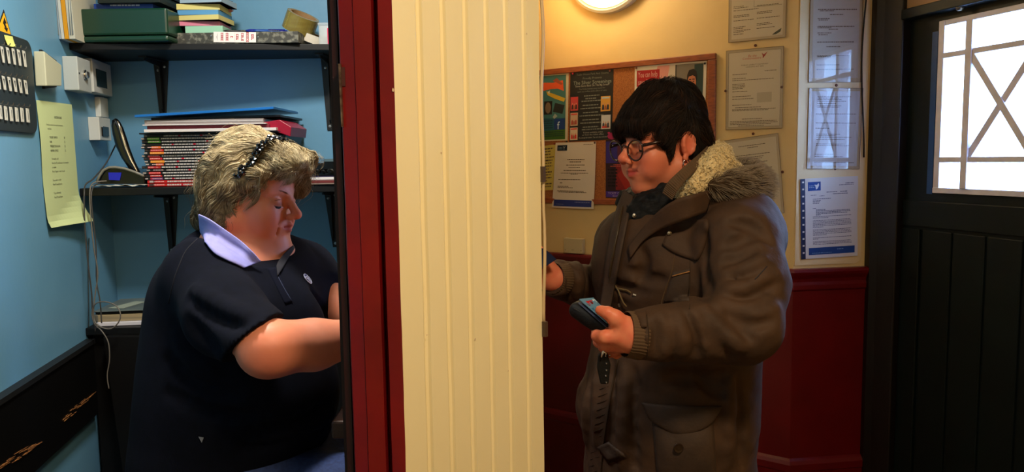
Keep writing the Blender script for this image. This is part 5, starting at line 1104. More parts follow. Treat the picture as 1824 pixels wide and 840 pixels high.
# ------------------------------------------------------------------ heads and hands
def head_sdf(v, O, R, s=1.0, full=0.0, smile=0.0, ears=True, dn=0.0, dm=0.0, dc=0.0, cx=0.0, mx=0.0, mw=1.0, fd=1.0):
    O = np.array(O, float)
    T = lambda x, y, z: O + R @ (np.array([x, y, z]) * s)
    def el(c, r, k, op='add'): v.ell(T(*c), np.array(r) * s, k * s, R, op)
    def cp(a, b, ra, rb, k, op='add'): v.cap(T(*a), T(*b), ra * s, rb * s, k * s, op)
    el((-.012, 0, .045), (.092, .073, .083), .0)
    el((.035, 0, .048), (.055, .062, .056), .02)
    el((.032, 0, -.022), (.056, .057 + .008 * full, .070), .02)
    for q in (-1, 1):
        cp((.0, q * (.050 + .008 * full), -.045), (.070 + cx, q * .014, -.090 + dc), .022 + .006 * full, .018, .02)
        el((.058, q * .040, -.022), (.028, .022 + .004 * full, .024 + .004 * full), .02)
        el((.062, q * .034, -.048), (.024, .020 + .006 * full, .022 + .004 * full), .02)
    el((.070 + mx, 0, -.055), (.029, .030, .030), .015)
    el((.079 + cx, 0, -.096 + dc), (.018, .021, .016), .014)
    if full: el((.030, 0, -.108 + dc), (.050, .052, .026), .03); el((.0, 0, -.10), (.055, .058, .04), .03)
    for q in (-1, 1):
        cp((.086, q * .008, .024), (.066, q * .048, .026), .0075, .008, .012)
        el((.095, q * .032, .008), (.016, .018, .0125), .010, 'sub')
        el((.0745, q * .0325, .0035), (.0135, .0155, .0125), .004)
        cp((.0895, q * .020, -.0065), (.0770, q * .048, -.0055), .0018, .0018, .006)       # under-eye fold
        if fd: cp((.1015, q * .017, -.034 + dn), (.082, q * .034, -.060 + dm), .0006, .0008, .009, 'sub')
        if full > .5: cp((.086, q * .029, -.066 + dm), (.079, q * .027, -.086 + dc), .0006, .0006, .009, 'sub')   # smile line
    cp((.088, 0, .014), (.110, 0, -.024 + dn), .0078, .0098, .012)
    el((.1125, 0, -.0275 + dn), (.0108, .0105, .0100), .006)
    for q in (-1, 1):
        el((.1030, q * .0125, -.0335 + dn), (.0100, .0062, .0078), .004); el((.1055, q * .0065, -.0405 + dn), (.0050, .0032, .0035), .003, 'sub')
    for q in (-1, 1):
        m = .003 * smile
        cp((.0985 + mx, 0, -.0565 + dm), (.0835 + mx, q * .0235 * mw, -.0610 + m + dm), .0055, .0028, .005)
        cp((.0965 + mx, 0, -.0695 + dm), (.0830 + mx, q * .0210 * mw, -.0640 + m + dm), .0066, .0030, .005)
        cp((.1060 + mx, 0, -.0632 + dm), (.0825 + mx, q * .0265 * mw, -.0620 + m + dm), .0014, .0018, .003, 'sub')
    cp((.100 + mx, -.006, -.0795 + dm), (.100 + mx, .006, -.0795 + dm), .0035, .0035, .008, 'sub')
    for q in ((-1, 1) if ears else ()):
        n = 11; pts = []
        for i in range(n):
            a = math.radians(-70 + 290 * i / (n - 1)); pts.append((-.006 - .0135 * math.cos(a), q * (.0765 + .0035 * max(0, math.cos(a))), .004 + .0235 * math.sin(a)))
        el((-.005, q * .0725, .001), (.0165, .0075, .0265), .005)
        el((-.002, q * .0815, .003), (.0085, .0050, .0145), .003, 'sub')
        for i in range(n - 1): cp(pts[i], pts[i + 1], .0036, .0036, .004)
        el((.003, q * .0760, -.0265), (.0075, .0045, .0085), .003)
    return T
def face_cols(V, O, R, s, skin, flush, lip, dn=0, dm=0, lid=.4):
    L = ((V - np.array(O)) @ R) / s; x, y, z = L[:, 0], L[:, 1], L[:, 2]; c = np.tile(skin, (len(V), 1))
    mottle = .5 + .5 * fnoise(V, 22, 3); c = c * (1 + .06 * (mottle[:, None] - .5))
    g = lambda cx, cy, cz, r: np.exp(-(((x - cx) / r[0]) ** 2 + ((np.abs(y) - cy) / r[1]) ** 2 + ((z - cz) / r[2]) ** 2))
    fl = np.clip(g(.065, .042, -.035, (.03, .022, .024)) * .8 + g(.112, 0, -.028 + dn, (.016, .014, .014)) * .8 + g(.08, 0, -.098, (.03, .02, .014)) * .35 + g(-.004, .076, 0, (.03, .01, .035)) * .7, 0, 1)[:, None]
    c = c * (1 - fl) + flush * fl
    ey = np.clip(g(.088, .033, .000, (.02, .017, .0065)) * 1.2, 0, 1)[:, None] * lid; c = c * (1 - ey) + c * np.array([.35, .25, .22]) * ey  # skin darkened over the lids to stand in for lash and socket shade
    lm = (np.clip(1.2 - np.abs(z + .063 - dm) / .0100, 0, 1) * np.clip(1.25 - np.abs(y) / .020, 0, 1) * (x > .078) * (x < .108)); lm = np.clip(lm * 1.6, 0, 1)[:, None]
    return c * (1 - lm) + lip * lm
def finger(v, base, d, up, lens, radii, curls, k=.004):
    """one finger: base joint, direction, palm-side bend axis; bends by the given angles"""
    p = np.array(base, float); d = np.array(d, float); d /= np.linalg.norm(d); up = np.array(up, float); ax = np.cross(d, up); ax /= np.linalg.norm(ax); P = [(p, radii[0])]
    for L_, r_, a in zip(lens, radii[1:], curls):
        d = d * math.cos(a) + np.cross(ax, d) * math.sin(a) + ax * (ax @ d) * (1 - math.cos(a)); p = p + d * L_; P.append((p, r_))
    for i in range(len(P) - 1):
        v.cap(P[i][0], P[i + 1][0], P[i][1], P[i + 1][1], k if i == 0 else .002)
        v.ell(P[i][0], [P[i][1] * 1.06] * 3, .002)
    return P
def hand_sdf(v, wrist, fx, fn, side, s=1.0, curl=(.4, .5, .3), spread=.08, thumb=(.5, .3)):
    """fx: towards the knuckles, fn: out of the back of the hand, side: +1 puts the thumb on fx x fn"""
    fx = np.array(fx, float); fx /= np.linalg.norm(fx); fn = np.array(fn, float); fn -= fx * (fn @ fx); fn /= np.linalg.norm(fn); ts = np.cross(fx, fn) * side; w = np.array(wrist, float)
    pal = -fn; lens = [(.040, .024, .020), (.045, .028, .021), (.041, .026, .020), (.032, .019, .018)]; rad = [(.0098, .0088, .0080, .0068), (.0100, .0090, .0082, .0070), (.0094, .0086, .0078, .0066), (.0084, .0076, .0068, .0060)]
    for i in range(4):
        off = (.030 - .0205 * i) * s; kn = w + fx * (.086 - (.003, 0, .005, .013)[i]) * s + ts * off + pal * (.004 * abs(i - 1.3)) * s
        v.cap(w + ts * off * .45, kn, .0150 * s, .0112 * s, .012 if i else .005); d = fx + ts * spread * (1.3 - i)
        finger(v, kn, d, pal, [l * s for l in lens[i]], [r * s for r in rad[i]], [c * (1 + .12 * i) for c in curl])
    v.ell(w + fx * .045 * s + pal * .010 * s, np.array([.034, .030, .015]) * s, .012, np.stack([fx, ts, fn], 1))
    tb = w + fx * .020 * s + ts * .024 * s + pal * .010 * s; d = fx * .72 + ts * .62 + pal * .25
    v.cap(w + fx * .008 * s + ts * .010 * s, tb + d * .030 * s, .015 * s, .0130 * s, .012)
    finger(v, tb + d * .030 * s, d, pal - ts * .6, [.032 * s, .026 * s], [.0118 * s, .0105 * s, .0082 * s], thumb)
def eye_parts(T, R, s, parent, lookdown, iris, lash_r=.0017, wide=1.05):
    for q in (-1, 1):
        c = T(.0745, q * .0325, .0035)
        b = MB(); M4 = Matrix.Translation(Vector(c)) @ Matrix(R.tolist()).to_4x4()
        arc = []
        for a in np.linspace(-1.0, 1.0, 11):
            y_ = q * .0325 + .0155 * math.sin(a * wide); z_ = .0005 - .0048 * math.cos(a * 1.2) - .001 + .0015 * a * q * 0
            x_ = .0745 + math.sqrt(max(0, 1 - ((y_ - q * .0325) / .0160) ** 2 - ((z_ - .0035) / .0130) ** 2)) * .0140 + .0022; arc.append(T(x_, y_, z_))
        b.tube([Vector(p) for p in arc], [lash_r * s * (.4 + .6 * math.sin(math.pi * i / 10)) for i in range(11)], 6); b.build('eyelashes', flat((22, 13, 11), .6), parent)
        b = MB(); b.tube([Vector(p) + Vector(R @ np.array([-.0002, 0, -.0022])) * s for p in arc[1:-1]], .0014 * s, 6); b.build('eye', mat('dark_eye', (38, 26, 22), .15), parent)
        arc2 = []
        for a in np.linspace(-1.0, 1.0, 9):
            y_ = q * .0325 + .0150 * math.sin(a * 1.05); z_ = .0078 + .0030 * math.cos(a * 1.2)
            x_ = .0745 + math.sqrt(max(0, 1 - ((y_ - q * .0325) / .0160) ** 2 - ((z_ - .0035) / .0130) ** 2)) * .0136; arc2.append(T(x_, y_, z_))
        b = MB(); b.tube([Vector(p) for p in arc2], [.0006 * s * (.3 + .7 * math.sin(math.pi * i / 8)) for i in range(9)], 5); b.build('eyelid_crease', flat((120, 56, 44), .6), parent)
def brow(T, s, parent, col, q, seed=1, w=.0022, lift=0.0):
    rnd = random.Random(seed); b = MB()
    for i in range(60):
        u = rnd.random(); x = .0925 - .028 * u ** 1.6; y = q * (.014 + .036 * u); z = .028 + lift + .006 * math.sin(u * 2.6) + rnd.uniform(-1, 1) * w * (1 - .5 * u)
        a = Vector(T(x + .0005, y, z)); e = Vector(T(x - .003, y + q * .006, z + .0015 * (1 - u) - .001 * u)); b.tube([a, (a + e) / 2 + Vector(T(.001, 0, 0)) - Vector(T(0, 0, 0)), e], [.00035 * s, .00045 * s, .0001], 3, caps=False)
    b.build('eyebrow', flat(col, .6), parent, kind='stuff')
# ================================================================== SEATED WOMAN IN THE BOOTH
def w_(x, y, Y): return np.array(at_y(x, y, Y))
ax = (axis((-.86,), (-.64, .007), (-.335, .0022), (.12, .006)), axis((1.08,), (1.37, .006), (1.62, .0024), (1.95, .008)), axis((-.02,), (.70, .014), (1.27, .006), (1.52, .0022), (1.56, .005)))
BL = Vol(*ax); SL = Vol(*ax)
RL = rot(math.radians(-11), math.radians(10), math.radians(0)); sL = .92
OL = w_(536, 384, 1.53) - RL @ (np.array([.122, 0, -.020]) * sL)
TL = head_sdf(BL, OL, RL, sL, full=1.0, smile=.6, ears=False, dn=.008, dm=.013, dc=.008)
nb = w_(425, 470, 1.56)
BL.cap(TL(-.022, 0, -.05), nb, .056, .064, .02); BL.cap(TL(.000, 0, -.090), nb + np.array([.022, -.010, -.02]), .044, .056, .03)
# torso, hidden under the shirt
tors = [((424, 500, 1.56), (.15, .17, .12)), ((424, 600, 1.56), (.155, .175, .14)), ((424, 710, 1.54), (.165, .18, .15)), ((424, 810, 1.54), (.165, .18, .14))]
yr = rot(math.radians(-28), 0)
for c, r in tors: BL.ell(w_(*c), np.array(r) * .9, .03, yr)
shn, shf = w_(368, 502, 1.43), w_(538, 492, 1.70)
eln = w_(474, 620, 1.215); wrn = w_(655, 597, 1.33); hdn = w_(700, 590, 1.37)
BL.chain([(shn, .054), (eln, .0425)], .02)
BL.chain([(eln, .0455), (eln * .55 + wrn * .45 + np.array([0, 0, -.004]), .0425), (wrn, .028)], .012)
BL.ell(eln + np.array([.012, -.002, -.002]), (.044, .036, .040), .02)
elf = w_(598, 552, 1.60); wrf = w_(700, 588, 1.50)
BL.chain([(shf, .054), (elf, .043)], .02); BL.chain([(elf, .044), ((elf + wrf) / 2, .040), (wrf, .028)], .012)
hand_sdf(BL, wrn, hdn - wrn + np.array([.05, .03, -.01]), (0, -.3, 1), +1, .95, curl=(.5, .6, .4)); hand_sdf(BL, wrf, np.array([.9, -.3, -.05]), (0, .2, 1), -1, .95, curl=(.5, .6, .4))
# seat, legs
hipn, hipf = w_(410, 850, 1.44), w_(440, 850, 1.62); hipn[2] = hipf[2] = .80
knn, knf = np.array([-.20, 1.34, .76]), np.array([-.14, 1.56, .76]); fwd = yr[:, 0]
knn = hipn + np.array([.37, -.05, -.02]); knf = hipf + np.array([.37, -.10, -.02])
for h, k_ in ((hipn, knn), (hipf, knf)):
    BL.chain([(h, .090), (k_, .058)], .05); an = k_ + np.array([-.06, .0, -.42]); BL.chain([(k_, .056), (an * .45 + k_ * .55, .052), (an, .036)], .02); BL.chain([(an + np.array([-.03, 0, -.05]), .036), (an + np.array([.13, -.02, -.075]), .028)], .03)
V, Fq = BL.mesh(); V = relax(V, Fq, 1, .35)
skinL, flushL, lipL = linc((222, 140, 110)), linc((208, 98, 78)), linc((180, 84, 72))
cols = face_cols(V, OL, RL, sL, skinL, flushL, lipL, .008, .013, .6)
arm = V[:, 0] > eln[0] - .3; el_ = np.exp(-((V - (eln + np.array([.012, -.03, -.012]))) ** 2).sum(1) / .035 ** 2)[:, None] * .5 * (V[:, 2] < 1.27)[:, None]; cols = cols * (1 - el_) + flushL * el_
M_skin = vcol_mat('skin', .48, .35, bump=.12, bscale=420, bdist=.0006, sss=.12)
seat = thing('person', (nb[0], 1.54, 0), 'woman with short wavy blonde grey hair and navy polo shirt sitting in the blue booth', 'person')
bodyL = mk('body', V, Fq, M_skin, seat, smooth=True, cols=cols)
eye_parts(TL, RL, sL, bodyL, .8, None, .0021)
for q in (-1, 1): brow(TL, sL, bodyL, (140, 92, 62), q, 3 + q, .0013, -.004)

# jeans
JL = Vol(axis((-.80,), (.06, .007)), axis((1.1,), (1.85, .008)), axis((.22,), (1.0, .008)))
for h, k_ in ((hipn, knn), (hipf, knf)):
    JL.chain([(h + np.array([0, 0, .01]), .108), (k_ + np.array([0, 0, .02]), .078)], .05); an = k_ + np.array([-.06, .0, -.42]); JL.chain([(k_, .068), (an * .45 + k_ * .55, .064), (an, .055)], .02)
JL.ell((hipn + hipf) / 2 + np.array([0, 0, .03]), (.19, .20, .13), .05)
V, Fq = JL.mesh(); mk('jeans', V, Fq, mat('blue_denim', (38, 60, 112), .8, c2=(28, 46, 92), nscale=140, bump=.5, bscale=500, bdist=.001), seat, smooth=True)

# polo shirt
for c, r in [((434, 508, 1.56), (.140, .182, .120)), ((428, 585, 1.56), (.160, .19, .15)), ((424, 690, 1.545), (.177, .20, .16)), ((420, 785, 1.54), (.176, .205, .14)), ((412, 850, 1.54), (.155, .20, .12))]:
    SL.ell(w_(*c), r, .07, yr)
SL.ell(w_(492, 575, 1.46), (.085, .08, .085), .06); SL.ell(w_(520, 565, 1.60), (.08, .08, .085), .06)      # bust
SL.ell(w_(470, 700, 1.46), (.14, .13, .13), .07)
SL.cap(nb + np.array([-.03, 0, -.04]), nb + np.array([-.035, .0, .005]), .080, .070, .05)
SL.cap(w_(400, 442, 1.50), w_(368, 482, 1.44), .050, .066, .04)
SL.cap(w_(455, 462, 1.62), w_(538, 490, 1.70), .055, .070, .04)
hem = eln + (shn - eln) * .16
elu = (eln - shn) / np.linalg.norm(eln - shn)
hemf = elf + (shf - elf) * .30
# cut the sleeves square at their hems and hollow them round the arms
def cut_plane(vol, p, n, lo, hi):
    n = np.array(n) / np.linalg.norm(n); p = np.array(p)
    q = vol.sl(lo, hi); X, Y, Z = vol.ax[0][q[0]][:, None, None], vol.ax[1][q[1]][None, :, None], vol.ax[2][q[2]][None, None, :]
    d = ((X - p[0]) * n[0] + (Y - p[1]) * n[1] + (Z - p[2]) * n[2]).astype(np.float32); vol.f[q] = np.maximum(vol.f[q], d)
hp = w_(438, 604, 1.25)
SV = Vol(*ax)
SV.chain([(shn + np.array([0, .0, .0]), .074), (shn * .5 + eln * .5 + np.array([-.014, 0, -.006]), .066), (eln + (eln - shn) * .15 + np.array([.004, 0, .004]), .0560)], .03)
SV.chain([(shf, .074), (elf, .060)], .04)
fa = (elf - shf) / np.linalg.norm(elf - shf)
hp = w_(436, 604, 1.20); hv_ = np.array([.62, -.12, -.78])
for X0, vec, xr in ((hp, hv_, (-.86, .12, 1.08, 1.52)), (hemf, fa, (-.45, .12, 1.52, 1.95))):
    cut_plane(SV, X0, vec, (xr[0], xr[2], .9), (xr[1], xr[3], 1.4))
kk = .03; h_ = np.maximum(kk - np.abs(SL.f - SV.f), 0) / kk; SL.f = (np.minimum(SL.f, SV.f) - h_ * h_ * kk * .25).astype(np.float32); del SV, h_
# folds: soft ridges laid over the cloth
def fold(vol, p, r0=.006, k=.014, op='add', dep=None): vol.chain([(np.array(q), r0 * (.4 + .6 * math.sin(math.pi * (i + .5) / len(p)))) for i, q in enumerate(p)], k, op=op)
def crease(vol, px_, y0, y1, r=.005, k=.016, inset=.002, op='sub'):
    P = []
    for i in range(len(px_) - 1):
        for t in (0, .34, .67): P.append([px_[i][0] + (px_[i + 1][0] - px_[i][0]) * t, px_[i][1] + (px_[i + 1][1] - px_[i][1]) * t])
    P.append(px_[-1]); H = np.array([vol.hit(x, y, y0, y1) for x, y in P]); 
    for _ in range(2): H[1:-1] = (H[:-2] + 2 * H[1:-1] + H[2:]) / 4
    G = vol.grad(H, .006); H = H - G * inset; n = len(H); vol.chain([(H[i], r * (.35 + .65 * math.sin(math.pi * (i + .5) / n))) for i in range(n)], k, op=op)
for c_ in [[(340, 530), (385, 562), (430, 580)], [(335, 575), (365, 605), (392, 630)], [(560, 520), (575, 545), (583, 565)], [(300, 700), (380, 740), (470, 742)], [(440, 795), (520, 782), (580, 755)], [(455, 768), (530, 754), (580, 722)], [(300, 640), (350, 690), (420, 705)]]:
    crease(SL, c_, 1.05, 1.9, .0035, .022, .001)
for c_ in [[(345, 515), (395, 545), (440, 562)], [(460, 780), (530, 767), (590, 738)], [(315, 600), (345, 640), (380, 660)]]: crease(SL, c_, 1.05, 1.9, .004, .025, .002, 'add')
cut_plane(SL, (0, 0, .83), (0, 0, -1), (-.86, 1.08, .6), (.12, 1.95, 1.0))
# open neck: everything above the collar line is cut away round the throat
ca, cb_, cc = w_(356, 392, 1.60), w_(465, 468, 1.46), w_(521, 440, 1.58); pn = np.cross(cb_ - ca, cc - ca); pn /= np.linalg.norm(pn); pn = pn if pn[2] > 0 else -pn
ncx = (ca + cb_ + cc) / 3 + pn * .06
def fn_(X, Y, Z):
    pl_ = -((X - ca[0]) * pn[0] + (Y - ca[1]) * pn[1] + (Z - ca[2]) * pn[2]); sp = np.sqrt((X - ncx[0]) ** 2 + (Y - ncx[1]) ** 2 + (Z - ncx[2]) ** 2) - .135
    return np.maximum(pl_, sp)
SL.apply(fn_, ncx - .135, ncx + .135, .006, 'sub')
M_navy = mat('navy_polo_cloth', (10, 13, 26), .95, c2=(8, 11, 22), nscale=60, bump=.35, bscale=700, bdist=.0006, spec=.12)
V, Fq = SL.mesh(); V = relax(V, Fq, 2, .4); shirt = mk('polo_shirt', V, Fq, M_navy, seat, smooth=True)
HL = Vol(*ax); HL.f = np.minimum(BL.f, SL.f)
M_lav = mat('lavender_collar', (142, 142, 206), .75, c2=(134, 134, 196), nscale=60, bump=.3, bscale=600, bdist=.0006)
ribbon('collar', [(353, 382, 1.46), (372, 391, 1.44), (400, 410, 1.43), (427, 429, 1.425), (447, 447, 1.42), (465, 465, 1.43)], [(356, 413, 1.50), (366, 430, 1.48), (382, 449, 1.47), (404, 461, 1.46), (422, 469, 1.44), (436, 476, 1.42)], M_lav, shirt, HL, 28, 7, off=.012, label='lavender underside of the turned polo collar')
M_gc = mat('grey_collar', (24, 24, 34), .9)
ribbon('collar', [(521, 437, 1.56), (510, 447, 1.52), (499, 460, 1.49), (492, 474, 1.475)], [(523, 442, 1.56), (514, 458, 1.53), (504, 476, 1.495), (494, 492, 1.475)], M_gc, shirt, HL, 12, 5, label='dark grey far side of the polo collar')
surf_patch(HL, [(476, 478), (492, 476), (520, 538), (508, 542)], 'placket', mat('placket_navy', (13, 16, 30), .95, spec=.1), shirt, 6, 14, off=.0015, thick=.003, y0=1.2, y1=1.8)
surf_strip(HL, [(494, 492), (506, 515), (520, 538)], 'placket_edge', flat((44, 50, 74), .8), shirt, .0009, .0018, y0=1.2, y1=1.8)
surf_strip(SL, [(352, 425), (330, 446), (312, 490), (300, 540)], 'shoulder_seam', flat((14, 16, 28), .8), shirt, .0012, .0003, y0=1.05, y1=1.9)
# round white crest on the chest
P0 = SL.hit(547, 497, 1.2, 1.85); G0 = Vector(SL.grad(P0[None], .01)[0]); tx = Vector((0, 0, 1)).cross(G0).normalized(); tz = G0.cross(tx)
def disc(r0, r1, off, m, nm, c=(0, 0), n=28):
    b = MB(); Mx = Matrix.Translation(Vector(P0) + G0 * off + tx * c[0] + tz * c[1]) @ G0.to_track_quat('Z', 'Y').to_matrix().to_4x4()
    b.lathe([(r0, 0), (r1, 0), (r1, .0012), (r0, .0012)], Mx, n, closed=r0 > 0); return b.build(nm, m, shirt)
M_wt = flat((186, 190, 214), .7); M_bt = flat((60, 66, 110), .7)
disc(0, .0118, .001, M_bt, 'crest_ground'); disc(.0102, .0122, .0014, M_wt, 'crest_ring')
for a in (0.5, 2.6, 4.7): disc(.0022, .0040, .0022, M_wt, 'crest_leaf', (.0052 * math.cos(a), .0052 * math.sin(a)), 14)
disc(0, .0016, .0022, M_wt, 'crest_centre', n=10)
q = SL.hit(359, 781, 1.05, 1.9); b = MB(); b.prism([Vector(q) + Vector(d) for d in ((-.004, -.002, .005), (.005, -.002, .003), (.001, -.002, -.006))], (0, -.001, 0)); b.build('hem_tag', flat((120, 126, 140), .7), shirt, label='tiny pale tag near the shirt hem')

# hair: a full wavy bob, swept back behind the band and puffed forward in front of it
hx = (axis((-.70,), (-.33, .0035)), axis((1.32,), (1.72, .0035)), axis((1.27,), (1.60, .0035)))
HR = Vol(*hx)
def he(c, r, k=.02): HR.ell(TL(*c), np.array(r) * sL, k, RL)
he((-.006, 0, .055), (.092, .088, .084), 0)
he((-.052, 0, .020), (.058, .082, .078)); he((-.062, 0, -.025), (.046, .070, .055)); he((-.048, 0, -.055), (.034, .060, .036))
he((.030, 0, .098), (.066, .066, .032)); he((.080, -.01, .090), (.038, .054, .028)); he((.098, -.016, .090), (.025, .046, .024)); he((-.02, 0, .112), (.050, .056, .034)); 
he((.098, .030, .094), (.022, .030, .020)); he((.028, -.060, .050), (.036, .022, .036)); he((-.012, -.068, .000), (.030, .020, .040)); he((-.035, -.062, -.030), (.030, .022, .034)); he((.028, .060, .050), (.036, .022, .036)); he((-.012, .068, .000), (.030, .020, .040))
for c, r in [((.104, 0, .010), (.050, .062, .066)), ((.060, -.062, -.030), (.056, .040, .062)), ((.060, .062, -.030), (.056, .040, .062))]: HR.ell(TL(*c), np.array(r) * sL, .012, RL, 'sub')
HR.ell(w_(384, 386, 1.57), (.034, .05, .036), .02); HR.ell(w_(399, 400, 1.53), (.020, .03, .030), .015); HR.ell(w_(403, 372, 1.50), (.022, .022, .035), .015)
HR.ell(TL(.083, .052, .052), np.array([.022, .024, .042]) * sL, .012, RL)
Xg = np.stack(np.meshgrid(*HR.ax, indexing='ij'), -1).reshape(-1, 3)
Lg = ((Xg - OL) @ RL); HR.f = HR.f + (.0075 * fnoise(Lg * np.array([1, 1, .6]), 9, 5) + .0028 * fnoise(Lg, 22, 6)).reshape(HR.f.shape).astype(np.float32)
V, Fq = HR.mesh(); V = relax(V, Fq, 2, .4)
Lv = (V - OL) @ RL; t = np.clip(.5 + .7 * fnoise(Lv * np.array([1.0, 1, 2.5]), 16, 9), 0, 1)[:, None]
cdk, clt, cmd = linc((100, 84, 62)), linc((246, 228, 184)), linc((184, 164, 124))
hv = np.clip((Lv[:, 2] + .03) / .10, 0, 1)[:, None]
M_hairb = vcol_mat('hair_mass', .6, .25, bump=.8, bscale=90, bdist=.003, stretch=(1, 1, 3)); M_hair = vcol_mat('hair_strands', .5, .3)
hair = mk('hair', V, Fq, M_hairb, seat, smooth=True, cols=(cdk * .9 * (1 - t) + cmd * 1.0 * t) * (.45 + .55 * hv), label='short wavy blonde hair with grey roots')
rs = np.random.RandomState(7)
def hroots(n, cond): 
    idx = np.where(cond)[0]; return V[rs.choice(idx, min(n, len(idx) * 3))] + rs.normal(0, .0012, (min(n, len(idx) * 3), 3))
BANDX = .030
def Fback(P, t):
    L = (P - OL) @ RL; d = np.zeros_like(L); up = np.clip((L[:, 2] - .03) / .08, 0, 1)
    d[:, 0] = -1.0 * up - .15; d[:, 2] = -(1 - up) * 1.0 + .05; d[:, 1] = np.sign(L[:, 1]) * .25 * up
    low = np.clip((-L[:, 2]) / .04, 0, 1); d[:, 0] += low * .55 * np.sin(P[:, 0] * 90); return d @ RL.T
def Ffront(P, t):
    L = (P - OL) @ RL; d = np.zeros_like(L); d[:, 0] = 1.0 - .8 * t; d[:, 2] = .35 - 1.5 * t; d[:, 1] = np.sign(L[:, 1] + 1e-6) * .22 - .15; return d @ RL.T
def colL(A, rs_):
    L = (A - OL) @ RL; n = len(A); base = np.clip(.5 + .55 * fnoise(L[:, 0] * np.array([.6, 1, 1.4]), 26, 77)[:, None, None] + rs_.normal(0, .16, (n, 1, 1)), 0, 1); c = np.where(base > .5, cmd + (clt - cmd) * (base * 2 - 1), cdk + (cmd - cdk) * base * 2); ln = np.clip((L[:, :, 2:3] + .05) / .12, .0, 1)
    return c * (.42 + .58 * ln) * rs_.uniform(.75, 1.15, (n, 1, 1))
back = (Lv[:, 0] < .020 + .48 * (Lv[:, 2] - .06)) | (Lv[:, 2] < .045)
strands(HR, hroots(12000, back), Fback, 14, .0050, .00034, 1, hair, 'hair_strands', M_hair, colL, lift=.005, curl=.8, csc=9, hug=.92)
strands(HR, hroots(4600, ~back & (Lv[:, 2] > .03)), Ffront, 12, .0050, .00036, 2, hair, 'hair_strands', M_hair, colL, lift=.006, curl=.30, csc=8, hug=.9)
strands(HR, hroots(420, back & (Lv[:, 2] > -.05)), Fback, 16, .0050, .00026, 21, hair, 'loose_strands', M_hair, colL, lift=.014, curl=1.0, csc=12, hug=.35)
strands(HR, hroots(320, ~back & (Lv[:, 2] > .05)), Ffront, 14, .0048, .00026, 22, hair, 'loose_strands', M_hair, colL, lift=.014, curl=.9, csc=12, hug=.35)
# thin wisps over forehead and temple
wr = np.array([TL(.118 - .022 * rs.rand(), -.055 + .10 * rs.rand(), .076 + .014 * rs.rand()) for _ in range(420)])
def Fwisp(P, t): return np.tile(RL @ np.array([.25 - .6 * t, -.25, -1.0]), (len(P), 1))
strands(HR, wr, Fwisp, 9, .0050, .0003, 3, hair, 'wispy_fringe', M_hair, colL, lift=.004, curl=.45, csc=14, hug=.15)
wr = np.array([TL(.030 + .03 * rs.rand(), -.066 - .004 * rs.rand(), .02 + .03 * rs.rand()) for _ in range(200)])
def Fw2(P, t): return np.tile(RL @ np.array([-.1 - .5 * t, -.12, -1.0]), (len(P), 1))
strands(HR, wr, Fw2, 11, .0052, .0003, 4, hair, 'temple_wisps', M_hair, colL, lift=.004, curl=.55, csc=14, hug=.1)
# beaded black hairband over the crown
b = MB(); rnd = random.Random(3); bandp = []
for i in range(40):
    a = math.radians(-88 + 170 * i / 39); y = .092 * math.sin(a); z = .050 + .098 * math.cos(a); x = .020 + .48 * (z - .06) + .004 * math.sin(i * 1.7)
    p = TL(x, y, z); pp = np.array(p, np.float32)[None]
    for _ in range(4): pp = pp - HR.grad(pp) * (HR.sample(pp) - .0055)[:, None]
    bandp.append(pp[0] - HR.grad(pp)[0] * .003)
    for s_ in (-1, 1):
        r_ = .0046; M4 = Matrix.Translation(Vector(pp[0]) + Vector(RL @ np.array([s_ * .0042, 0, 0]))) @ Matrix.Rotation(rnd.random() * 3, 4, 'X'); b.lathe([(0, -r_), (r_ * .85, -r_ * .5), (r_, 0), (r_ * .85, r_ * .5), (0, r_)], M4, 7)
b.tube([Vector(p_) for p_ in bandp], .0042, 8); hb = b.build('beaded_hairband', mat('jet_beads', (8, 8, 10), .12, spec=.9), seat, label='black beaded hairband', kind='stuff')

# bar stool under her
st = thing('bar_stool', (nb[0] + .03, 1.54, 0), 'black round stool the seated woman sits on', 'stool')
cx_, cy_ = float((hipn[0] + hipf[0]) / 2), float((hipn[1] + hipf[1]) / 2)
b = MB(); b.lathe([(0, .63), (.17, .63), (.185, .65), (.185, .675), (.16, .69), (0, .695)], Matrix.Translation((cx_, cy_, 0)), 32); b.build('seat', M_black, st)
for k in range(4):
    a = k * math.pi / 2 + .6; b = MB(); b.tube([(cx_ + .12 * math.cos(a), cy_ + .12 * math.sin(a), .63), (cx_ + .19 * math.cos(a), cy_ + .19 * math.sin(a), 0.0)], .014, 10); b.build('leg', M_black, st)
b = MB(); b.tube([(cx_ + .165 * math.cos(a), cy_ + .165 * math.sin(a), .25) for a in np.linspace(0, 2 * math.pi, 25)], .010, 8); b.build('foot_ring', M_black, st)
# ================================================================== STANDING WOMAN IN THE HALL
RR = rot(math.radians(207), math.radians(3)); sR = .88; PR = dict(dn=.006, dm=.010, dc=.008, cx=-.012, mx=-.004, mw=1.2, fd=0)
ax2 = (axis((-.02,), (.10, .005), (.40, .0024), (.56, .005)), axis((1.10,), (1.22, .005), (1.58, .0026), (1.90, .007)), axis((-.02,), (.85, .014), (1.08, .0045), (1.29, .0040), (1.62, .0023)))
BR = Vol(*ax2)
OR_ = w_(1103, 284, 1.47) - RR @ (np.array([.122, 0, -.022]) * sR)
TR = head_sdf(BR, OR_, RR, sR, full=.0, smile=1.6, **PR)
yb = rot(math.radians(210), 0)
nk = w_(1215, 385, 1.52)
BR.cap(TR(-.020, 0, -.05), nk, .050, .058, .02)
for c, r in [((1215, 480, 1.53), (.12, .16, .14)), ((1210, 620, 1.53), (.12, .15, .15)), ((1205, 760, 1.52), (.14, .17, .15))]: BR.ell(w_(*c), r, .05, yb)
shR = w_(1316, 434, 1.36); elR = w_(1322, 580, 1.25); wrR = w_(1124, 597, 1.215)
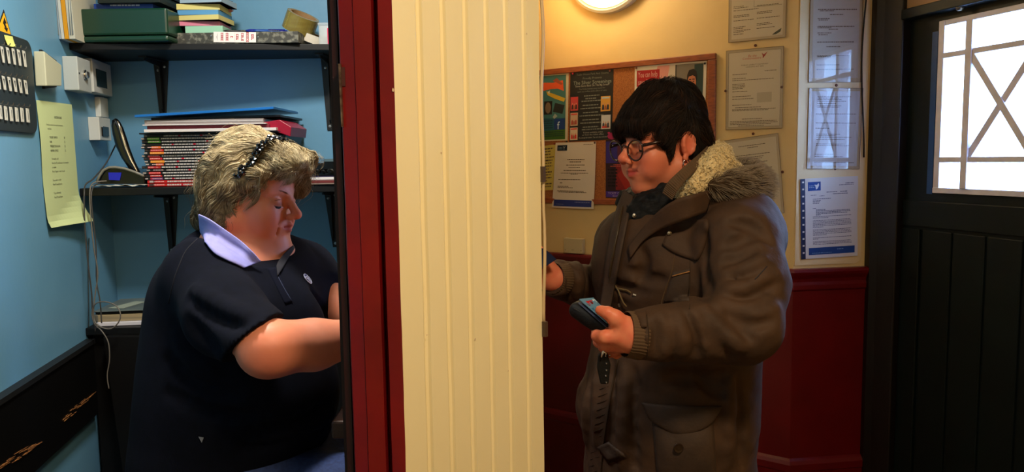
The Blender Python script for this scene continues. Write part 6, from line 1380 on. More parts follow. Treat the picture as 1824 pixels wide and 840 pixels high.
BR.chain([(shR, .055), (elR, .042)], .03); BR.chain([(elR, .036), (wrR, .027)], .01)
shF = w_(1120, 440, 1.68); elF = w_(1088, 522, 1.70); wrF = w_(990, 496, 1.54)
BR.chain([(shF, .052), (elF, .040)], .03); BR.chain([(elF, .038), (wrF, .026)], .01)
# near hand, holding the purse from below with the thumb laid across it
def H_(*a): return w_(*a)
BR.cap(wrR, H_(1102, 592, 1.225), .027, .024, .012); BR.ell(H_(1098, 598, 1.245), (.029, .032, .026), .015)
BR.chain([(H_(1110, 578, 1.205), .0155), (H_(1096, 566, 1.200), .0132)], .012); BR.chain([(H_(1096, 566, 1.200), .0128), (H_(1083, 557, 1.200), .0108), (H_(1069, 552, 1.208), .0086)], .006, .003)
for pts_ in ([(1098, 598, 1.205, .0150), (1078, 600, 1.205, .0112), (1064, 598, 1.225, .0098), (1062, 590, 1.255, .0085)], [(1096, 608, 1.220, .0150), (1080, 614, 1.222, .0112), (1067, 608, 1.245, .0098), (1066, 598, 1.275, .0085)],
             [(1098, 616, 1.238, .0145), (1086, 624, 1.243, .0108), (1075, 617, 1.268, .0092), (1075, 604, 1.292, .0080)], [(1104, 618, 1.255, .0135), (1098, 628, 1.268, .0096), (1088, 621, 1.288, .0080), (1086, 608, 1.302, .0070)]):
    BR.chain([(H_(*p_[:3]), p_[3]) for p_ in pts_], .008, .003)
    for p_ in pts_[1:3]: BR.ell(H_(*p_[:3]), [p_[3] * 1.05] * 3, .002)
# far hand, passing a dark card through the hatch
hd = H_(966, 494, 1.50)
hand_sdf(BR, wrF, hd - wrF + np.array([-.03, 0, .006]), (0, -.9, -.35), +1, .78, spread=.02, curl=(.5, .7, .5), thumb=(.35, .3))
# legs and shoes
fw2 = yb[:, 0]
for sx, hp_ in ((-1, w_(1225, 860, 1.42)), (1, w_(1190, 860, 1.60))):
    hp_ = hp_.copy(); hp_[2] = .84; kn_ = hp_ + np.array([-.01, .0, -.38]); an_ = kn_ + np.array([.02, .01, -.38])
    BR.chain([(hp_, .085), (kn_, .055)], .04); BR.chain([(kn_, .052), (an_ * .3 + kn_ * .7, .052), (an_, .038)], .02); BR.chain([(an_ + np.array([.02, .01, -.045]), .036), (an_ + fw2 * .15 + np.array([0, 0, -.058]), .026)], .03)
V, Fq = BR.mesh(); V = relax(V, Fq, 1, .35)
skinR, flushR, lipR = linc((216, 130, 98)), linc((206, 92, 70)), linc((170, 66, 58))
cols = face_cols(V, OR_, RR, sR, skinR, flushR, lipR, PR['dn'], PR['dm'], .25)
hm = (V[:, 2] < 1.25) & (V[:, 2] > .9); hn = np.clip(.5 + .6 * fnoise(V, 30, 31), 0, 1)[:, None]; cols = np.where(hm[:, None], skinR * (1 - hn * .5) + flushR * hn * .5, cols)
stand = thing('person', (nk[0], 1.53, 0), 'woman with short dark hair, glasses and brown hooded coat standing in the hall', 'person')
bodyR = mk('body', V, Fq, M_skin, stand, smooth=True, cols=cols)
eye_parts(TR, RR, sR, bodyR, .5, None, .0012, .5)
for q in (-1, 1): brow(TR, sR, bodyR, (70, 44, 32), q, 9 + q, .0016)
TJ = Vol(axis((-.02,), (.5, .009)), axis((1.2,), (1.85, .009)), axis((.06,), (.92, .010)))
for hp_ in (w_(1225, 860, 1.42), w_(1190, 860, 1.60)):
    hp_ = hp_.copy(); hp_[2] = .84; kn_ = hp_ + np.array([-.01, .0, -.38]); an_ = kn_ + np.array([.02, .01, -.38]); TJ.chain([(hp_, .092), (kn_, .070)], .04); TJ.chain([(kn_, .068), (an_ + np.array([0, 0, .03]), .062)], .02)
V, Fq = TJ.mesh(); mk('trousers', V, Fq, flat((24, 26, 34), .85), stand, smooth=True)
for hp_, nm in ((w_(1225, 860, 1.42), 'shoe'), (w_(1190, 860, 1.60), 'shoe')):
    hp_ = hp_.copy(); hp_[2] = 0; SV = Vol(axis((hp_[0] - .25,), (hp_[0] + .12, .007)), axis((hp_[1] - .2,), (hp_[1] + .1, .007)), axis((.0,), (.13, .007)))
    SV.chain([(hp_ + np.array([.03, .02, .05]), .046), (hp_ + fw2 * .10 + np.array([.01, .01, .038]), .042), (hp_ + fw2 * .16 + np.array([.01, .01, .032]), .034)], .02); V, Fq = SV.mesh(); mk(nm, V, Fq, flat((18, 16, 16), .5), stand, smooth=True)

# coat
ax3 = (axis((-.02,), (.56, .0046)), axis((1.10,), (1.90, .0050)), axis((.58,), (1.46, .0046)))
CO = Vol(*ax3)
for c, r in [((1215, 470, 1.53), (.150, .195, .13)), ((1206, 570, 1.53), (.140, .185, .14)), ((1194, 660, 1.52), (.144, .190, .13)), ((1187, 740, 1.51), (.151, .195, .12)), ((1189, 850, 1.51), (.153, .200, .14)), ((1196, 960, 1.51), (.165, .205, .16))]: CO.ell(w_(*c), r, .06, yb)
CO.ell(w_(1145, 470, 1.50), (.085, .11, .12), .05, yb); CO.ell(w_(1275, 410, 1.50), (.09, .12, .075), .05, yb)
CO.ell(w_(1050, 722, 1.56), (.028, .05, .055), .02); CO.ell(w_(1290, 370, 1.50), (.075, .10, .045), .04, yb)
CO.cap(w_(1215, 385, 1.52), w_(1330, 420, 1.40), .07, .070, .04); CO.cap(w_(1190, 390, 1.56), w_(1122, 428, 1.68), .06, .066, .04)
CO.chain([(shR + np.array([0, 0, .0]), .076), ((shR + elR) / 2 + np.array([.010, 0, 0]), .069), (elR + np.array([.0, 0, .004]), .064)], .016, .02)
CO.chain([(elR, .063), (elR * .6 + wrR * .4, .054), (elR * .25 + wrR * .75, .0440), (w_(1132, 597, 1.22), .0405)], .018, .01)
CO.chain([(shF, .074), (elF, .062)], .03); CO.chain([(elF, .060), (elF * .4 + wrF * .6, .044), (w_(992, 496, 1.545), .0400)], .02, .01)
# lower coat drapes and its front opening
def plane_cut(vol, x0, y0, Y0, n, ext=.06, op='sub'): pass
for c_, r, ins in [([(1252, 415), (1250, 470), (1256, 530)], .006, .004), ([(1190, 672), (1240, 674), (1300, 670)], .005, .003)]: crease(CO, c_, 1.0, 1.9, r, .022, ins)
folds_sub = [[(1296, 480), (1320, 500), (1352, 478)], [(1290, 466), (1310, 460), (1345, 440)], [(1300, 522), (1330, 528), (1382, 500)], [(1296, 542), (1320, 549), (1375, 540)], [(1268, 548), (1300, 580), (1340, 604)], [(1250, 555), (1272, 598), (1300, 632)],
             [(1218, 560), (1236, 600), (1242, 636)], [(1190, 562), (1200, 595), (1194, 636)], [(1300, 560), (1340, 580), (1378, 570)], [(1170, 575), (1178, 600), (1172, 630)], [(1292, 437), (1315, 430), (1350, 415)], [(1300, 395), (1340, 400), (1372, 430)],
             [(1120, 480), (1150, 500), (1180, 498)], [(1085, 500), (1110, 515), (1150, 520)], [(1110, 540), (1120, 570), (1112, 590)], [(1090, 640), (1092, 720), (1084, 800)], [(1130, 660), (1126, 740), (1132, 830)], [(1312, 672), (1318, 730), (1322, 830)], [(1246, 672), (1264, 696), (1300, 705)],
             [(1010, 470), (1022, 500), (1016, 535)], [(1040, 465), (1050, 505), (1040, 545)], [(1140, 440), (1150, 470), (1140, 500)]]
folds_add = [[(1294, 489), (1320, 486), (1360, 462)], [(1294, 513), (1320, 515), (1385, 488)], [(1298, 546), (1330, 556), (1385, 545)], [(1235, 552), (1262, 590), (1285, 628)], [(1205, 556), (1218, 596), (1218, 636)], [(1180, 560), (1186, 600), (1182, 636)], [(1258, 552), (1300, 600), (1322, 622)],
             [(1110, 660), (1110, 740), (1106, 830)], [(1070, 640), (1062, 700), (1062, 790)], [(1302, 668), (1300, 730), (1296, 830)], [(1025, 465), (1034, 500), (1028, 540)], [(1050, 690), (1044, 740), (1046, 800)]]
for n_, c_ in enumerate(folds_sub): crease(CO, c_, 1.0, 1.9, (.0085 if n_ < 6 else .0060) if n_ < 12 else .0055, .014, .001)
for c_ in folds_add: crease(CO, c_, 1.0, 1.9, .0085, .014, .0030, 'add')
cut_plane(CO, w_(1130, 597, 1.22), wrR - elR, (.08, 1.10, 1.12), (.33, 1.32, 1.24))
cut_plane(CO, w_(985, 496, 1.535), wrF - elF, (-.02, 1.40, 1.15), (.10, 1.70, 1.36))
cut_plane(CO, (0, 0, .62), (0, 0, -1), (-.02, 1.1, .56), (.56, 1.9, .8))
Xg = np.stack(np.meshgrid(*CO.ax, indexing='ij'), -1).reshape(-1, 3); CO.f = (CO.f + (.0011 * fnoise(Xg, 13, 41)).reshape(CO.f.shape)).astype(np.float32); del Xg
M_coat = mat('brown_cotton_coat', (66, 44, 27), .75, c2=(54, 36, 22), nscale=26, bump=.5, bscale=160, bdist=.0010, spec=.35)
V, Fq = CO.mesh(); V = relax(V, Fq, 2, .4); coat = mk('coat', V, Fq, M_coat, stand, smooth=True)
M_coatd = mat('brown_coat_trim', (56, 38, 24), .75, c2=(46, 31, 20), nscale=30, bump=.5, bscale=160, bdist=.001); M_seam = flat((48, 34, 20), .8); M_hi = flat((84, 64, 40), .8)
surf_patch(CO, [(1162, 742), (1270, 745), (1276, 856), (1172, 856)], 'pocket', M_coatd, coat, 16, 16, off=.003, thick=.004, bulge=.012, y1=1.8, y0=1.05)
surf_patch(CO, [(1147, 716), (1285, 722), (1268, 748), (1160, 744)], 'pocket_flap', M_coatd, coat, 22, 12, off=.011, thick=.003, bulge=.005, y1=1.8, y0=1.05, edges={'b': (0, 26), 't': (0, 3)})
b = MB(); q = CO.hit(1204, 790, 1.05, 1.8) + np.array([0, -.019, 0]); b.lathe([(0, 0), (.0085, 0), (.009, .0015), (.008, .003), (.005, .0022), (0, .0022)], Matrix.Translation(Vector(q)) @ Matrix.Rotation(math.pi / 2, 4, 'X'), 18); b.build('button', flat((40, 28, 18), .3), coat)
surf_patch(CO, [(1195, 398), (1262, 392), (1243, 464), (1180, 436)], 'storm_flap', M_coat, coat, 12, 12, off=.005, thick=.003, y0=1.05, y1=1.8, edges={'b': (-2, 4), 'r': (6, 2)})
surf_patch(CO, [(1199, 484), (1229, 478), (1228, 536), (1182, 538)], 'chest_pocket', M_coatd, coat, 12, 12, off=.0025, thick=.003, bulge=.003, y0=1.05, y1=1.8)
surf_strip(CO, [(1198, 491), (1214, 487), (1229, 483)], 'pocket_zip', flat((150, 104, 56), .5), coat, .0012, .0055, y0=1.05, y1=1.8)
surf_strip(CO, [(1229, 440), (1229, 500), (1228, 550)], 'seam', M_seam, coat, .0009, .0003, y0=1.05, y1=1.8)
surf_strip(CO, [(1204, 440), (1198, 480), (1180, 530), (1176, 552)], 'seam', M_hi, coat, .0007, .0004, y0=1.05, y1=1.8)
surf_strip(CO, [(1152, 560), (1156, 596), (1152, 636)], 'cuff_seam', M_seam, coat, .0009, .0003, y0=1.0, y1=1.5)
surf_patch(CO, [(1132, 558), (1151, 555), (1152, 583), (1133, 584)], 'cuff_tab', M_coat, coat, 6, 6, off=.003, thick=.002, y0=1.0, y1=1.5)
# arm zip and its gathers
surf_strip(CO, [(1345, 497), (1356, 486), (1366, 474)], 'arm_zip', flat((40, 42, 50), .3), coat, .0008, .0002, y0=1.0, y1=1.8)
# lapel and collar band
ribbon('collar', [(1268, 336, 1.40), (1235, 346, 1.36), (1206, 354, 1.36), (1180, 371, 1.38), (1152, 400, 1.41), (1120, 440, 1.45)], [(1256, 378, 1.38), (1230, 387, 1.36), (1202, 398, 1.37), (1172, 411, 1.39), (1143, 433, 1.42), (1124, 460, 1.45)], M_coat, coat, CO, 30, 6, thick=.004, off=.006)
ribbon('placket', [(1112, 338, 1.52), (1098, 380, 1.50), (1086, 430, 1.47), (1078, 490, 1.455), (1070, 545, 1.45)], [(1128, 352, 1.50), (1118, 400, 1.48), (1108, 450, 1.45), (1098, 500, 1.44), (1086, 560, 1.44)], M_coatd, coat, CO, 36, 6, thick=.004, off=.004)
surf_strip(CO, [(1116, 356), (1108, 400), (1098, 450), (1090, 500), (1080, 552)], 'zip', flat((52, 40, 24), .4), coat, .0024, .0085, y0=1.05, y1=1.8)
surf_strip(CO, [(1102, 640), (1088, 700), (1078, 770), (1070, 850)], 'placket_edge', M_seam, coat, .0018, .001, y0=1.05, y1=1.8)
for k in range(16):
    y = 650 + k * 12.5; x = 1092 - k * 1.6; surf_strip(CO, [(x - 20, y + 6), (x - 12, y + 2), (x - 4, y)], 'quilt_stitch', M_seam, coat, .0006, .0001, y0=1.05, y1=1.9)
surf_patch(CO, [(1066, 795), (1084, 786), (1117, 812), (1084, 820)], 'toggle_tab', M_coatd, coat, 8, 6, off=.004, thick=.002, y0=1.05, y1=1.8)
M_cord = flat((104, 86, 56), .7)
for L_ in ([(1096, 508), (1104, 520), (1112, 532), (1120, 545)], [(1094, 512), (1092, 530), (1090, 548)], [(1098, 515), (1110, 517), (1118, 518)], [(1112, 520), (1116, 510), (1120, 520), (1126, 524)], [(1082, 505), (1090, 512), (1098, 515)]):
    surf_strip(CO, L_, 'drawcord', M_cord, coat, .0016, .006, y0=1.05, y1=1.8)
b = MB(); q = CO.hit(1126, 523, 1.05, 1.8) + np.array([0, -.006, 0]); b.tube([q, q + np.array([.006, 0, -.002])], .0026, 8); q = CO.hit(1101, 539, 1.05, 1.8) + np.array([0, -.008, 0]); b.tube([q, q + np.array([.002, 0, -.006])], .0022, 8); b.build('cord_end', M_screw, coat)
# ribbed knit cuffs
def cuff(c0, c1, r0, r1, m, nm='knit_cuff', ribs=42):
    c0, c1 = Vector(c0), Vector(c1); d = (c1 - c0).normalized(); up = d.orthogonal().normalized(); w = d.cross(up); n = ribs * 4; V = []
    for t, rr in ((0, r0), (.1, r0 * 1.03), (.5, (r0 + r1) / 2 * 1.01), (.9, r1 * 1.03), (1, r1)):
        for j in range(n):
            a = 2 * math.pi * j / n; r_ = rr + .0006 * math.cos(a * ribs); V.append(c0 + (c1 - c0) * t + (up * math.cos(a) + w * math.sin(a)) * r_)
    Fc = [(i * n + j, i * n + (j + 1) % n, (i + 1) * n + (j + 1) % n, (i + 1) * n + j) for i in range(4) for j in range(n)]
    b = MB(); b.add(V, Fc); return b.build(nm, m, coat, smooth=True)
M_knit = mat('brown_knit', (80, 58, 36), .85, bump=.4, bscale=500, bdist=.0006)
cuff(w_(1142, 597, 1.22), w_(1114, 595, 1.214), .0385, .0360, M_knit)
cuff(w_(998, 496, 1.55), w_(983, 495, 1.53), .036, .0315, M_knit)
# high ribbed knit collar of the jumper, scarf
ribbon('knit_collar', [(1258, 262, 1.47), (1243, 276, 1.425), (1226, 290, 1.395), (1206, 308, 1.375), (1189, 326, 1.37), (1181, 344, 1.375)], [(1269, 268, 1.47), (1254, 287, 1.42), (1238, 305, 1.39), (1220, 323, 1.37), (1206, 341, 1.36), (1197, 356, 1.36)], M_knit, coat, None, 30, 5, thick=.003)
for k in range(30):
    t = (k + .5) / 30; i = t * 5; j = min(int(i), 4); f = i - j
    A_ = [(1258, 262, 1.47), (1243, 276, 1.425), (1226, 290, 1.395), (1206, 308, 1.375), (1189, 326, 1.37), (1181, 344, 1.375)]; B2 = [(1269, 268, 1.47), (1254, 287, 1.42), (1238, 305, 1.39), (1220, 323, 1.37), (1206, 341, 1.36), (1197, 356, 1.36)]
    p0 = [A_[j][q] * (1 - f) + A_[j + 1][q] * f for q in range(3)]; p1 = [B2[j][q] * (1 - f) + B2[j + 1][q] * f for q in range(3)]; b = MB(); p0[2] -= .0035; p1[2] -= .0035; b.tube([w_(*p0), w_((p0[0] + p1[0]) / 2, (p0[1] + p1[1]) / 2, (p0[2] + p1[2]) / 2 - .001), w_(*p1)], .0013, 6)
    b.build('knit_rib', M_knit, coat)
SC = Vol(axis((.12,), (.40, .0035)), axis((1.30,), (1.68, .0040)), axis((1.22,), (1.46, .0035)))
SC.chain([(w_(1232, 312, 1.56), .022), (w_(1206, 328, 1.525), .025), (w_(1178, 347, 1.50), .027), (w_(1150, 360, 1.51), .026), (w_(1124, 358, 1.56), .024), (w_(1140, 350, 1.61), .026), (w_(1185, 335, 1.64), .028), (w_(1228, 318, 1.61), .026)], .015)
SC.chain([(w_(1150, 368, 1.48), .028), (w_(1138, 388, 1.47), .026), (w_(1128, 415, 1.465), .022)], .02); SC.chain([(w_(1200, 350, 1.47), .030), (w_(1166, 380, 1.465), .030)], .02)
Xg = np.stack(np.meshgrid(*SC.ax, indexing='ij'), -1).reshape(-1, 3); SC.f = (SC.f + (.0040 * fnoise(Xg * np.array([1, 1, 1.6]), 12, 51) + .0022 * fnoise(Xg, 45, 52)).reshape(SC.f.shape)).astype(np.float32)
V, Fq = SC.mesh(); V = relax(V, Fq, 1, .4); cs = linc((8, 9, 11)) + (linc((26, 28, 33)) - linc((8, 9, 11))) * np.clip(fnoise(V, 60, 5) * 1.2, 0, 1)[:, None]
scarf = mk('scarf', V, Fq, vcol_mat('dark_scarf', .75, .2, bump=.5, bscale=300, bdist=.001), stand, smooth=True, cols=cs, label='dark bluish scarf bunched at the neck')
for p_ in ((1128, 383), (1190, 414)):
    q = CO.hit(*p_, 1.05, 1.8); b = MB(); b.lathe([(0, 0), (.004, 0), (.004, .002), (0, .003)], Matrix.Translation(Vector(q) + Vector((0, -.010, 0))) @ Matrix.Rotation(math.pi / 2, 4, 'X'), 12); b.build('snap_stud', M_screw, coat)
# cream fleece lining turned out at the neck
FL = Vol(axis((.22,), (.46, .0022)), axis((1.28,), (1.62, .0030)), axis((1.32,), (1.52, .0022)))
FL.chain([(w_(1217, 344, 1.405), .013), (w_(1236, 330, 1.40), .020), (w_(1262, 306, 1.41), .026), (w_(1278, 288, 1.44), .025), (w_(1282, 276, 1.49), .022), (w_(1270, 270, 1.55), .02)], .012)
FL.chain([(w_(1256, 318, 1.42), .024), (w_(1282, 300, 1.45), .028), (w_(1296, 304, 1.47), .020), (w_(1314, 306, 1.465), .0125)], .012)
fz = np.stack(np.meshgrid(*FL.ax, indexing='ij'), -1).reshape(-1, 3)
def pebble(P, sc, seed):
    r = np.random.RandomState(seed); o = 0
    for _ in range(5):
        d = r.normal(size=3); d /= np.linalg.norm(d); o = o + np.abs(np.sin((P @ d) * sc + r.rand() * 6 + 1.5 * np.sin((P @ r.normal(size=3)) * sc * .6)))
    return o / 5
FL.f = (FL.f + (.0030 * (pebble(fz, 820, 3) - .6) * 1.8 + .003 * fnoise(fz, 18, 62)).reshape(FL.f.shape)).astype(np.float32)
V, Fq = FL.mesh(); tt = np.clip(pebble(V, 820, 3) * 1.6 - .55, 0, 1)[:, None]
M_fl = vcol_mat('cream_fleece', .95, .1, bump=.6, bscale=500, bdist=.002); fleece = mk('fleece_lining', V, Fq, M_fl, coat, smooth=True, cols=linc((226, 204, 156)) * (1 - tt) + linc((176, 150, 104)) * tt, label='cream curly fleece lining')
rs = np.random.RandomState(15); idx = rs.choice(len(V), 5200)
def Ffl(P, t): return FL.grad(P) * (.9 - 1.5 * t) + .9 * np.stack([fnoise(P, 40, 171), fnoise(P, 40, 172), fnoise(P, 40, 173)], 1)
strands(FL, V[idx], Ffl, 5, .0019, .00055, 16, fleece, 'fleece_curls', vcol_mat('fleece_curl', .95, .1), lambda A, r_: np.repeat((linc((230, 210, 164)) * r_.uniform(.65, 1.1, (len(A), 1)))[:, None, :], A.shape[1], 1), lift=.002, curl=.9, csc=70, hug=.3)
# hood roll with grey brown fake fur edging
HO = Vol(axis((.26,), (.56, .0035)), axis((1.28,), (1.66, .0040)), axis((1.28,), (1.50, .0035)))
HO.chain([(w_(1272, 330, 1.385), .013), (w_(1300, 328, 1.40), .022), (w_(1328, 330, 1.44), .027), (w_(1342, 328, 1.50), .029), (w_(1336, 316, 1.56), .026), (w_(1312, 304, 1.60), .022)], .012)
V, Fq = HO.mesh(); fur = mk('fur_trim', V, Fq, vcol_mat('fur_base', .95, .1), coat, smooth=True, cols=np.tile(linc((62, 48, 34)), (len(V), 1)), label='grey brown fake fur hood edging')
rs = np.random.RandomState(5); N_ = 6500; idx = rs.choice(len(V), N_)
def Ffur(P, t): g = HO.grad(P); return g * (.75 - .5 * t) + np.array([.62, .0, -.12 - .30 * t]) + .35 * np.stack([fnoise(P, 14, 71), fnoise(P, 14, 72), fnoise(P, 14, 73)], 1)
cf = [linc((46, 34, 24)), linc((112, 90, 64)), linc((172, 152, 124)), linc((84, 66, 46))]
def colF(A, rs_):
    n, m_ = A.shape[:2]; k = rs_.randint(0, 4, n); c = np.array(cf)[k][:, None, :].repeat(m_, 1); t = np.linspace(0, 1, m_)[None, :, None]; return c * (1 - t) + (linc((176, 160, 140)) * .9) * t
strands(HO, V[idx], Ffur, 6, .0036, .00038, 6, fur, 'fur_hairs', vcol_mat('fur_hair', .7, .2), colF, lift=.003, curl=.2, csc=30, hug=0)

# hair: short dark crop with a long fringe
hx = (axis((.10,), (.46, .0034)), axis((1.28,), (1.66, .0036)), axis((1.36,), (1.66, .0034)))
HB = Vol(*hx)
def hb_(c, r, k=.02): HB.ell(TR(*(np.array(c) * np.array([.97, 1, .96]))), np.array(r) * sR * .95, k, RR)
hb_((-.008, 0, .060), (.095, .083, .086), 0); hb_((.036, 0, .070), (.056, .068, .046)); hb_((.067, 0, .054), (.030, .060, .034)); hb_((.088, 0, .044), (.013, .052, .020)); hb_((-.034, 0, .005), (.044, .066, .062)); hb_((-.02, 0, .115), (.06, .055, .036)); hb_((-.050, 0, -.030), (.032, .056, .042))
for q in (-1, 1): hb_((.038, q * .066, .026), (.030, .014, .034)); hb_((.034, q * .069, -.004), (.010, .006, .026), .008); hb_((-.045, q * .062, .010), (.040, .020, .040))
for c, r in [((.104, 0, -.030), (.060, .075, .062)), ((.000, .084, -.003), (.023, .024, .030)), ((.004, -.082, -.006), (.022, .022, .027)), ((.060, .070, -.034), (.022, .030, .030)), ((.060, -.070, -.034), (.022, .030, .030))]: HB.ell(TR(*c), np.array(r) * sR, .008, RR, 'sub')
Xg = np.stack(np.meshgrid(*HB.ax, indexing='ij'), -1).reshape(-1, 3); Lg = (Xg - OR_) @ RR; HB.f = (HB.f + (.0035 * fnoise(Lg * np.array([.5, 1, .8]), 14, 81)).reshape(HB.f.shape)).astype(np.float32)
V, Fq = HB.mesh(); V = relax(V, Fq, 2, .4); M_dkb = flat((20, 13, 10), .7); hairR = mk('hair', V, Fq, M_dkb, stand, smooth=True, label='short dark brown hair with a long fringe')
Lv = (V - OR_) @ RR; rs = np.random.RandomState(17)
cA, cB, cC = linc((18, 12, 10)), linc((40, 26, 18)), linc((84, 52, 30))
def colR(A, rs_):
    L = (A[:, 0] - OR_) @ RR; base = np.clip(.35 + .5 * fnoise(L, 22, 91) + rs_.normal(0, .15, len(L)), 0, 1)[:, None]; c = np.where(base > .6, cB + (cC - cB) * (base - .6) * 1.6, cA + (cB - cA) * base / .6); return np.repeat(c[:, None, :], A.shape[1], 1)
def FR(P, t):
    L = (P - OR_) @ RR; d = np.zeros_like(L); f = np.clip((L[:, 0] + .035) / .05, 0, 1); d[:, 0] = f * 1.1 - (1 - f) * .8; d[:, 2] = -.30 - .7 * t - np.clip(.09 - L[:, 2], 0, .2) * 9; d[:, 1] = np.sign(L[:, 1]) * .35 * np.clip((L[:, 2] - .06) * 20, 0, 1)
    return d @ RR.T
M_hairR = vcol_mat('dark_hair_strands', .6, .22)
keep = np.where(~((np.abs(Lv[:, 1]) > .055 * sR) & (np.hypot(Lv[:, 0] + .004, Lv[:, 2] - .000) < .030)))[0]; idx = rs.choice(keep, 12000); strands(HB, V[idx] + rs.normal(0, .001, (12000, 3)), FR, 11, .0038, .00032, 8, hairR, 'hair_strands', M_hairR, colR, lift=.006, curl=.55, csc=11, hug=.9)
wr = np.array([TR(.098 + .006 * rs.rand(), -.052 + .108 * rs.rand(), .052 + .01 * rs.rand()) for _ in range(700)])
strands(HB, wr, lambda P, t: np.tile(RR @ np.array([.22 - .3 * t, .10, -1.0]), (len(P), 1)), 8, .0040, .00036, 9, hairR, 'fringe', M_hairR, colR, lift=.003, curl=.25, csc=12, hug=.1)

# glasses
gls = thing('glasses', TR(.10, 0, 0), 'dark framed glasses worn by the standing woman', 'glasses')
M_fr = mat('tortoise_frame', (26, 16, 14), .2, c2=(52, 26, 18), nscale=160)
m = bpy.data.materials.new('lens'); m.use_nodes = True; N = m.node_tree.nodes; L = m.node_tree.links; N.clear()
out = N.new('ShaderNodeOutputMaterial'); mx = N.new('ShaderNodeMixShader'); tp = N.new('ShaderNodeBsdfTransparent'); gl = N.new('ShaderNodeBsdfGlossy'); gl.inputs['Roughness'].default_value = .02; tp.inputs[0].default_value = (.94, .95, .95, 1); mx.inputs[0].default_value = .07
L.new(tp.outputs[0], mx.inputs[1]); L.new(gl.outputs[0], mx.inputs[2]); L.new(mx.outputs[0], out.inputs[0]); M_lens = m; MATS['lens'] = m
for q in (-1, 1):
    ring = []
    for a in np.linspace(0, 2 * math.pi, 41)[:-1]:
        ry = .0240 * math.cos(a); rz = .0215 * math.sin(a) + .0035 * math.cos(a) * (1 + math.sin(a)) * .5; ry *= 1 + .12 * max(0, math.sin(a))
        ring.append(TR(.1065 - .10 * abs(q * .0355 + q * ry) ** 1.5 * 2.2 + .05 * rz, q * (.0355 + ry), -.004 + rz))
    ring = [Vector(p) for p in ring]; b = MB(); b.tube(ring + [ring[0], ring[1]], .0016, 8); b.build('lens_rim', M_fr, gls, smooth=True)
    c = sum(ring, Vector()) / len(ring); b = MB(); b.add([c] + ring, [(0, i + 1, (i + 1) % 40 + 1) for i in range(40)]); b.build('lens', M_lens, gls, smooth=True)
    h0 = TR(.1020, q * .0595, .006); h1 = TR(.060, q * .0715, .012); h2 = TR(.012, q * .0755, .019); h3 = TR(.000, q * .0720, .018); b = MB(); b.tube([Vector(x) for x in (h0, h1, h2, h3)], [.0032, .0026, .0018, .0014], 8); b.build('temple_arm', M_fr, gls, smooth=True)
b = MB(); b.tube([Vector(TR(.1060, -.0105, .004)), Vector(TR(.1095, 0, .008)), Vector(TR(.1060, .0105, .004))], .0017, 8); b.build('bridge', M_fr, gls, smooth=True)
er = thing('earring', TR(.004, .077, -.036), 'small silver hoop earring in the standing woman\'s ear', 'earring')
b = MB(); e0 = TR(.003, .0775, -.0385); b.tube([Vector(e0) + Vector((.0062 * math.cos(a), .003 * math.cos(a), .0078 * math.sin(a))) for a in np.linspace(0, 2 * math.pi, 20)], .0011, 6); b.build('hoop', mat('silver', (220, 220, 225), .15, 1), er, smooth=True)

# purse, bank card, keys, dark card
pu = thing('purse', w_(1060, 590, 1.23), 'puffy black purse held in the standing woman\'s near hand', 'purse')
PV = Vol(axis((.08,), (.21, .0024)), axis((1.16,), (1.34, .0030)), axis((1.12,), (1.26, .0024)))
pa, pb_, pc, pd = w_(1028, 549, 1.275), w_(1090, 586, 1.225), w_(1036, 545, 1.305), w_(1094, 580, 1.262)
for u in np.linspace(0, 1, 9):
    PV.cap(pa + (pb_ - pa) * u + np.array([0, 0, -.003]), pc + (pd - pc) * u, .0140 + .002 * math.sin(u * 3.1), .0115, .004)
V, Fq = PV.mesh(); V = relax(V, Fq, 1, .4); mk('purse_body', V, Fq, mat('black_leather', (9, 9, 10), .6, spec=.25, bump=.5, bscale=240, bdist=.001), pu, smooth=True)
b = MB(); zpt = [w_(1022 + 72 * u, 549 + 40 * u, 1.262 - .048 * u) for u in np.linspace(0, 1, 8)]; b.tube([Vector(p) for p in zpt], .0013, 6); b.build('purse_zip', flat((40, 40, 42), .3), pu)
for p_ in ((1024, 543, 1.275), (1019, 557, 1.27)): b = MB(); q = w_(*p_); b.lathe([(0, -.002), (.002, 0), (0, .002)], Matrix.Translation(Vector(q)), 8); b.build('purse_stud', M_screw, pu)
def slab3(name, P, th, m, parent, **kw):
    P = [Vector(p) for p in P]; n = (P[1] - P[0]).cross(P[3] - P[0]).normalized(); n = -n if n.y > 0 else n; b = MB(); b.prism(P, -n * th); o = b.build(name, m, parent, **kw); return n
ph = thing('bank_card', w_(1060, 550, 1.24), 'blue card with a red badge resting on the black purse under her thumb', 'card')
Cq = [w_(1032, 532, 1.262), w_(1057, 529.5, 1.290), w_(1099, 573, 1.236), w_(1082, 575, 1.206)]
n_ = slab3('card', Cq, .0012, mat('card_blue', (84, 128, 156), .35), ph)
def cardp(u, v, o=.0004): a = Vector(Cq[0]) * (1 - u) + Vector(Cq[1]) * u; c = Vector(Cq[3]) * (1 - u) + Vector(Cq[2]) * u; return a * (1 - v) + c * v + n_ * o
def cpoly(nm, pts, c_, o=.0004): mk(nm, [cardp(u, v, o) for u, v in pts], [tuple(range(len(pts)))], flat(c_, .4), ph)
cpoly('red_badge', [(.18, .12), (.72, .10), (.80, .30), (.30, .34)], (176, 30, 36)); cpoly('badge_shadow', [(.10, .20), (.30, .34), (.50, .42), (.12, .30)], (96, 20, 30), .0003)
cpoly('badge_mark', [(.42, .16), (.62, .16), (.62, .26), (.42, .26)], (110, 16, 24), .0006)
cpoly('white_patch', [(.74, .08), (.92, .08), (.95, .20), (.78, .20)], (206, 214, 220), .0005); cpoly('white_patch', [(.66, .34), (.86, .33), (.92, .42), (.72, .43)], (190, 206, 216), .0005)
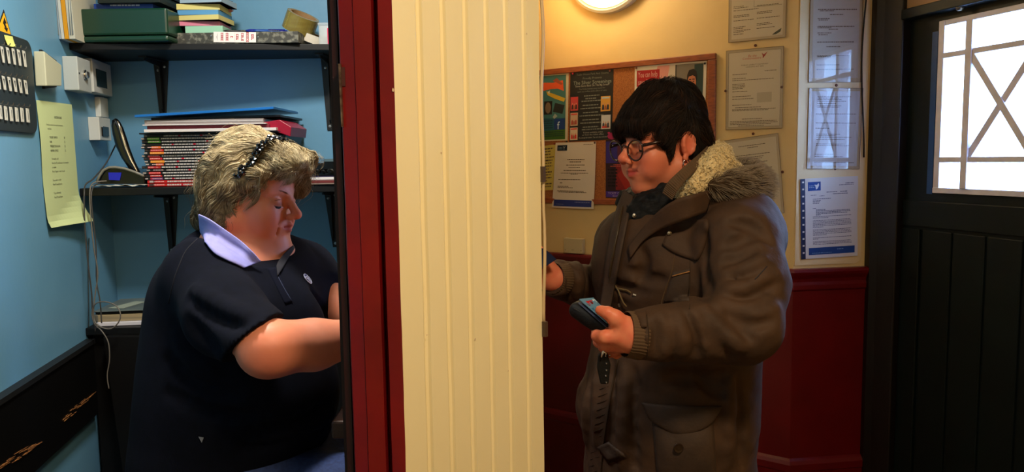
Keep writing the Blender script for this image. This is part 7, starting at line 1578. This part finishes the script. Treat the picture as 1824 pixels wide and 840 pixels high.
cpoly('blue_band', [(.05, .40), (.50, .38), (.60, .60), (.10, .62)], (52, 104, 140), .0005)
cpoly('card_print', [(.10, .92), (.80, .92), (.80, .945), (.10, .945)], (40, 60, 80), .0005); cpoly('card_print', [(.10, .84), (.60, .84), (.60, .86), (.10, .86)], (40, 60, 80), .0005)
slab3('card_below', [np.array(p) + np.array([-.002, -.001, -.006]) for p in Cq], .001, flat((60, 70, 96), .4), ph)
ky = thing('key_ring', w_(1076, 640, 1.24), 'silver clasp and studded black key strap hanging below the purse', 'keys')
M_sil = MATS['silver']
b = MB(); c = w_(1076, 612, 1.222); b.tube([Vector(c) + Vector((.0065 * math.cos(a) + .001, 0, .0125 * math.sin(a))) for a in np.linspace(0, 2 * math.pi, 18)], .0014, 6); b.build('snap_ring', M_sil, ky, smooth=True)
b = MB(); b.tube([w_(*p) for p in ((1077, 622, 1.22), (1074, 628, 1.218), (1071, 636, 1.218))], [.0034, .0022, .0014], 8); b.build('clasp', M_sil, ky, smooth=True)
b = MB(); b.tube([w_(*p) for p in ((1074, 624, 1.216), (1080, 629, 1.217), (1078, 634, 1.218))], .0013, 6); b.build('clasp_hook', M_sil, ky, smooth=True)
b = MB(); b.prism([w_(*p) for p in ((1066, 632, 1.225), (1082, 628, 1.225), (1088, 650, 1.225), (1084, 684, 1.225), (1070, 684, 1.225), (1064, 655, 1.225))], (0, .012, 0)); b.build('key_strap', mat('black_leather', (12, 12, 13), .42), ky, bevel=.002)
for p_ in ((1086, 632), (1080, 647), (1080, 659), (1079, 669), (1080, 681)):
    b = MB(); q = w_(*p_, 1.2245); b.lathe([(0, 0), (.0022, 0), (.0012, .0015), (0, .0018)], Matrix.Translation(Vector(q)) @ Matrix.Rotation(math.pi / 2, 4, 'X') @ Matrix.Rotation(.78, 4, 'Z'), 4); b.build('stud', M_sil, ky)
dc = thing('dark_card', w_(975, 458, 1.49), 'dark blue card held in her far hand beside the pilaster', 'card')
slab3('card', [w_(960, 440, 1.50), w_(972, 444, 1.495), w_(991, 461, 1.475), w_(966, 478, 1.475)], .0012, flat((14, 20, 42), .7, .1), dc)
